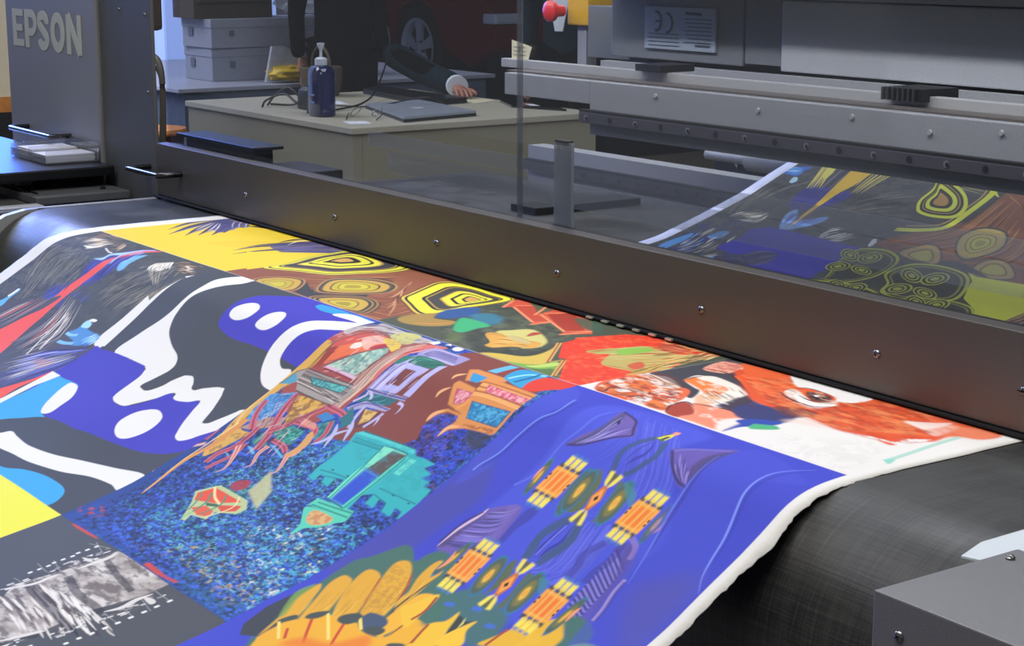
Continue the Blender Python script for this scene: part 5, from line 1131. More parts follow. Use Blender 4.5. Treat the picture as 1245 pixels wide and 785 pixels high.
m|J|f8ece0|12|5|0.6|2602 501 2566 399 2588 354 2717 370 2775 428 2821 501 2718 510|soft=3,al=0.8,hard=5
m|J|fbeee4|12|5|0.62|2667 292 2728 254 2821 292 2864 392 2890 483 2958 432 2977 508|soft=3,al=0.7,hard=4
f|J|e9e7e3|2751 114 2774 108 2818 106 2874 104 2925 105 2974 108 2980 173 2960 183 2919 161 2872 159 2846 164 2830 168 2788 140|sm=1,soft=2
f|J|f0ece6|2877 222 2891 218 2949 233 2975 204 2982 224 2969 252 2938 258|sm=1,soft=2
s|J|3c2024|3|2841 227 2883 245 2920 253 2962 252 2982 224|taper=2
s|J|4c2420|2.2|2841 184 2849 161 2887 160 2945 171|taper=2
s|J|2c1c20|3|2882 214 2922 225 2950 216 2957 184|taper=2
f|J|58302c|2872 182 2896 169 2932 174 2952 200 2935 219 2903 210|sm=1,soft=1.5
f|J|1c1216|2895 190 2912 178 2935 195 2925 209|sm=1,soft=1
f|J|f4f2f0|2899 190 2904 183 2914 190 2910 196|sm=1
m|J|f0c0a0|10|4|0.55|2841 178 2927 150 2990 213 2935 262|soft=3,al=0.5
m|J|e8825c|20|8|0.52|3144 137 3300 118 3301 168 3255 235|soft=6,al=0.6,hard=3
f|J|f0e8e2|3136 190 3168 200 3199 197 3198 129 3175 153 3154 172|sm=1,soft=3,al=0.7
m|J|e9e6e2|14|5|0.6|3107 330 3199 303 3255 235 3244 316|soft=2,al=0.95,hard=7
f|J|e4602c|2991 119 2920 64 2983 38 3079 53 3176 61 3283 74 3303 122 3202 115 3141 121 3051 110|soft=1
f|J|e4602c|2714 199 2617 126 2645 85 2722 83 2776 135|soft=2
f|J|2c3038|2554 133 2509 84 2589 82 2691 88 2728 113 2660 118 2611 121|soft=2,al=0.9
h|J|4c1c18 7c2c1c 2c2430|10|1.6|2590 351 2650 342 2710 356|2770 458 2747 422 2762 400|part=0.5,al=0.8
h|J|3c2830 6c2820 2c3048|14|1.6|2710 356 2806 385 2952 419|2761 256 2835 295 2909 327|part=0.3,al=0.7
s|J|3c1c1c|2.5|2661 314 2654 285 2658 266|taper=2
s|J|4c2020|2.5|2607 222 2654 207 2713 226 2823 289|taper=2
s|J|5c2018|2|2558 397 2575 352 2623 355 2689 374|taper=2
m|J|5c241c|10|3.5|0.6|2602 501 2566 399 2588 354 2717 370 2775 428 2821 501 2718 510|soft=3,al=0.6,hard=5
s|J|9ccfc0|6|3297 406 3288 340 3275 258 3268 190|al=0.8
f|J|8cd0bc|3288 406 3299 385 3321 425|soft=0.6
d|J|dedbd6 e9e6e2 d4d2cc|10|6|3086 440 3186 335 3260 367 3314 516 3102 510|soft=8,al=0.35'''
ART_IN='''f|N|45484a|46 -2 2202 -2 2202 1522 46 1522
d|N|3a3c3c 4c4a44 343638 50504a 42423c|26|7|-786 1218 753 1635 1132 1146 666 715 833 114 -43 522|al=0.8
h|N|6c6a5c 8a8674 2c2c2c 5a5850|50|2.4|128 799 48 967 23 1092|130 1030 147 1100 222 1184|part=0.35,al=0.7
h|N|7c7a6c 2a2b2b 5c5a50|40|2.4|428 1092 503 1151 605 1205|406 890 501 1014 657 1071|part=0.35,al=0.7
f|N|3c66b8|27 1184 35 1212 104 1232 119 1224 88 1174 53 1172|sm=1,soft=1
h|N|5aa4e0 3a78c8 9cd0f0|8|4|28 1190 59 1218 107 1229|53 1172 115 1169 104 1202|part=0.6
f|N|b8dcec|117 1131 108 1158 124 1160 139 1141 132 1126|sm=1
h|N|2c2a30 8c8c98 3a3848 6e6e78 252328|34|3.2|127 1306 184 1189 222 1083|449 1343 415 1201 397 1098|part=0.9,al=0.8
h|N|d8c860 b8a850 e0c85c|5|5|154 1335 200 1239 260 1120|128 1285 176 1187 207 1107|jit=0.1
h|N|d8c860 c0b058|6|4|314 1301 347 1199 375 1093|449 1343 425 1218 419 1131|jit=0.1,part=0.8
f|N|35348c|207 1107 312 1132 394 1111 380 1060 336 995 241 999|sm=1,soft=5,al=0.7
f|N|d8d060|141 1310 154 1335 208 1241 226 1184 199 1193|sm=1,soft=0.5
f|N|eab42c|364 865 343 939 317 1056 288 1171 264 1264 253 1347 322 1368 357 1316 352 1250 355 1159 342 1114 341 1030 354 948 368 881
f|N|86b0ec|337 871 283 951 286 989 311 972 342 920 362 867|sm=1,soft=1
f|N|7ca8ee|367 868 373 930 412 972 432 973 433 937 399 890|sm=1,soft=1
h|N|4038a0 a8c8f4 5a70d0|8|3|333 881 294 954 292 990|378 872 403 927 432 973|part=0.6
d|N|34347c 42464a 2c2c50 54524a|12|5|116 565 63 777 69 859 173 879 297 870 488 725 528 552 353 526|soft=2,al=0.9
f|N|5b9cd6|121 548 75 667 95 748 116 716 125 638 143 555|sm=1,soft=1
f|N|5b9cd6|164 746 159 777 202 798 217 765 201 740|sm=1,soft=1
f|N|5b9cd6|297 580 277 627 327 627 361 579 326 567|sm=1,soft=1
f|N|5b9cd6|408 557 393 600 481 571 441 558|sm=1,soft=1
f|N|7fc0e8|187 568 163 603 185 601 227 553|sm=1
h|N|b8b098 8c8674 d4ccb4 4c4a40|46|4|128 812 127 720 143 629|294 779 334 640 288 569|part=0.28
h|N|4e8cc8 80b4e0 3448a0|14|3|84 758 99 679 122 572|202 825 211 724 183 608|part=0.25
h|N|c8c0a8 8a846c e0dcc8|22|3|108 884 122 926 200 962|161 863 235 874 230 934|part=0.5
h|N|d8d4c8 9a9688 e8e4d8|20|3|503 853 489 908 521 942|540 842 597 862 629 896|part=0.6
f|N|e8e6dc|690 863 673 898 683 905 701 881 698 863|sm=1
f|N|3c36a4|263 690 262 730 278 767 254 830 301 865 369 866 596 850 739 844 690 679 713 619 841 371 564 520 508 546 472 627 500 676 483 730 411 722 371 676
h|N|5a586c 6c6a74 3e3c70|12|4|375 678 406 726 474 739|493 608 503 661 492 715|part=0.9
f|N|7a4a30|726 949 823 1025 832 1141 830 1292 917 1258 991 1310 1369 819 1254 813 976 832 768 860 695 879
h|N|9c6840 5c3824 a87848 6a4430 8c5a38|60|4|695 879 833 1013 849 1268|976 832 1170 904 1062 1127|part=0.4,al=0.8
h|N|a86c3c 5c3420 8a5030|20|5|865 1230 946 1184 1036 1084|935 1290 1034 1208 1119 1107|part=0.6,al=0.8
f|N|3a3a3a|665 1099 601 1247 582 1306 645 1364 805 1358 849 1268 861 1161 862 1086 823 1025 714 989 672 991
h|N|6a6c78 a0a060 4c4c54|20|3|582 1306 645 1364 793 1355|563 1252 729 1209 833 1195|part=0.9,al=0.8
s|N|c8cc38|11|688 974 765 994 818 1030 824 1114 821 1191 809 1243 782 1295 793 1336|taper=0
s|N|c8cc38|7|739 1253 787 1252 849 1213|taper=2
s|N|2c2c20|2.5|710 958 831 1016 858 1110 849 1213|taper=0
s|N|a08848|3.5|701 1003 794 1041 801 1133 799 1199 777 1263|taper=0
r|N|1:c8cc3c .85:28281c .74:a88c48 .7:3a3424 .62:c8cc3c .45:28281c .3:a88040|655 1096 628 1141 618 1209 576 1285 602 1284 720 1220 785 1161 812 1111 802 1077 740 1067 685 1075|695 1152
s|N|c8cc3c|6|617 1251 621 1299 690 1312 727 1295|taper=2
r|N|1:3c3830 .92:8c7c58 .88:a89450 .6:706030 .55:b0a440 .4:706428 .35:b4b040 .2:948c30|943 920 897 991 900 1041 940 1064 1007 1052 1054 986 1051 930 1007 880|980 976
r|N|1:3c3830 .92:8c7c58 .85:a88c50 .6:6c5c30 .5:a8a040|802 857 819 907 857 934 909 909 960 841 905 820|886 858
r|N|1:3c3830 .92:8c7c58 .85:a88c50 .6:6c5c30 .5:a8a040|1069 825 1056 890 1091 916 1149 896 1205 835 1138 809|1123 860
f|N|34383a|956 854 1021 864 1148 813 1069 825 980 827|sm=1,soft=1
f|N|3a3c30|744 637 702 728 698 850 768 860 868 836 976 832 1069 825 1117 801 1157 706 1243 646 1340 527 1192 198 953 287
r|N|1:b8bc34 .92:34362a .86:8a8c38 .8:3a3c2e|713 620 744 637 686 753 679 828 698 850 768 860 839 825 862 759 851 696 801 628|760 749
f|N|b8bc34|728 791 734 775 722 766 697 770 668 783 647 803 641 820 653 828 678 825 707 810|sm=1
f|N|34362a|722 792 727 778 717 771 696 774 671 785 653 802 648 816 658 824 679 820 704 808|sm=1
f|N|b8bc34|714 793 717 782 710 777 694 779 675 788 661 801 657 812 665 817 681 815 700 806|sm=1
f|N|34362a|707 794 710 786 704 782 692 784 678 790 668 800 665 808 671 812 683 810 697 804|sm=1
f|N|b4b438|700 795 702 790 698 787 690 788 681 793 675 799 673 804 677 807 685 806 694 801|sm=1
f|N|b8bc34|779 825 790 805 787 785 772 771 750 769 729 780 718 799 721 819 736 834 758 835|sm=1
f|N|34362a|775 821 785 805 782 788 769 776 751 774 733 783 724 799 726 817 739 829 758 831|sm=1
f|N|b8bc34|770 817 777 804 775 791 766 782 752 781 738 788 731 800 733 813 743 822 757 824|sm=1
f|N|34362a|766 813 772 804 770 794 763 787 752 786 742 791 737 801 738 811 746 817 756 818|sm=1
f|N|b4b438|762 809 765 803 765 797 760 792 753 792 746 795 743 801 744 808 749 812 756 813|sm=1
f|N|b8bc34|738 747 746 730 741 713 723 701 701 699 682 708 674 724 679 742 697 754 719 756|sm=1
f|N|34362a|734 744 741 730 736 715 721 705 702 703 686 711 679 725 684 740 699 750 718 752|sm=1
f|N|b8bc34|728 740 733 729 730 718 719 710 704 709 692 715 687 725 690 737 702 745 716 746|sm=1
f|N|34362a|724 737 728 729 725 720 717 714 706 713 696 718 692 726 695 735 704 740 715 741|sm=1
f|N|b4b438|719 733 722 728 720 723 714 719 707 718 701 721 699 726 701 732 706 736 713 736|sm=1
f|N|b8bc34|829 730 832 717 819 710 795 712 768 721 750 735 747 748 761 755 786 753 812 743|sm=1
f|N|34362a|824 730 826 719 815 713 794 715 772 723 756 735 754 746 765 752 786 750 809 742|sm=1
f|N|b8bc34|816 731 817 722 809 718 793 719 776 725 765 734 763 742 771 747 787 746 804 739|sm=1
f|N|34362a|809 731 811 725 804 721 792 722 780 727 771 734 769 740 776 743 788 742 801 738|sm=1
f|N|b4b438|803 731 803 727 799 725 792 726 783 729 778 733 777 737 781 739 789 739 797 736|sm=1
r|N|1:b8bc34 .92:34362a .86:8a8c38 .8:3a3c2e|917 692 870 733 868 777 899 818 976 832 1058 820 1110 784 1148 716 1149 667 1082 648 1027 614 951 632|1003 731
f|N|b8bc34|988 749 993 730 981 721 954 725 924 740 901 761 895 780 908 790 935 786 966 770|sm=1
f|N|34362a|982 750 986 734 975 726 953 729 927 742 908 760 903 776 914 784 937 781 963 768|sm=1
f|N|b8bc34|973 751 976 739 968 733 951 735 931 745 917 759 913 771 921 777 939 775 958 765|sm=1
f|N|34362a|966 752 969 743 962 738 949 740 935 748 924 758 921 767 927 772 940 770 955 762|sm=1
f|N|b4b438|958 753 960 747 956 744 948 745 938 750 931 757 929 763 933 766 942 765 951 760|sm=1
f|N|b8bc34|1043 787 1054 765 1051 743 1034 727 1011 724 989 736 978 757 981 780 998 796 1022 798|sm=1
f|N|34362a|1039 783 1049 765 1046 745 1032 732 1012 730 993 740 984 758 986 777 1001 791 1021 793|sm=1
f|N|b8bc34|1034 778 1041 764 1039 749 1028 739 1013 737 999 745 992 759 994 773 1005 784 1020 785|sm=1
f|N|34362a|1029 774 1035 763 1033 752 1025 744 1014 743 1003 749 998 759 999 770 1007 778 1019 779|sm=1
f|N|b4b438|1025 769 1028 763 1027 755 1022 750 1015 750 1008 753 1004 760 1005 767 1011 772 1018 773|sm=1
f|N|b8bc34|998 700 1010 677 1008 653 993 636 969 633 947 645 934 668 935 693 954 708 978 710|sm=1
f|N|34362a|993 696 1004 677 1003 656 990 641 970 639 951 649 940 669 941 690 956 703 976 705|sm=1
f|N|b8bc34|988 690 996 676 995 660 985 649 970 647 956 655 948 670 949 686 959 697 974 698|sm=1
f|N|34362a|984 686 990 675 990 663 982 655 971 653 960 659 954 670 954 683 962 691 973 692|sm=1
f|N|b4b438|980 681 984 674 983 666 979 661 971 660 964 664 960 671 961 679 966 684 973 685|sm=1
f|N|b8bc34|1098 677 1104 660 1092 650 1066 652 1036 665 1013 684 1007 701 1022 709 1048 707 1076 696|sm=1
f|N|34362a|1092 678 1097 663 1086 655 1064 656 1039 667 1019 683 1014 698 1027 705 1049 704 1073 694|sm=1
f|N|b8bc34|1083 678 1087 667 1079 661 1062 662 1043 670 1028 683 1024 694 1033 700 1050 699 1069 691|sm=1
f|N|34362a|1077 679 1079 670 1073 666 1061 667 1046 673 1035 682 1032 691 1038 696 1051 695 1066 688|sm=1
f|N|b4b438|1069 680 1071 674 1067 671 1059 672 1050 676 1042 682 1041 687 1045 690 1053 690 1062 685|sm=1
r|N|1:b8bc34 .92:34362a .86:8a8c38 .8:3a3c2e|750 477 733 601 788 641 897 641 986 604 1051 513 1152 308 953 287|914 509
f|N|b8bc34|856 610 875 581 873 566 848 571 812 593 779 623 770 642 778 651 801 648 830 633|sm=1
f|N|34362a|850 611 867 586 864 573 844 577 812 597 784 622 776 638 784 646 804 644 828 631|sm=1
f|N|b8bc34|842 613 854 594 853 584 837 587 813 602 792 621 786 633 792 639 807 637 825 628|sm=1
f|N|34362a|835 614 845 600 844 592 832 595 814 606 798 620 794 629 798 634 809 633 823 625|sm=1
f|N|b4b438|829 615 835 606 834 601 826 603 815 610 804 619 802 625 804 628 811 627 820 623|sm=1
f|N|b8bc34|890 652 904 631 912 602 911 577 894 572 868 589 843 621 840 644 851 660 870 663|sm=1
f|N|34362a|888 648 900 630 906 606 905 585 891 581 868 595 847 622 845 641 854 655 870 657|sm=1
f|N|b8bc34|884 642 893 629 897 612 896 596 885 593 868 604 854 623 852 637 859 648 871 650|sm=1
f|N|34362a|882 638 889 628 890 616 890 604 881 602 868 610 859 623 857 635 863 642 872 644|sm=1
f|N|b4b438|879 634 883 627 884 620 882 614 877 612 868 618 864 624 863 631 866 636 872 637|sm=1
f|N|b8bc34|903 533 924 505 935 475 930 454 913 449 889 464 868 492 857 522 862 544 879 548|sm=1
f|N|34362a|902 528 920 504 929 478 925 460 911 457 890 469 872 493 863 519 867 537 882 541|sm=1
f|N|b8bc34|901 521 914 503 921 483 918 469 907 467 892 476 878 494 871 514 874 528 885 530|sm=1
f|N|34362a|900 515 910 502 915 487 913 476 905 474 893 482 883 495 878 510 880 520 888 522|sm=1
f|N|b4b438|899 509 905 500 908 491 907 484 902 483 894 488 888 496 884 506 886 513 891 514|sm=1
f|N|b8bc34|996 508 1009 486 1003 474 981 476 951 491 924 513 910 535 916 548 939 546 969 531|sm=1
f|N|34362a|991 508 1001 490 997 479 978 481 952 494 929 513 918 532 923 542 942 541 968 528|sm=1
f|N|b8bc34|983 509 991 495 988 487 974 488 954 498 937 512 928 527 932 535 946 533 966 523|sm=1
f|N|34362a|977 509 984 499 981 493 970 494 956 501 942 512 936 523 939 529 950 528 964 520|sm=1
f|N|b4b438|971 510 975 503 974 499 967 500 957 504 949 511 945 518 946 522 953 522 963 517|sm=1
r|N|1:b8bc34 .92:34362a .86:8a8c38 .8:3a3c2e|1027 568 1048 638 1135 668 1208 663 1253 634 1321 541 1333 402 1176 427|1182 575
f|N|b8bc34|1121 612 1140 581 1137 565 1112 570 1075 594 1044 625 1035 645 1044 656 1068 652 1096 636|sm=1
f|N|34362a|1115 613 1131 587 1129 573 1108 577 1076 598 1049 624 1042 641 1050 650 1070 647 1094 634|sm=1
f|N|b8bc34|1107 615 1119 595 1117 584 1101 588 1077 603 1057 623 1052 636 1058 643 1073 640 1091 630|sm=1
f|N|34362a|1101 616 1110 601 1108 593 1096 596 1078 608 1063 622 1059 632 1063 637 1075 635 1089 628|sm=1
f|N|b4b438|1093 618 1100 608 1099 603 1091 604 1079 612 1070 621 1067 628 1070 631 1077 630 1086 625|sm=1
f|N|b8bc34|1159 656 1172 633 1178 603 1177 576 1159 571 1132 590 1109 623 1107 647 1118 665 1138 668|sm=1
f|N|34362a|1156 652 1167 632 1172 608 1171 585 1156 580 1133 596 1114 624 1112 645 1122 659 1139 662|sm=1
f|N|b8bc34|1152 646 1161 631 1163 614 1162 597 1151 593 1133 606 1120 625 1119 640 1126 652 1139 654|sm=1
f|N|34362a|1149 641 1156 630 1157 619 1156 606 1147 603 1134 612 1125 625 1125 637 1130 646 1139 647|sm=1
f|N|b4b438|1146 637 1151 630 1151 622 1148 616 1143 614 1135 619 1131 626 1130 634 1134 639 1140 640|sm=1
f|N|b8bc34|1167 530 1187 500 1197 467 1192 445 1174 440 1150 455 1130 485 1120 518 1125 541 1143 546|sm=1
f|N|34362a|1166 524 1183 499 1191 471 1187 452 1172 448 1152 461 1134 486 1126 514 1130 534 1145 538|sm=1
f|N|b8bc34|1164 516 1177 497 1183 476 1180 462 1169 459 1153 469 1140 488 1134 509 1137 524 1149 527|sm=1
f|N|34362a|1163 511 1173 496 1177 480 1175 469 1166 467 1155 474 1145 489 1140 505 1142 516 1151 518|sm=1
f|N|b4b438|1161 504 1168 495 1171 485 1169 477 1163 476 1156 481 1150 490 1147 500 1148 508 1154 509|sm=1
f|N|b8bc34|1260 503 1272 480 1266 467 1244 468 1214 484 1187 509 1174 532 1180 546 1203 544 1234 527|sm=1
f|N|34362a|1255 503 1265 484 1260 472 1241 474 1215 487 1193 508 1182 528 1187 540 1206 538 1232 524|sm=1
f|N|b8bc34|1247 504 1255 489 1251 480 1237 482 1217 492 1200 508 1192 523 1196 531 1211 530 1230 519|sm=1
f|N|34362a|1242 504 1248 493 1245 487 1234 487 1219 495 1206 507 1200 518 1203 525 1214 524 1229 516|sm=1
f|N|b4b438|1235 505 1239 497 1237 493 1230 494 1221 499 1212 507 1208 514 1210 518 1217 517 1227 512|sm=1
f|N|d2d63a|1069 825 1108 811 1250 818 1369 819 1375 651 1348 546 1333 538 1243 646 1166 695 1132 751 1116 786
f|N|5c4030|1369 819 1370 657 1348 546 1392 481 1524 636
h|N|7c5a48 a08070 4c3428|16|3|1351 550 1357 658 1352 759|1436 540 1437 653 1431 739|part=0.6'''
def cloth_mat(name,cl,rough=.75,gain=1.06):
    im=bpy.data.images.new(name,cl.W,cl.H,alpha=False)
    px=np.ones((cl.H,cl.W,4),np.float32); px[...,:3]=np.clip(cl.a,0,1)**(1/2.2)
    im.pixels.foreach_set(px[::-1].ravel()); im.update(); im.pack()
    m=bpy.data.materials.new(name); m.use_nodes=True; nt=m.node_tree; b=nt.nodes['Principled BSDF']; L=nt.links
    t=nt.nodes.new('ShaderNodeTexImage'); t.image=im; t.extension='EXTEND'; t.interpolation='Linear'
    uvn=nt.nodes.new('ShaderNodeUVMap'); uvn.uv_map='cloth'; L.new(uvn.outputs[0],t.inputs[0])
    L.new(t.outputs[0],b.inputs['Base Color']); b.inputs['Roughness'].default_value=rough; b.inputs['Specular IOR Level'].default_value=.35
    mp=nt.nodes.new('ShaderNodeMapping'); mp.inputs['Scale'].default_value=(900,560,1); L.new(uvn.outputs[0],mp.inputs[0])
    n=nt.nodes.new('ShaderNodeTexNoise'); n.inputs['Scale'].default_value=1; n.inputs['Detail'].default_value=2; L.new(mp.outputs[0],n.inputs['Vector'])
    bp=nt.nodes.new('ShaderNodeBump'); bp.inputs['Strength'].default_value=.35; bp.inputs['Distance'].default_value=.0005; L.new(n.outputs['Fac'],bp.inputs['Height']); L.new(bp.outputs[0],b.inputs['Normal'])
    return m
# ------------------------------------------------------------------ helpers
def tag(o,label=None,cat=None,group=None,kind=None):
    if label: o['label']=label
    if cat: o['category']=cat
    if group: o['group']=group
    if kind: o['kind']=kind
    return o
def thing(name,loc,label,cat,group=None):
    o=bpy.data.objects.new(name,None); COL.objects.link(o); o.location=loc; o.empty_display_size=.05; return tag(o,label,cat,group)
def link(name,me,m,parent=None):
    o=bpy.data.objects.new(name,me); COL.objects.link(o)
    if m is not None: me.materials.append(m)
    if parent is not None:
        o.parent=parent
        if parent.type=='EMPTY': o.location=[-c for c in parent.location]
    return o
def mesh(bm,name,smooth=False):
    bmesh.ops.recalc_face_normals(bm,faces=bm.faces)
    me=bpy.data.meshes.new(name); bm.to_mesh(me); bm.free()
    if smooth:
        for p in me.polygons: p.use_smooth=True
        try: me.set_sharp_from_angle(angle=math.radians(40))
        except Exception: pass
    return me
def add_box(bm,x0,x1,y0,y1,z0,z1,bev=0.,mtx=None):
    vs=[bm.verts.new(p) for p in ((x0,y0,z0),(x1,y0,z0),(x1,y1,z0),(x0,y1,z0),(x0,y0,z1),(x1,y0,z1),(x1,y1,z1),(x0,y1,z1))]
    fs=[bm.faces.new([vs[i] for i in q]) for q in ((0,3,2,1),(4,5,6,7),(0,1,5,4),(1,2,6,5),(2,3,7,6),(3,0,4,7))]
    if mtx is not None: bmesh.ops.transform(bm,matrix=mtx,verts=vs)
    if bev:
        es=list({e for f in fs for e in f.edges}); bmesh.ops.bevel(bm,geom=es,offset=bev,segments=2,affect='EDGES',profile=.6)
def box(name,x0,x1,y0,y1,z0,z1,m,parent=None,bev=0.,mtx=None):
    bm=bmesh.new(); add_box(bm,x0,x1,y0,y1,z0,z1,bev,mtx); return link(name,mesh(bm,name),m,parent)
def add_tube(bm,pts,r,n=8,cap=True,rs=None):
    pts=[Vector(p) for p in pts]; rings=[]
    up=Vector((0,0,1))
    for i,p in enumerate(pts):
        t=(pts[min(i+1,len(pts)-1)]-pts[max(i-1,0)]).normalized()
        a=t.cross(up)
        if a.length<1e-3: a=t.cross(Vector((0,1,0)))
        a.normalize(); b=t.cross(a).normalized(); rr=rs[i] if rs else r
        rings.append([bm.verts.new(p+(a*math.cos(k*2*math.pi/n)+b*math.sin(k*2*math.pi/n))*rr) for k in range(n)])
    for A,B in zip(rings,rings[1:]):
        for k in range(n): bm.faces.new((A[k],A[(k+1)%n],B[(k+1)%n],B[k]))
    if cap: bm.faces.new(rings[0][::-1]); bm.faces.new(rings[-1])
def tube(name,pts,r,m,parent=None,n=8,rs=None):
    bm=bmesh.new(); add_tube(bm,pts,r,n,True,rs); return link(name,mesh(bm,name,True),m,parent)
def spl(pts,n=6):
    pts=[Vector(p) for p in pts]; q=[2*pts[0]-pts[1]]+pts+[2*pts[-1]-pts[-2]]; out=[]
    for i in range(1,len(q)-2):
        a,b,c,d=q[i-1:i+3]
        for k in range(n):
            t=k/n; out.append(.5*(2*b+(c-a)*t+(2*a-5*b+4*c-d)*t*t+(3*b-a-3*c+d)*t**3))
    return out+[pts[-1]]
def lathe(name,prof,c,m,parent=None,n=24,axis='z',cap=True):
    bm=bmesh.new(); rings=[]
    for r,z in prof:
        ring=[]
        for k in range(n):
            a=2*math.pi*k/n; x,y=r*math.cos(a),r*math.sin(a)
            p={'z':(x,y,z),'y':(x,z,y),'x':(z,x,y)}[axis]
            ring.append(bm.verts.new((c[0]+p[0],c[1]+p[1],c[2]+p[2])))
        rings.append(ring)
    for A,B in zip(rings,rings[1:]):
        for k in range(n): bm.faces.new((A[k],A[(k+1)%n],B[(k+1)%n],B[k]))
    if cap and prof[0][0]>1e-5: bm.faces.new(rings[0])
    if cap and prof[-1][0]>1e-5: bm.faces.new(rings[-1][::-1])
    bmesh.ops.remove_doubles(bm,verts=bm.verts,dist=1e-6)
    return link(name,mesh(bm,name,True),m,parent)
def prism(name,pts,d0,d1,axis,m,parent=None,bev=0.):
    """pts polygon in the plane across 'axis', from d0 to d1 along it"""
    bm=bmesh.new()
    f=lambda a,b,d:{'x':(d,a,b),'y':(a,d,b),'z':(a,b,d)}[axis]
    A=[bm.verts.new(f(a,b,d0)) for a,b in pts]; B=[bm.verts.new(f(a,b,d1)) for a,b in pts]; n=len(pts)
    bm.faces.new(A); bm.faces.new(B[::-1])
    for k in range(n): bm.faces.new((A[k],B[k],B[(k+1)%n],A[(k+1)%n]))
    if bev: bmesh.ops.bevel(bm,geom=list(bm.edges),offset=bev,segments=2,affect='EDGES')
    return link(name,mesh(bm,name),m,parent)
def ribbon(bm,pts,wd,y,th,closed=False):
    """flat letter stroke in a plane of constant y"""
    n=len(pts); L=[];R=[]
    for i in range(n):
        a=pts[(i-1)%n] if closed or i>0 else pts[i]; b=pts[(i+1)%n] if closed or i<n-1 else pts[i]
        t=Vector((b[0]-a[0],b[1]-a[1])).normalized(); nn=Vector((-t.y,t.x))*wd/2
        L.append((pts[i][0]+nn.x,pts[i][1]+nn.y)); R.append((pts[i][0]-nn.x,pts[i][1]-nn.y))
    vs=[[bm.verts.new((p[0],yy,p[1])) for p in S_] for S_,yy in ((L,y),(R,y),(L,y+th),(R,y+th))]
    m_=n if closed else n-1
    for i in range(m_):
        j=(i+1)%n
        bm.faces.new((vs[0][i],vs[0][j],vs[1][j],vs[1][i])); bm.faces.new((vs[0][i],vs[2][i],vs[2][j],vs[0][j])); bm.faces.new((vs[1][i],vs[1][j],vs[3][j],vs[3][i]))
def arc(cx,cz,rx,rz,a0,a1,n=14): return [(cx+rx*math.cos(math.radians(a0+(a1-a0)*i/n)),cz+rz*math.sin(math.radians(a0+(a1-a0)*i/n))) for i in range(n+1)]
random.seed(5)
# ------------------------------------------------------------------ hall
tag(box('floor',-20,6,-5,14,-.12,0,M['floor']),kind='structure')
tag(box('ceiling',-20,6,-5,14,5.2,5.3,M['ceil']),kind='structure')
tag(box('wall_back',-20,6,13.8,14,0,5.2,M['walld']),kind='structure')
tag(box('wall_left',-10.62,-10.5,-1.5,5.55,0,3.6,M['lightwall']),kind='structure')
tag(box('wall_left',-20,-19.9,-5,14,0,5.2,M['walld']),kind='structure')
tag(box('trim_1',-10.55,-10.2,5.4,5.72,0,3.6,M['pillar']),kind='structure')
tag(box('wall_front',-7.6,-7.5,-.5,2.75,.80,1.75,M['wallc']),kind='structure')
tag(box('trim_2',-7.62,-7.48,-.5,2.75,0,.735,M['rubber']),kind='structure'); tag(box('trim_3',-7.62,-7.49,-.5,2.75,.735,.80,M['wood']),kind='structure')
# ------------------------------------------------------------------ the printing machine
PR=thing('textile_printer',(-1.85,1.3,0),'large graphite grey belt textile printer filling the picture, with a long beam and tinted window','printer')
XB0,XB1=-2.878,-.70
beam=box('front_beam',XB0,XB1,1.24,1.262,1.006,1.0965,M['beam'],PR,.0012)
def screw(parent,x,y,z,r=.0050,ax='y'):
    s=lathe('screw',[(0,-r*.55),(r*.55,-r*.5),(r*.9,-r*.25),(r,0),(r,r*.2)],(x,y,z),M['screw'],parent,12,ax)
    bm=bmesh.new()
    for a in (.5,.5+math.pi/2):
        c_,s_=math.cos(a)*r*.5,math.sin(a)*r*.5
        ribbon(bm,[(x-c_,z-s_),(x+c_,z+s_)],r*.22,y-r*.56,.0004)
    link('cross_slot',mesh(bm,'cross_slot'),M['slot'],parent)
    return s
for k in range(7):
    x=-2.535+k*.2565
    x=[-2.532,-2.243,-1.966,-1.694,-1.429,-1.170,-.992][k]
    screw(beam,x,1.240,1.0445)
box('screw_slot',-.998,-.986,1.2372,1.2378,1.0438,1.0452,M['slot'],beam)
# hollow under the beam: black strip added as the gap's shade, underside pan
box('gap_shade_strip',XB0,XB1,1.2325,1.262,1.0036,1.0052,M['blackm'],PR)
box('beam_underside',XB0,XB1,1.27,1.36,1.012,1.02,M['blackm'],PR)
box('beam_top_rail',XB0,XB1,1.2625,1.275,1.082,1.0945,M['black'],PR)
for k in range(6): box('gap_glint',-1.623+k*.029,-1.612+k*.029,1.2295,1.2335,1.0038,1.0058,M['glintgrey'],PR)  # small pale tabs stand in for lights reflected in the gap
# left post and cabinet
post=box('left_post',-2.993,-2.879,1.24,1.247,.98,1.75,M['paintB'],PR,.002)
for x,z in ((-2.902,1.315),(-2.902,1.182)): screw(post,x,1.24,z,.0035)
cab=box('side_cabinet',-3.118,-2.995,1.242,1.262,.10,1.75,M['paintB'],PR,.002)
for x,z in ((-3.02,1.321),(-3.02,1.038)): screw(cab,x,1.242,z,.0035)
doorp=box('cabinet_door',-3.602,-3.12,1.236,1.262,.10,1.75,M['paintA'],PR,.003)
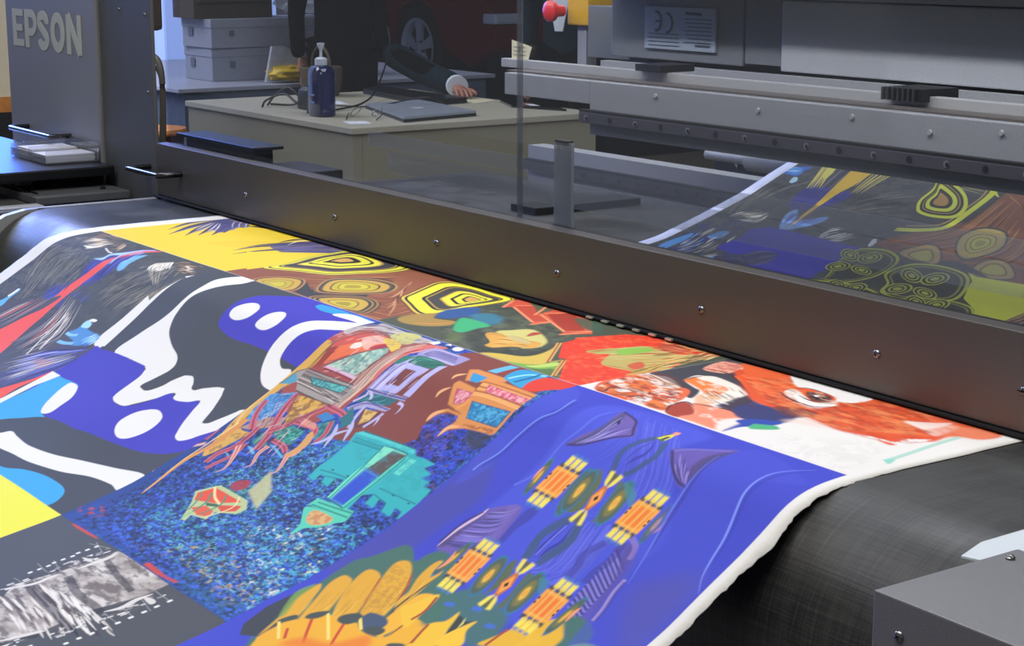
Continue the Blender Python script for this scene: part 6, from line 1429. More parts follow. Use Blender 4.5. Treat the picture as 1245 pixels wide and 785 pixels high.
# lettering on the cabinet door : E P S O N
Y_=1.2352; TH=.001
def letters():
    bm=bmesh.new(); h=.0745; zb=lambda x:1.2335-(x+3.56)*.0085; W_=.0205
    # E
    x=-3.5605; z=1.2340
    ribbon(bm,[(x+W_/2,z),(x+W_/2,z+h)],W_,Y_,TH)
    for zz,l in ((z+.0075,.064),(z+h/2,.058),(z+h-.0075,.064)): ribbon(bm,[(x+.002,zz),(x+l,zz)],.0135,Y_-.0001,TH)
    # P
    x=-3.4905; z=1.2335
    ribbon(bm,[(x+W_/2,z),(x+W_/2,z+h)],W_,Y_,TH)
    ribbon(bm,[(x+.004,z+h-.0072),(x+.030,z+h-.0072)]+arc(x+.036,z+h-.0255,.0225,.0183,85,-85,12)+[(x+.030,z+h-.0438),(x+.004,z+h-.0438)],.0150,Y_-.0001,TH)
    # S
    x=-3.4205; z=1.2325; w_=.062
    c=x+w_/2; u=z+h*.735; l=z+h*.265
    pts=arc(c,u,w_/2-.010,h*.265-.0075,0,180,12)+arc(c,u,w_/2-.010,h*.265-.0075,190,232,5)
    low=arc(c,l,w_/2-.010,h*.265-.0075,52,-180,18)
    ribbon(bm,[(c+w_/2-.0105,u-.004)]+pts+low,.0178,Y_,TH)
    # O
    x=-3.3485; z=1.2315; w_=.074
    ribbon(bm,arc(x+w_/2,z+h/2,w_/2-.0105,h/2-.0085,0,342,18),.0195,Y_,TH,True)
    # N
    x=-3.2645; z=1.2305; w_=.074; W2=.0190
    ribbon(bm,[(x+W2/2,z),(x+W2/2,z+h)],W2,Y_,TH); ribbon(bm,[(x+w_-W2/2,z),(x+w_-W2/2,z+h)],W2,Y_,TH)
    ribbon(bm,[(x+W2*.55,z+h-.001),(x+w_-W2*.55,z+.001)],W2*.95,Y_-.0001,TH)
    return bm
link('lettering',mesh(letters(),'lettering'),M['letter'],doorp)
# handles
def handle(parent,x0,x1,y,z,dy=.035,m='chrome'):
    tube('handle',[(x0,y,z),(x0,y-dy*.6,z),(x0+.004,y-dy,z),(x1-.004,y-dy,z),(x1,y-dy*.6,z),(x1,y,z)],.0048,M[m],parent,10)
handle(beam,-2.905,-2.775,1.24,1.052,.042)
handle(doorp,-3.50,-3.27,1.236,1.075,.04)
# window glass above the beam
GLS=box('window_glass',XB0,XB1,1.264,1.268,1.09,1.75,M['glass'],PR)
box('glass_joint',-1.8215,-1.8115,1.269,1.2715,1.096,1.75,M['seam'],PR)
ac=box('acrylic_stop',-1.750,-1.714,1.2745,1.279,1.092,1.197,M['frost'],PR,.0006)
for z in (1.193,1.191): box('edge_highlight',-1.747,-1.736,1.2738,1.2744,z-.0012,z-.0004,M['glintgrey'],ac);  # thin silver bars model the highlights on the acrylic edge
box('edge_highlight',-1.729,-1.718,1.2738,1.2744,1.1915,1.1926,M['glintgrey'],ac); box('stop_cap',-1.745,-1.719,1.272,1.281,1.197,1.1995,M['black'],ac)
# dark trays behind the beam
box('inner_tray',-2.85,-2.59,1.285,1.32,1.062,1.107,M['tray'],PR,.003)
box('inner_tray_lid',-2.87,-2.575,1.275,1.332,1.107,1.113,M['tray'],PR,.002)
box('inner_block',-2.57,-2.43,1.29,1.36,1.04,1.087,M['blackm'],PR,.003)
# conveyor belt
def belt():
    bm=bmesh.new(); pr=[(1.915,.90),(1.915,.99),(1.905,1.0),(1.6,1.0),(1.3,1.0),(1.1,1.0)]
    R=.115; cy=1.035
    for i in range(0,25):
        a=math.radians(i*7.5); pr.append((cy-R*math.sin(a),1-R+R*math.cos(a)))
    pr+=[(1.5,1-2*R),(1.9,1-2*R)]
    N=24; x0,x1=-2.865,-.778; rows=[]
    for y,z in pr: rows.append([bm.verts.new((x0+(x1-x0)*k/N,y,z)) for k in range(N+1)])
    for A,B in zip(rows,rows[1:]):
        for k in range(N): bm.faces.new((A[k],A[k+1],B[k+1],B[k]))
    return bm
link('conveyor_belt',mesh(belt(),'conveyor_belt',True),M['belt'],PR)
tube('belt_roller',[(-2.86,1.035,.885),(-.785,1.035,.885)],.10,M['rubber'],PR,24)
box('belt_bed',-2.86,-.785,1.10,1.90,.80,.97,M['blackm'],PR)
box('belt_edge_strip',-2.885,-2.868,1.02,1.236,.99,1.001,M['alu'],PR)
prism('belt_edge_guard',[(1.03,1.001),(1.03,.9),(.93,.86),(.895,.90),(.905,.945),(.93,.975),(.965,.993),(1.0,1.0)],-2.885,-2.868,'x',M['alu'],PR)
# machine base
box('base_frame',-3.6,-.72,1.30,2.3,.06,.72,M['paint'],PR,.004)
for x in (-3.4,-2.0,-.9):
    for y in (1.4,2.2): lathe('foot',[(.04,0),(.04,.02),(.015,.025),(.015,.07)],(x,y,0),M['steel'],PR,12)
box('side_frame',-2.99,-2.89,.98,1.235,.3,.985,M['paint'],PR,.003)
# plates left of the belt
pl=box('side_plate',-3.19,-2.985,1.06,1.234,.988,1.002,M['paintB'],PR,.002)
for x,y in ((-3.03,1.2),(-3.12,1.10),(-3.06,1.07)): lathe('screw',[(.005,0),(.005,.002),(.003,.004),(0,.0045)],(x,y,1.002),M['chrome'],pl,10)
box('pale_edge_plate',-2.985,-2.945,.93,1.06,.985,.993,M['alu'],PR,.001)
box('support_rail',-3.22,-2.93,.90,1.055,.975,.99,M['paint'],PR,.002)
box('slot_cover',-3.17,-3.03,1.075,1.08,1.002,1.004,M['black'],PR)
lathe('knob',[(.0,0),(.022,0),(.022,.012),(.026,.014),(.026,.020),(.0,.022)],(-3.155,1.105,1.002),M['tray'],PR,20)
tr=box('side_tray',-3.85,-3.055,.93,1.234,1.022,1.04,M['tray'],PR,.003)
box('side_tray_base',-3.80,-3.10,1.13,1.230,.90,1.0215,M['blackm'],PR)
# right end box bracket in front
rb=box('end_box',-.763,-.35,.8155,.957,.80,1.02,M['boxp'],PR,.0012)
screw(rb,-.7395,.8155,.9955,.0042); lathe('screw',[(.0035,0),(.0035,.0012),(.002,.0026),(0,.003)],(-.752,.936,1.0201),M['screw'],rb,14)
# gantry inside the window
gan=box('gantry_beam',-1.975,-.70,1.50,1.56,1.173,1.247,M['aluD'],PR,.001)
box('gantry_beam_upper',-2.185,-1.976,1.50,1.555,1.215,1.247,M['aluD'],PR,.001)
box('painted_shadow_band',-2.2,-.70,1.515,1.62,1.2475,1.2495,M['brownb'],PR)  # brown band coloured in as the shadow below the silver bar
box('silver_bar',-2.27,-.70,1.552,1.565,1.249,1.262,M['alu'],PR,.001)
for k,(x,y,z) in enumerate([(-1.83,1.4995,1.236),(-1.63,1.4995,1.232),(-1.47,1.4995,1.236),(-1.35,1.4995,1.228),(-1.25,1.4995,1.236)]): lathe('screw',[(0,-.002),(.003,-.0018),(.0035,0)],(x,y,z),M['alu'],gan,10,'y')
rail=box('linear_rail',-1.985,-.70,1.488,1.4995,1.1895,1.2045,M['rail'],PR,.001)
box('rail_top_groove',-1.985,-.70,1.4885,1.4995,1.2048,1.208,M['hole'],PR)
for k in range(23):
    x=-1.968+k*.0545
    lathe('rail_hole',[(0,-.0004),(.0042,-.0004),(.0042,0)],(x,1.4878,1.1972),M['hole' if k%2 else 'holeL'],rail,12,'y')
    if k%2==0: lathe('rail_hole',[(0,-.0006),(.0026,-.0006),(.0026,0)],(x+.0012,1.4876,1.1968),M['hole'],rail,10,'y')
box('trough',-2.14,-.70,1.57,1.655,1.215,1.246,M['trough'],PR)
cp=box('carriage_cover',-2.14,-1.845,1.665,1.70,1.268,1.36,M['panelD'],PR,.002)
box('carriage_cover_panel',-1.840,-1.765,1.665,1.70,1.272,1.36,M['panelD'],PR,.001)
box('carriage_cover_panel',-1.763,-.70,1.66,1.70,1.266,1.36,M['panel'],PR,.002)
box('carriage_cover_lip',-2.14,-.70,1.645,1.66,1.252,1.262,M['aluD'],PR)
box('carriage_cover_top',-2.14,-.70,1.60,1.70,1.364,1.372,M['black'],PR)
box('carriage_backing',-2.14,-.70,1.701,1.75,1.215,1.75,M['black'],PR)
box('bracket',-1.925,-1.87,1.54,1.60,1.2625,1.272,M['black'],PR); box('bracket',-1.462,-1.40,1.54,1.60,1.2555,1.270,M['black'],PR)
for q in range(7): box('bracket_fin',-1.461+q*.008,-1.458+q*.008,1.536,1.5395,1.2555,1.270,M['rubber'],PR)
# rating plate, its marks read reversed as in the photograph
rp=box('rating_plate',-2.055,-1.898,1.6605,1.6645,1.284,1.345,M['plate'],PR,.0008)
bm=bmesh.new(); yy=1.6598
ribbon(bm,arc(-2.028,1.324,.011,.0135,100,-100,14),.0035,yy,.0005); ribbon(bm,[(-2.018,1.324),(-2.029,1.324)],.003,yy,.0005)
ribbon(bm,arc(-2.003,1.322,.011,.0135,100,-100,14),.0035,yy,.0005)
link('conformity_mark',mesh(bm,'conformity_mark'),M['ink'],rp)
bm=bmesh.new()
ribbon(bm,[(-1.962,1.337),(-1.926,1.336)],.004,yy,.0005)
for q in range(7): ribbon(bm,[(-1.965+.004*(q%3),1.329-q*.0055),(-1.905,1.329-q*.0055)],.0011,yy,.0005)
for q in range(4): ribbon(bm,[(-2.045,1.306-q*.0055),(-1.975,1.306-q*.0055)],.0010,yy,.0005)
ribbon(bm,[(-1.94,1.292),(-1.908,1.292)],.003,yy,.0005)
link('plate_print',mesh(bm,'plate_print'),M['ink'],rp)
# stop button
eb=box('stop_button_box',-2.30,-2.245,1.70,1.76,1.308,1.40,M['yellow'],PR,.003)
lathe('stop_button',[(0,-.034),(.010,-.033),(.0165,-.028),(.0165,-.020),(.010,-.016),(.009,0)],(-2.305,1.695,1.330),M['red'],eb,20,'y')
box('stop_button_bracket',-2.245,-2.14,1.70,1.72,1.26,1.34,M['panelD'],PR,.001); box('ghost_post',-2.285,-2.262,1.71,1.73,1.235,1.31,M['aluD'],PR)  # the grey post takes the place of a ghost reflection
# back structure below the gantry
box('back_pan',-2.62,-.70,2.30,2.34,.72,1.24,M['blackm'],PR)
b2=box('reflected_beam',-2.86,-1.2,2.02,2.06,.965,1.046,M['alu'],PR)  # this beam and its rail are a window reflection built as solids
r2=box('linear_rail',-2.86,-1.2,2.008,2.0195,.999,1.016,M['rail'],PR); box('rail_top_groove',-2.86,-1.2,2.009,2.0195,1.0165,1.021,M['hole'],PR)
for k in range(10):
    x=-2.66+k*.0545
    lathe('rail_hole',[(0,-.0004),(.0046,-.0004),(.0046,0)],(x,2.0078,1.0068),M['hole'],r2,12,'y')
box('floor_bar',-2.40,-2.33,1.66,1.88,1.001,1.012,M['black'],PR)
tube('spring_arm',[(-2.49,2.2,1.075),(-2.44,2.2,1.03),(-2.42,2.18,1.045)],.003,M['steel'],PR)
for p in ((-2.46,2.22,1.105),(-2.455,2.22,1.09),(-2.40,2.2,1.08)): lathe('end_bolt',[(0,-.006),(.006,-.005),(.007,0)],p,M['steel'],PR,12,'y')
# thin pale strips imitating the ghost reflections low in the window
box('ghost_reflection_strip',-2.42,-.70,1.40,1.402,1.124,1.146,M['ghostfilm'],PR); box('ghost_reflection_strip',-2.36,-.70,1.40,1.402,1.088,1.120,M['ghostfilm'],PR)
# roll at the rear
rl=thing('cloth_roll',(-2.1,1.97,1.09),'pale roller with white cloth end lying behind the gantry, seen through the window','roller')
tube('shaft',[(-2.235,1.945,1.091),(-2.13,1.945,1.091)],.0085,M['roller'],rl,18); tube('roll',[(-2.13,1.945,1.090),(-1.15,1.945,1.090)],.0165,M['core'],rl,24)
# ------------------------------------------------------------------ printed cloth
PY=[1.3208,1.3171,1.3134,1.3097,1.3061,1.3024,1.2987,1.295,1.2913,1.2877,1.284,1.2803,1.2766,1.2729,1.2692,1.2656,1.2619,1.2582,1.2545,1.2508,1.2471,1.2435,1.2398,1.2361,1.2324,1.2287,1.225,1.2214,1.2177,1.214,1.2103,1.2066,1.2029,1.1993,1.1956,1.1919,1.1882,1.1845,1.1808,1.1772,1.1735,1.1698,1.1661,1.1624,1.1587,1.1551,1.1514,1.1477,1.144,1.1403,1.1367,1.133,1.1293,1.1256,1.1219,1.1182,1.1146,1.1109,1.1072,1.1035,1.0998,1.0961,1.0925,1.0888,1.0851,1.0814,1.0777,1.074,1.0704,1.0667,1.063,1.0593,1.0556,1.0519,1.0483,1.0446,1.0409,1.0372,1.0335,1.0299,1.0262,1.0225,1.0188,1.0152,1.0115,1.0078,1.0042,1.0005,0.9969,0.9933,0.9897,0.9862,0.9827,0.9793,0.9758,0.9725,0.9692,0.9659,0.9628,0.9597,0.9566,0.9537,0.9507,0.9478,0.9448,0.9418,0.9388,0.9357,0.9326,0.9295,0.9264,0.9233,0.9202,0.9171,0.9139,0.9108,0.9077,0.9045,0.9014,0.8982,0.8951,0.8919,0.8887,0.8855,0.8824,0.8792,0.876,0.8728,0.8696,0.8664,0.8632,0.86,0.8568,0.8536,0.8504,0.8472,0.8439,0.8406,0.8373,0.834,0.8308,0.8275,0.8242,0.8209,0.8176,0.8143,0.811,0.8077,0.8043,0.801,0.7976,0.7942,0.7908,0.7874,0.7839,0.7805,0.777,0.7736,0.7701,0.7667,0.7632,0.7598,0.7563,0.7529,0.7494,0.746,0.7425,0.7391,0.7356,0.7322,0.7287,0.7253,0.7218,0.7183,0.7147,0.7112,0.7077,0.7041,0.7006,0.697,0.6935,0.6899,0.6864,0.6828,0.6793,0.6757,0.6722,0.6686,0.665,0.6615,0.6579,0.6544,0.6508,0.6473,0.6437,0.6402,0.6366,0.633,0.6294,0.6258,0.6222,0.6186,0.615,0.6114,0.6077,0.6041,0.6005,0.5969,0.5932,0.5896,0.586,0.5824,0.5787,0.5751,0.5715,0.5679,0.5642,0.5606,0.557,0.5534,0.5498,0.5461,0.5425,0.5389,0.5353,0.5316,0.528,0.5244,0.5208,0.5171,0.5135,0.5099,0.5063,0.5026,0.499,0.4954,0.4917,0.4881,0.4844,0.4808,0.4771,0.4735,0.4698,0.4662,0.4625,0.4589,0.4552,0.4516,0.4479,0.4443,0.4406,0.437,0.4333,0.4297,0.426,0.4224,0.4187,0.415,0.4114,0.4077,0.4041,0.4004,0.3968,0.3931,0.3895,0.3858,0.3822,0.3785,0.3749,0.3712,0.3676,0.3639,0.3603,0.3566,0.353,0.3493,0.3457,0.342,0.3384,0.3347,0.3311,0.3274,0.3237,0.3201,0.3164,0.3128,0.3091,0.3055]
PZ=[1.,1.,1.,1.,1.,1.,1.,1.,1.,1.,1.,1.,1.,1.,1.,1.,1.,1.,1.,1.,1.,1.,1.,1.,1.,1.,1.,1.,1.,1.,1.,1.,1.,1.,1.,1.,1.,1.,1.,1.,1.,1.,1.,1.,1.,1.,1.,1.,1.,1.,1.,1.,1.,1.,1.,1.,1.,1.,1.,1.,1.,1.,1.,1.,1.,1.,1.,1.,1.,1.,0.9999,0.9998,0.9998,0.9997,0.9995,0.9994,0.9993,0.9991,0.999,0.9988,0.9987,0.9984,0.9982,0.9979,0.9976,0.9973,0.9969,0.9964,0.9959,0.9952,0.9945,0.9935,0.9925,0.9913,0.99,0.9885,0.987,0.9853,0.9835,0.9815,0.9795,0.9773,0.9752,0.973,0.9708,0.9687,0.9666,0.9645,0.9625,0.9605,0.9585,0.9566,0.9546,0.9527,0.9507,0.9488,0.9468,0.9449,0.943,0.9411,0.9392,0.9373,0.9355,0.9336,0.9318,0.9299,0.9281,0.9262,0.9244,0.9225,0.9207,0.9189,0.917,0.9152,0.9135,0.9117,0.91,0.9083,0.9067,0.905,0.9034,0.9017,0.9001,0.8984,0.8968,0.8951,0.8935,0.8919,0.8904,0.8888,0.8874,0.886,0.8846,0.8833,0.882,0.8807,0.8794,0.8781,0.8768,0.8755,0.8742,0.8729,0.8716,0.8703,0.869,0.8677,0.8665,0.8652,0.8639,0.8626,0.8613,0.8601,0.8589,0.8578,0.8567,0.8557,0.8547,0.8537,0.8527,0.8517,0.8508,0.8498,0.8488,0.8479,0.8469,0.8459,0.845,0.844,0.843,0.842,0.8411,0.8401,0.8391,0.8382,0.8372,0.8363,0.8354,0.8346,0.8337,0.833,0.8323,0.8316,0.8309,0.8302,0.8296,0.8289,0.8283,0.8276,0.827,0.8263,0.8256,0.825,0.8243,0.8237,0.823,0.8223,0.8217,0.821,0.8204,0.8197,0.819,0.8184,0.8177,0.8171,0.8164,0.8158,0.8151,0.8144,0.8138,0.8131,0.8125,0.8118,0.8112,0.8106,0.81,0.8095,0.8089,0.8084,0.8079,0.8074,0.8069,0.8065,0.806,0.8055,0.805,0.8045,0.804,0.8035,0.8031,0.8026,0.8021,0.8016,0.8011,0.8006,0.8001,0.7996,0.7992,0.7987,0.7982,0.7977,0.7972,0.7967,0.7962,0.7958,0.7953,0.7948,0.7943,0.7938,0.7933,0.7928,0.7923,0.7919,0.7914,0.7909,0.7904,0.79,0.7895,0.7891,0.7886,0.7882,0.7877,0.7873,0.7868,0.7864,0.786,0.7855,0.7851,0.7847]
PS=[-0.0588,-0.0551,-0.0514,-0.0477,-0.0441,-0.0404,-0.0367,-0.033,-0.0293,-0.0257,-0.022,-0.0183,-0.0146,-0.0109,-0.0072,-0.0036,0.0001,0.0038,0.0075,0.0112,0.0149,0.0185,0.0222,0.0259,0.0296,0.0333,0.037,0.0406,0.0443,0.048,0.0517,0.0554,0.0591,0.0627,0.0664,0.0701,0.0738,0.0775,0.0812,0.0848,0.0885,0.0922,0.0959,0.0996,0.1033,0.1069,0.1106,0.1143,0.118,0.1217,0.1253,0.129,0.1327,0.1364,0.1401,0.1438,0.1474,0.1511,0.1548,0.1585,0.1622,0.1659,0.1695,0.1732,0.1769,0.1806,0.1843,0.188,0.1916,0.1953,0.199,0.2027,0.2064,0.2101,0.2137,0.2174,0.2211,0.2248,0.2285,0.2321,0.2358,0.2395,0.2432,0.2469,0.2506,0.2542,0.2579,0.2616,0.2653,0.2689,0.2726,0.2762,0.2799,0.2835,0.2872,0.2909,0.2945,0.2982,0.3018,0.3055,0.3091,0.3128,0.3165,0.3201,0.3238,0.3275,0.3312,0.3349,0.3385,0.3422,0.3459,0.3496,0.3533,0.357,0.3606,0.3643,0.368,0.3717,0.3754,0.379,0.3827,0.3864,0.3901,0.3938,0.3975,0.4011,0.4048,0.4085,0.4122,0.4159,0.4196,0.4232,0.4269,0.4306,0.4343,0.438,0.4416,0.4453,0.449,0.4527,0.4564,0.4601,0.4637,0.4674,0.4711,0.4748,0.4785,0.4822,0.4858,0.4895,0.4932,0.4969,0.5005,0.5042,0.5079,0.5116,0.5153,0.519,0.5226,0.5263,0.53,0.5337,0.5374,0.5411,0.5447,0.5484,0.5521,0.5558,0.5595,0.5632,0.5668,0.5705,0.5742,0.5779,0.5816,0.5852,0.5889,0.5926,0.5963,0.6,0.6036,0.6073,0.611,0.6147,0.6184,0.6221,0.6257,0.6294,0.6331,0.6368,0.6405,0.6442,0.6478,0.6515,0.6552,0.6589,0.6626,0.6662,0.6699,0.6736,0.6773,0.681,0.6847,0.6883,0.692,0.6957,0.6994,0.7031,0.7067,0.7104,0.7141,0.7178,0.7215,0.7252,0.7288,0.7325,0.7362,0.7399,0.7436,0.7473,0.7509,0.7546,0.7583,0.762,0.7657,0.7694,0.773,0.7767,0.7804,0.7841,0.7878,0.7915,0.7951,0.7988,0.8025,0.8062,0.8099,0.8135,0.8172,0.8209,0.8246,0.8283,0.832,0.8356,0.8393,0.843,0.8467,0.8504,0.8541,0.8577,0.8614,0.8651,0.8688,0.8725,0.8762,0.8798,0.8835,0.8872,0.8909,0.8946,0.8983,0.9019,0.9056,0.9093,0.913,0.9167,0.9204,0.924,0.9277,0.9314,0.9351,0.9388,0.9425,0.9461,0.9498,0.9535,0.9572,0.9609,0.9645,0.9682,0.9719,0.9756,0.9793,0.983,0.9866,0.9903,0.994,0.9977]
def surf(u,v):
    w_=min(max((v-.14)/.16,0),1); w_=w_*w_*(3-2*w_); s=-.030*min(max((-1.4-u)/1.2,0),1.2)
    return float(np.interp(v,PS,PY))+s*w_, float(np.interp(v,PS,PZ))
def printed_cloth():
    cl=Cloth(1690,1000,1/.6,'e6e4df'); cl.run(parse_art(ART),{"A": [78.0, 259.0, 492.0, 688.5], "B": [492.0, 259.0, 903.0, 688.5], "C": [903.0, 259.0, 1286.0, 688.5], "D": [1286.0, 259.0, 1657.0, 1030.0], "E": [78.0, 0.0, 502.0, 257.5], "G": [502.0, 0.0, 895.0, 257.5], "H": [895.0, 0.0, 1286.0, 257.5], "J": [1286.0, 0.0, 1657.0, 257.5], "Y": [78.0, 688.5, 903.0, 1030.0], "K": [903.0, 688.5, 1286.0, 1030.0]},0,0); cl.soften()
    mt=cloth_mat('printed_cloth_dye',cl)
    U0,V0=-2.66,-.03; us=np.linspace(-2.621,-.9855,150); vs=np.concatenate([np.linspace(-.02,.2,12),np.linspace(.205,.5,70),np.linspace(.51,.93,34)])
    rg=np.random.RandomState(4); ph=rg.rand(8)*6
    V=[];UV=[]; nu=len(us)
    ju=[.0006*math.sin(v*260+1)+.0004*math.sin(v*611)+.0004*rg.randn() for v in vs]; jl=[.0008*math.sin(v*230)+.0004*rg.randn() for v in vs]
    for j,v in enumerate(vs):
        for i,u in enumerate(us):
            uu=u+(ju[j]+.004*math.exp(-((v-.34)/.018)**2) if i==nu-1 else 0)+(jl[j] if i==0 else 0)
            y,z=surf(uu,v)
            k=min(1,max(0,(v-.2)/.15)); z+=k*(.0010*math.sin(u*9+v*5+ph[0])+.0008*math.sin(u*23-v*13+ph[1])+.0006*math.sin(v*31+u*4))
            if u>-1.02: z+=k*.0015*abs(math.sin(v*35))*(u+1.02)/.035
            V.append((uu,y,z+.0012)); UV.append(((uu-U0)/1.69,1-(v-V0)/1.0))
    F=[(j*nu+i,j*nu+i+1,(j+1)*nu+i+1,(j+1)*nu+i) for j in range(len(vs)-1) for i in range(nu-1)]
    me=bpy.data.meshes.new('printed_cloth'); me.from_pydata(V,[],F); me.update()
    ul=me.uv_layers.new(name='cloth'); li=np.array([UV[l.vertex_index] for l in me.loops],np.float32); ul.data.foreach_set('uv',li.ravel())
    for p in me.polygons: p.use_smooth=True
    me.flip_normals() if me.polygons[0].normal.z<0 else None
    o=link('printed_cloth',me,mt); sm=o.modifiers.new('thickness','SOLIDIFY'); sm.thickness=.0008; sm.offset=-1
    tag(o,'wide white-edged cloth printed with colourful pattern squares, draped over the front of the black belt','cloth')
printed_cloth()
def inner_cloth():
    cl=Cloth(1300,760,1/.7,'dcdce0',9); cl.run(parse_art(ART_IN),{'N':[24,0,1300,760]},0,0)
    cl.a*=1.35; mt=cloth_mat('inner_cloth_dye',cl,.7)
    P_=[1.3,1.5,1.609,1.648,1.727,1.808,1.866,1.925,1.99]; Z_=[1.004,1.004,1.005,1.012,1.036,1.063,1.088,1.111,1.128]; S_=[0.,0.2,0.309,0.3486,0.4312,0.5166,0.5797,0.6431,0.7102]
    us=np.linspace(-2.0,-.72,50); vs=np.linspace(0,.722,60); V=[];UV=[];nu=len(us)
    for v in vs:
        y=float(np.interp(v,S_,P_)); z=float(np.interp(v,S_,Z_))
        for u in us: V.append((u,y,z+.0008)); UV.append(((u+2.0)/1.3,1-v/.76))
    F=[(j*nu+i,j*nu+i+1,(j+1)*nu+i+1,(j+1)*nu+i) for j in range(len(vs)-1) for i in range(nu-1)]
    me=bpy.data.meshes.new('inner_cloth'); me.from_pydata(V,[],F); me.update()
    ul=me.uv_layers.new(name='cloth'); li=np.array([UV[l.vertex_index] for l in me.loops],np.float32); ul.data.foreach_set('uv',li.ravel())
    for p in me.polygons: p.use_smooth=True
    o=link('printed_cloth',me,mt); sm=o.modifiers.new('thickness','SOLIDIFY'); sm.thickness=.0006; sm.offset=-1
    tag(o,'printed cloth with blue rectangle and olive agate rings behind the tinted window','cloth')
inner_cloth()
# white film behind the end box
ff=prism('film_sheet',[(-.799,.941),(-.811,.976),(-.812,1.022),(-.806,1.10),(-.70,1.10),(-.70,.964),(-.769,.964),(-.769,.950)],1.006,1.0075,'z',M['film'])
tag(ff,'white glossy curved sheet tucked behind the grey end box at lower right','sheet')
# ------------------------------------------------------------------ card holder
ch=thing('card_holder',(-3.21,1.18,1.0405),'clear acrylic card holder with two bays on the black side tray below the lettering','holder')
box('holder_base',-3.305,-3.122,1.130,1.232,1.0405,1.0425,M['clear'],ch)
for x in (-3.305,-3.212,-3.124): box('divider',x,x+.002,1.130,1.230,1.0426,1.066,M['clear'],ch)
box('back_wall',-3.305,-3.122,1.2315,1.2335,1.0426,1.075,M['clear'],ch); box('front_wall',-3.305,-3.122,1.1285,1.1298,1.0426,1.058,M['clear'],ch)
def cards(x0,x1,y0,y1,n,label):
    t=thing('card_stack',((x0+x1)/2,(y0+y1)/2,1.0428),label,'cards','white cards in the acrylic holder')
    bm=bmesh.new()
    for k in range(n):
        a=random.uniform(-.0012,.0012); add_box(bm,x0+a,x1+a,y0+a,y1+a,1.0428+k*.0014,1.0428+k*.0014+.0012)
    o=link('cards',mesh(bm,'cards'),M['cardw'],t); tag(o,kind='stuff')
cards(-3.203,-3.135,1.134,1.228,10,'stack of white business cards in the right bay of the acrylic holder')
cards(-3.296,-3.222,1.140,1.228,12,'stack of white business cards in the left bay of the acrylic holder')
# ------------------------------------------------------------------ desk behind the window
dk=thing('reception_desk',(-6.72,3.95,0),'large beige block desk with laptops on it, seen through the window','desk')
box('front_panel',-7.42,-5.92,3.36,3.40,0,.725,M['desk'],dk,.003); box('side_panel',-5.96,-5.92,3.40,4.53,0,.725,M['desk'],dk,.003)
box('top',-7.43,-5.91,3.35,4.54,.7255,.75,M['deskt'],dk,.003); box('back_panel',-7.42,-5.96,4.49,4.53,0,.725,M['desk'],dk); box('left_panel',-7.42,-7.38,3.40,4.49,0,.725,M['desk'],dk)
# pump bottle
bt=thing('pump_bottle',(-6.42,3.50,.75),'dark blue clear pump bottle of hand gel standing at the corner of the desk','bottle')
def rbox(name,w_,d_,prof,c,m,parent):
    bm=bmesh.new(); rings=[]
    for s,z in prof:
        ring=[]
        for k in range(20):
            a=2*math.pi*k/20; ca,sa=math.cos(a),math.sin(a)
            ring.append(bm.verts.new((c[0]+w_*s*math.copysign(abs(ca)**.6,ca),c[1]+d_*s*math.copysign(abs(sa)**.6,sa),c[2]+z)))
        rings.append(ring)
    for A,B in zip(rings,rings[1:]):
        for k in range(20): bm.faces.new((A[k],A[(k+1)%20],B[(k+1)%20],B[k]))
    bm.faces.new(rings[0][::-1]); bm.faces.new(rings[-1]); return link(name,mesh(bm,name,True),m,parent)
rbox('bottle_body',.058,.045,[(.9,0),(1,.006),(1,.165),(.96,.185),(.8,.2),(.45,.207),(.36,.21)],(-6.42,3.50,.75),M['bottle'],bt)
lathe('pump_collar',[(.026,.208),(.026,.232),(.018,.238),(.010,.24)],(-6.42,3.50,.75),M['pump'],bt,16); lathe('pump_stem',[(.006,.238),(.006,.272)],(-6.42,3.50,.75),M['pump'],bt,10)
lathe('pump_head',[(.004,.262),(.016,.290),(.016,.296),(0,.298)],(-6.42,3.50,.75),M['pump'],bt,14)
for z in (.055,.085): box('bottle_print',-6.44,-6.40,3.4535,3.4542,.75+z,.75+z+.008,M['blab'],bt)
# laptops
def slab(name,label,cat,c,A,B,C_,D_,z0,z1,m,edge=None):
    t=thing(name,c,label,cat); prism('lid',[A,B,C_,D_],z0+(z1-z0)*.55,z1,'z',m,t,.0015); prism('base',[A,B,C_,D_],z0,z0+(z1-z0)*.5,'z',edge or m,t,.001); return t
lp=slab('laptop','closed silver laptop lying nearest the front on the beige desk','laptop',(-6.3,3.9,.75),(-6.62,3.82),(-5.99,3.63),(-6.06,4.02),(-6.66,4.12),.7505,.772,M['lap'],M['lapd'])
prism('lid_mark',[(-6.34,3.88),(-6.29,3.865),(-6.29,3.91),(-6.34,3.925)],.7722,.7727,'z',M['pump'],lp)
slab('laptop','long black closed laptop behind the silver laptop','laptop',(-7.0,4.25,.75),(-7.30,4.20),(-6.57,4.10),(-6.60,4.33),(-7.42,4.36),.7505,.775,M['lapb'])
tb=thing('tablet',(-6.35,4.45,.75),'flat black tablet near the far right corner of the desk','tablet'); prism('tablet_body',[(-6.55,4.47),(-6.30,4.36),(-6.02,4.45),(-6.28,4.52)],.7505,.760,'z',M['scr'],tb,.001); prism('screen_glint',[(-6.33,4.45),(-6.24,4.42),(-6.2,4.44),(-6.29,4.47)],.7602,.7606,'z',M['paperw'],tb)
def sheet(name,pts,m,label,cat='paper',z=.7505,grp=None): 
    o=prism(name,pts,z,z+.0015,'z',m); tag(o,label,cat,grp); return o
sheet('paper_sheet',[(-6.98,4.38),(-6.55,4.34),(-6.62,4.50),(-7.05,4.52)],M['paper'],'cream paper sheet lying under the hand on the desk')
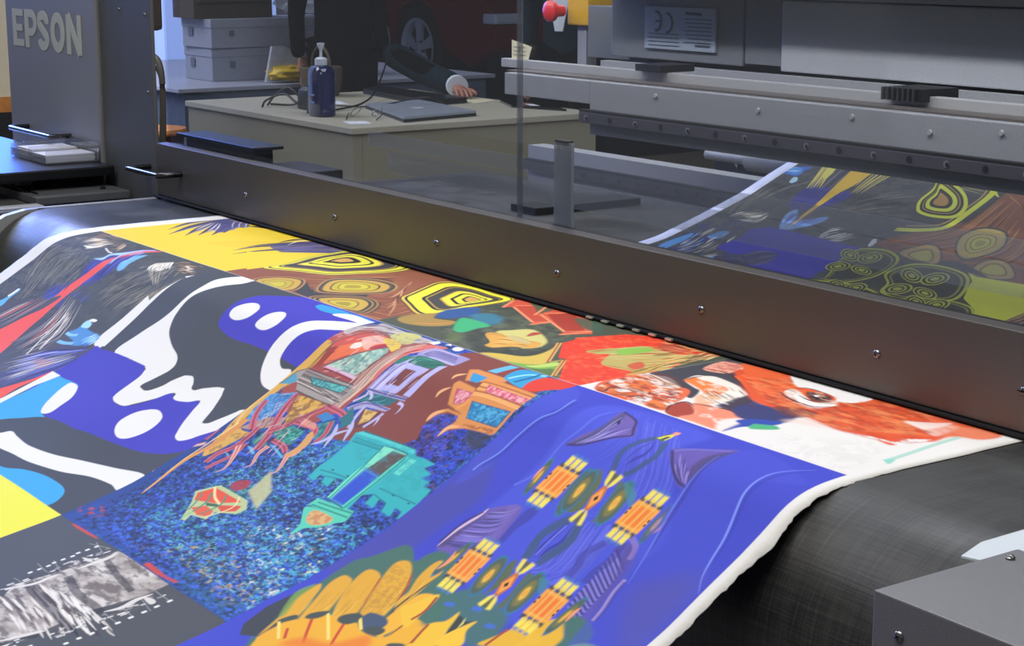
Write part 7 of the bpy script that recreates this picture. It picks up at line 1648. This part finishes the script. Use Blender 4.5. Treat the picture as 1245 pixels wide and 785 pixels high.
sheet('paper_sheet',[(-7.05,3.78),(-6.88,3.74),(-6.84,3.86),(-7.0,3.90)],M['paperw'],'small bright white paper just behind the blue pump bottle')
sheet('paper_sheet',[(-6.16,3.45),(-6.05,3.42),(-6.02,3.50),(-6.12,3.53)],M['paperw'],'small white slip at the front corner of the desk')
cb=thing('cable_bundle',(-6.75,3.6,.75),'tangle of black cables and an adapter left of the blue pump bottle','cable')
tube('cable',spl([(-6.95,3.52,.755),(-6.93,3.55,.80),(-6.86,3.58,.835),(-6.80,3.60,.79),(-6.9,3.62,.757),(-6.98,3.55,.757)]),.005,M['cable'],cb,6)
tube('cable',spl([(-6.9,3.47,.755),(-6.92,3.5,.78),(-6.85,3.55,.81),(-6.76,3.56,.78),(-6.7,3.6,.757)]),.005,M['cable'],cb,6)
rbox('adapter',.085,.05,[(.9,0),(1,.01),(.9,.08),(.6,.095)],(-6.72,3.62,.7505),M['black'],cb)
rbox('adapter_sleeve',.045,.03,[(1,0),(.9,.05),(.7,.14),(.5,.17)],(-6.53,3.53,.7505),M['black'],cb)
cc=thing('power_cable',(-6.6,3.95,.75),'thin black cable looping over the desk behind the silver laptop','cable')
tube('cable',spl([(-6.55,3.62,.757),(-6.7,3.85,.765),(-7.0,4.1,.80),(-7.35,4.38,.95),(-7.46,4.44,1.05)]),.0045,M['cable'],cc,6)
tube('cable',spl([(-6.75,3.75,.757),(-6.6,3.85,.76),(-6.45,4.02,.80),(-6.5,4.16,.757)]),.0035,M['cable'],cc,6)
gl=thing('spectacles',(-6.33,3.58,.75),'thin dark spectacles lying open between the pump bottle and the silver laptop','glasses')
for x,y in ((-6.32,3.60),(-6.25,3.66)): tube('lens_rim',[(x+.026*math.cos(a*.5236),y+.018*math.sin(a*.5236),.756+.016*(1+math.sin(a*.5236))) for a in range(13)],.0022,M['steel'],gl,6)
tube('temple_arm',[(-6.34,3.58,.765),(-6.22,3.50,.753)],.002,M['cable'],gl,6); tube('temple_arm',[(-6.22,3.67,.765),(-6.12,3.58,.753)],.002,M['cable'],gl,6)
# price card standing up
pc=prism('notice_card',[(-2.2485,1.2625),(-2.205,1.2625),(-2.196,1.2820),(-2.2485,1.2905)],1.5570,1.5578,'y',M['paper']); tag(pc,'small pale printed card standing on the silver bar beside the window joint','card')
for k in range(3): box('card_line',-2.243,-2.212,1.5566,1.5569,1.268+k*.006,1.2687+k*.006,M['ink'],pc)
# ------------------------------------------------------------------ side table and cartons
st=thing('side_table',(-9.2,4.6,0),'light topped table with blue grey cloth sides against the bright wall','table')
box('table_top',-10.3,-8.10,3.62,5.5,.725,.745,M['deskb'],st,.003); box('table_cloth',-10.25,-8.12,3.66,5.45,0,.724,M['clothb'],st)
def carton(name,x0,x1,y0,y1,z0,z1,m,label,ang=0.,grp='white cartons on the side table'):
    t=thing(name,((x0+x1)/2,(y0+y1)/2,z0),label,'carton',grp)
    box('carton_body',x0,x1,y0,y1,z0,z1-.012,M[m],t,.004); box('carton_lid',x0-.004,x1+.004,y0-.004,y1+.004,z1-.045,z1,M[m],t,.003)
    box('print_mark',x0+.08,x0+.13,y0-.0062,y0-.0052,z0+(z1-z0)*.4,z0+(z1-z0)*.68,M['cartonl'],t)
    box('print_mark',x1+.0052,x1+.0062,y0+.10,y0+.13,z0+(z1-z0)*.4,z0+(z1-z0)*.6,M['cartonl'],t)
    t.rotation_euler=(0,0,ang); return t
carton('carton',-8.78,-8.45,3.97,4.80,.7455,.915,'carton','white long carton at the bottom of the pair on the side table',0)
carton('carton',-8.77,-8.44,3.955,4.72,.9165,1.065,'carton','white long carton stacked on top of the other white carton',.03)
t=thing('carton',(-8.7,4.25,1.067),'open dark brown carton on top of the white cartons','carton'); box('carton_body',-8.76,-8.50,3.90,4.35,1.067,1.22,M['cartonb'],t,.004); box('carton_flap',-8.495,-8.48,3.92,4.33,1.15,1.22,M['cartonb'],t)
t=thing('carton_roll',(-8.5,4.72,1.067),'red and white taped bundle at the right end of the white cartons','package'); box('package_body',-8.55,-8.40,4.75,4.85,.93,1.06,M['tape'],t,.01)
def crumple(name,c,s,m,seed,parent=None):
    r_=random.Random(seed); bm=bmesh.new(); bmesh.ops.create_icosphere(bm,subdivisions=3,radius=1)
    for v in bm.verts:
        n=v.co.normalized(); k=1+.16*math.sin(n.x*7+seed)*math.cos(n.y*6)+.12*math.sin(n.z*11+n.x*5)+r_.uniform(-.05,.05)
        v.co=Vector((c[0]+n.x*s[0]*k,c[1]+n.y*s[1]*k,c[2]+max(n.z*s[2]*k,-s[2]*.8)))
    return link(name,mesh(bm,name,True),m,parent)
b_=crumple('plastic_bag',(-8.55,4.58,1.165),(.11,.17,.105),M['bag'],3); tag(b_,'crumpled clear plastic bag on the white cartons beside the brown one','bag')
t=thing('snack_bag',(-8.2,4.28,.745),'small see-through bag with a yellow wrapper in front of the white cartons','bag')
crumple('wrapper',(-8.22,4.30,.79),(.07,.13,.045),M['bagy'],5,t); prism('bag_film',[(4.16,.75),(4.40,.76),(4.36,.86),(4.27,.93),(4.20,.93)],-8.24,-8.22,'x',M['bag'],t)
# stool and chair near the machine's left edge
t=thing('round_stool',(-7.86,3.36,0),'round brown wooden stool with orange rims between the machine post and the beige desk','stool')
lathe('seat',[(0,.565),(.17,.565),(.175,.575),(.17,.59),(0,.59)],(-7.86,3.36,0),M['wood'],t,24); lathe('drum',[(.155,.49),(.16,.565)],(-7.86,3.36,0),M['woodd'],t,24,'z',False); lathe('foot_ring',[(.0,.42),(.17,.42),(.17,.49),(0,.49)],(-7.86,3.36,0),M['wood'],t,24)
for k in range(4): tube('leg',[(-7.86+.13*math.cos(k*1.571+.8),3.36+.13*math.sin(k*1.571+.8),0),(-7.86+.11*math.cos(k*1.571+.8),3.36+.11*math.sin(k*1.571+.8),.42)],.014,M['wood'],t,8)
t=thing('bent_chair',(-6.95,2.98,0),'grey brown bent frame chair just right of the machine post','chair')
tube('back_frame',spl([(-7.0,3.0,.46),(-6.90,3.0,.62),(-6.87,3.0,.85),(-6.89,3.0,.95),(-6.96,3.0,.985),(-7.1,3.0,.99)]),.014,M['chairg'],t,8)
tube('back_frame',spl([(-6.94,3.02,.55),(-6.92,3.02,.7),(-6.92,3.02,.88),(-6.96,3.02,.94)]),.012,M['cable'],t,8)
box('seat',-7.4,-6.92,2.85,3.25,.44,.47,M['chairg'],t,.01)
for x,y in ((-7.37,2.88),(-6.96,2.88),(-7.37,3.22),(-6.96,3.22)): tube('leg',[(x,y,0),(x,y,.44)],.014,M['chairg'],t,8)
box('head_pad',-7.02,-6.90,2.98,3.03,1.09,1.25,M['pillar'],t,.02); tube('pad_post',[(-7.3,3.02,.47),(-7.25,3.02,.9),(-7.0,3.02,1.12)],.01,M['chairg'],t)
# woven basket
t=thing('woven_basket',(-7.32,3.99,.75),'brown woven basket with a hoop handle at the dark far end of the desk','basket')
lathe('basket_body',[(.0,.7505),(.08,.7505),(.095,.80),(.10,.88),(.093,.885),(.085,.80)],(-7.32,3.99,0),M['wicker'],t,20)
tube('basket_handle',spl([(-7.41,3.99,.87),(-7.39,3.99,.94),(-7.32,3.99,.98),(-7.25,3.99,.94),(-7.23,3.99,.87)]),.007,M['wicker'],t)
def skin_body(name,verts,edges,radii,m,parent,sub=2):
    me=bpy.data.meshes.new(name); me.from_pydata(verts,edges,[]); me.update()
    o=bpy.data.objects.new(name,me); COL.objects.link(o); me.materials.append(m); o.parent=parent; o.location=[-c for c in parent.location]
    md=o.modifiers.new('skin','SKIN'); md.use_smooth_shade=True
    for i,r in enumerate(radii):
        sv=me.skin_vertices[0].data[i]; sv.radius=r if isinstance(r,tuple) else (r,r); sv.use_root=(i==0)
    s=o.modifiers.new('sub','SUBSURF'); s.levels=sub; s.render_levels=sub
    return o
def head(parent,c,f):
    """head with face turned to unit direction f"""
    bm=bmesh.new(); bmesh.ops.create_icosphere(bm,subdivisions=3,radius=1)
    r=Vector((f[1],-f[0],0)); F=Vector((f[0],f[1],0)); U=Vector((0,0,1))
    for v in bm.verts:
        a,b,h=v.co.x,v.co.y,v.co.z
        w_=.076*(1-.22*max(0,-h)**1.5); d_=.095
        y=b*d_+(.012*math.exp(-((a*w_)/.012)**2-((h+.12)/.16)**2)*2.0 if b>.5 else 0)
        if b>.6: y-=.010*(math.exp(-((abs(a)-.38)/.16)**2-((h-.08)/.12)**2)); y+=.006*math.exp(-(a/.3)**2-((h+.48)/.07)**2)
        v.co=r*(a*w_)+F*y+U*(h*.118)
    for v in bm.verts: v.co+=Vector(c)
    hd=link('head',mesh(bm,'head',True),M['skin'],parent)
    for s in (-1,1):
        p=Vector(c)+r*(.030*s)+F*.083+U*.010; lathe('eye',[(0,-.011),(.008,-.007),(.011,0),(.008,.007),(0,.011)],p,M['pump'],hd,10); lathe('pupil',[(0,-.005),(.005,0),(0,.005)],p+F*.009,M['black'],hd,8)
        q=Vector(c)+r*(.077*s)-F*.005; crumple('ear',q,(.012,.018,.03),M['skin'],2,hd)
    tube('mouth',[Vector(c)+r*-.024+F*.080-U*.056,Vector(c)+F*.090-U*.058,Vector(c)+r*.024+F*.080-U*.056],.004,M['tape'],hd,6)
    bm=bmesh.new(); bmesh.ops.create_icosphere(bm,subdivisions=3,radius=1)
    bmesh.ops.delete(bm,geom=[v for v in bm.verts if v.co.z<.25-(.9 if v.co.y<0 else 0)*abs(v.co.y)],context='VERTS')
    for v in bm.verts:
        a,b,h=v.co; v.co=Vector(c)+r*(a*.084)+F*(b*.103-.006)+U*(h*.128)
    link('hair',mesh(bm,'hair',True),M['hair'],hd)
def hand(parent,wr,d,up,side,flat=True):
    """five fingers from wrist wr, pointing d; palm normal -up; thumb to 'side'"""
    d=Vector(d).normalized(); s=Vector(side).normalized(); u=Vector(up).normalized(); w0=Vector(wr)
    V=[w0-d*.03,w0+d*.02,w0+d*.06]; E=[(0,1),(1,2)]; R=[(.026,.019),(.032,.019),(.038,.018)]
    o=skin_body('palm',V,E,R,M['skin'],parent,2)
    for k,(off,ln) in enumerate(((.030,.074),(.011,.083),(-.009,.077),(-.028,.060))):
        b=w0+d*.072+s*off; c=d+s*off*1.2
        pts=[b-d*.02,b+c*ln*.3+u*.007,b+c*ln*.62+u*.002,b+c*ln*.93-u*.013]
        skin_body('finger',pts,[(0,1),(1,2),(2,3)],[.0098,.0095,.0088,.0072],M['skin'],parent,2)
    b=w0+d*.018+s*.026
    skin_body('thumb',[b,b+s*.026+d*.02-u*.004,b+s*.036+d*.048-u*.008,b+s*.036+d*.070-u*.012],[(0,1),(1,2),(2,3)],[.012,.0115,.0105,.0085],M['skin'],parent,2)
def person(loc,f,label,top,armR,armL,handR=None,legm='suitb',shirt=False,coat=.165):
    """standing figure at loc facing unit f; arm lists are world joints shoulder>elbow>wrist"""
    x,y=loc; p=thing('person',(x,y,0),label,'person'); r=Vector((f[1],-f[0],0)); F=Vector((f[0],f[1],0)); P=lambda a,b,z: Vector((x,y,z))+r*a+F*b
    V=[P(0,0,.70),P(0,.0,1.0),P(0,.01,1.26),P(0,-.005,1.40),P(0,0,1.48)]; R=[(coat*1.06,.14),(coat,.13),(.175,.13),(.16,.10),(.07,.07)]; E=[(0,1),(1,2),(2,3),(3,4)]
    armR=armR or [P(.225,-.02,1.18),P(.235,-.02,1.1),P(.22,.03,.88)]; armL=armL or [P(-.225,-.02,1.18),P(-.235,-.02,1.1),P(-.22,.03,.88)]
    for s,arm in ((1,armR),(-1,armL)):
        i=len(V); V.append(P(.17*s,-.005,1.41)); R.append(.07); E.append((3,i))
        prev=i
        for q,rr in zip(arm,(.055,.045,.040)): V.append(Vector(q)); R.append(rr); E.append((prev,len(V)-1)); prev=len(V)-1
    skin_body('jacket',V,E,R,M[top],p)
    V=[P(0,0,.98),P(.095,0,.90),P(.10,.01,.50),P(.10,-.01,.10),P(-.095,0,.90),P(-.10,.01,.50),P(-.10,-.01,.10)]
    skin_body('trousers',V,[(0,1),(1,2),(2,3),(0,4),(4,5),(5,6)],[(.15,.115),.095,.068,.05,.095,.068,.05],M[legm],p)
    for s in (1,-1): skin_body('shoe',[P(.10*s,-.05,.05),P(.10*s,.06,.045),P(.11*s,.18,.035)],[(0,1),(1,2)],[(.045,.045),(.048,.042),(.04,.03)],M['black'],p,2)
    skin_body('neck',[P(0,0,1.44),P(0,.01,1.56)],[(0,1)],[.058,.055],M['skin'],p)
    head(p,P(0,.02,1.66),f)
    if shirt:
        q=[(-.075,1.46),(.075,1.46),(.055,1.2),(.02,1.04),(-.02,1.04),(-.055,1.2)]
        bm=bmesh.new(); fr=[]
        for a,z in q: fr.append(bm.verts.new(P(a,.142-(.03 if z>1.4 else 0),z)))
        bk=[bm.verts.new(v.co-F*.05) for v in fr]; bm.faces.new(fr); bm.faces.new(bk[::-1])
        for k in range(6): bm.faces.new((fr[k],bk[k],bk[(k+1)%6],fr[(k+1)%6]))
        link('shirt_front',mesh(bm,'shirt_front'),M['shirt'],p)
    return p
pA=person((-7.84,4.40),(.80,-.60),'person in black coat leaning at the desk with one hand resting on it','suitb',
  None,[(-7.74,4.52,1.22),(-7.66,4.54,.93),(-6.96,4.50,.80)],coat=.205)
sl=skin_body('sleeve',[(-7.66,4.55,.92),(-7.3,4.55,.835),(-6.93,4.487,.80)],[(0,1),(1,2)],[(.07,.07),(.066,.066),(.058,.055)],M['suit'],pA)
tube('cuff',[(-6.935,4.489,.80),(-6.900,4.474,.797)],.050,M['shirt'],pA,18)
hand(pA,(-6.875,4.463,.790),(.92,-.36,-.10),(0,0,1),(.36,.92,0))
hand(pA,(-7.98,4.25,.86),(.05,-.03,-1),(-.6,-.8,0),(.8,-.6,0))
pB=person((-6.86,5.10),(.45,-.89),'person in dark suit jacket and white shirt standing behind the far end of the desk','suit',None,None,shirt=True)
r_=Vector((-.89,-.45,0)); F_=Vector((.45,-.89,0))
for q in (1,-1): hand(pB,Vector((-6.86,5.10,.85))+r_*.22*q+F_*.035,(.02,-.05,-1),r_*q,F_)

pf=box('display_platform',-15.2,-9.6,7.2,10.2,0,.30,M['cardark'],None,.01); tag(pf,'low dark platform under the red car','platform')
car=thing('red_car',(-12.4,8.4,.30),'red car with five spoke alloy wheel, parked on a low platform beyond the desk','car')
def car_body():
    WX,WZ,WR=-12.17,.63,.40
    # side outline (x,z), front of the car to the right
    low=[(-15.0,.50)]
    def arch(cx): return [(cx+WR*math.cos(math.radians(180-a)),WZ+WR*math.sin(math.radians(180-a))) for a in range(0,181,15)]
    out=[(-15.1,.62),(-14.9,.52)]+[q for q in arch(-14.55) if q[0]>-14.93]+arch(WX)+[(-11.4,.52),(-11.1,.66),(-11.05,.92),(-11.3,1.06),(-12.3,1.20),(-12.7,1.24),(-13.3,1.62),(-14.5,1.66),(-15.05,1.28),(-15.15,1.0)]
    return out
prism('car_body',car_body(),7.50,9.25,'y',M['carred'],car,.02)
prism('side_window',[(-12.85,1.26),(-13.35,1.56),(-14.4,1.58),(-14.5,1.28)],7.490,7.515,'y',M['scr'],car,.004)
prism('windscreen',[(-12.66,1.26),(-12.63,1.27),(-13.26,1.63),(-13.30,1.62)],7.6,9.15,'y',M['scr'],car)
box('head_lamp',-11.20,-11.03,7.485,7.75,.86,.94,M['lampg'],car,.02); box('bumper',-11.2,-11.0,7.52,9.2,.50,.64,M['cardark'],car,.02)
box('sill',-14.1,-12.62,7.46,7.52,.48,.55,M['cardark'],car,.01)
for cx in (-12.17,-14.55):
    for yy,s in ((7.53,1),(9.22,-1)):
        wh=lathe('wheel',[(.235,-.02*s),(.30,-.03*s),(.335,.0),(.335,.17*s),(.2,.18*s),(0,.18*s)],(cx,yy,.635),M['tyre'],car,40,'y',False)
        lathe('rim',[(.205,.0),(.215,-.022*s),(.240,-.028*s),(.243,.0),(.205,.03*s)],(cx,yy,.635),M['alloy'],wh,40,'y',False)
        lathe('hub',[(0,-.012*s),(.03,-.012*s),(.045,.0),(.045,.03*s)],(cx,yy,.635),M['alloy'],wh,20,'y')
        lathe('brake_disc',[(0,.05*s),(.19,.05*s),(.19,.06*s)],(cx,yy,.635),M['cardark'],wh,24,'y')
        for k in range(5):
            a=math.radians(90+72*k); ca,sa=math.cos(a),math.sin(a); t_=(-sa,ca)
            pts=[(cx+ca*r0+t_[0]*w_,.635+sa*r0+t_[1]*w_) for r0,w_ in ((.03,.036),(.12,.030),(.218,.062),(.218,-.062),(.12,-.030),(.03,-.036))]
            prism('spoke',pts,yy-.010*s,yy+.018*s,'y',M['alloy'],wh,.003)
        for k in range(5):
            a=math.radians(54+72*k); lathe('wheel_nut',[(0,-.016*s),(.010,-.014*s),(.010,0)],(cx+.065*math.cos(a),yy,.635+.065*math.sin(a)),M['cardark'],wh,8,'y')
    box('wheel_well',cx-.42,cx+.42,7.56,9.19,.62,1.05,M['cardark'],car)
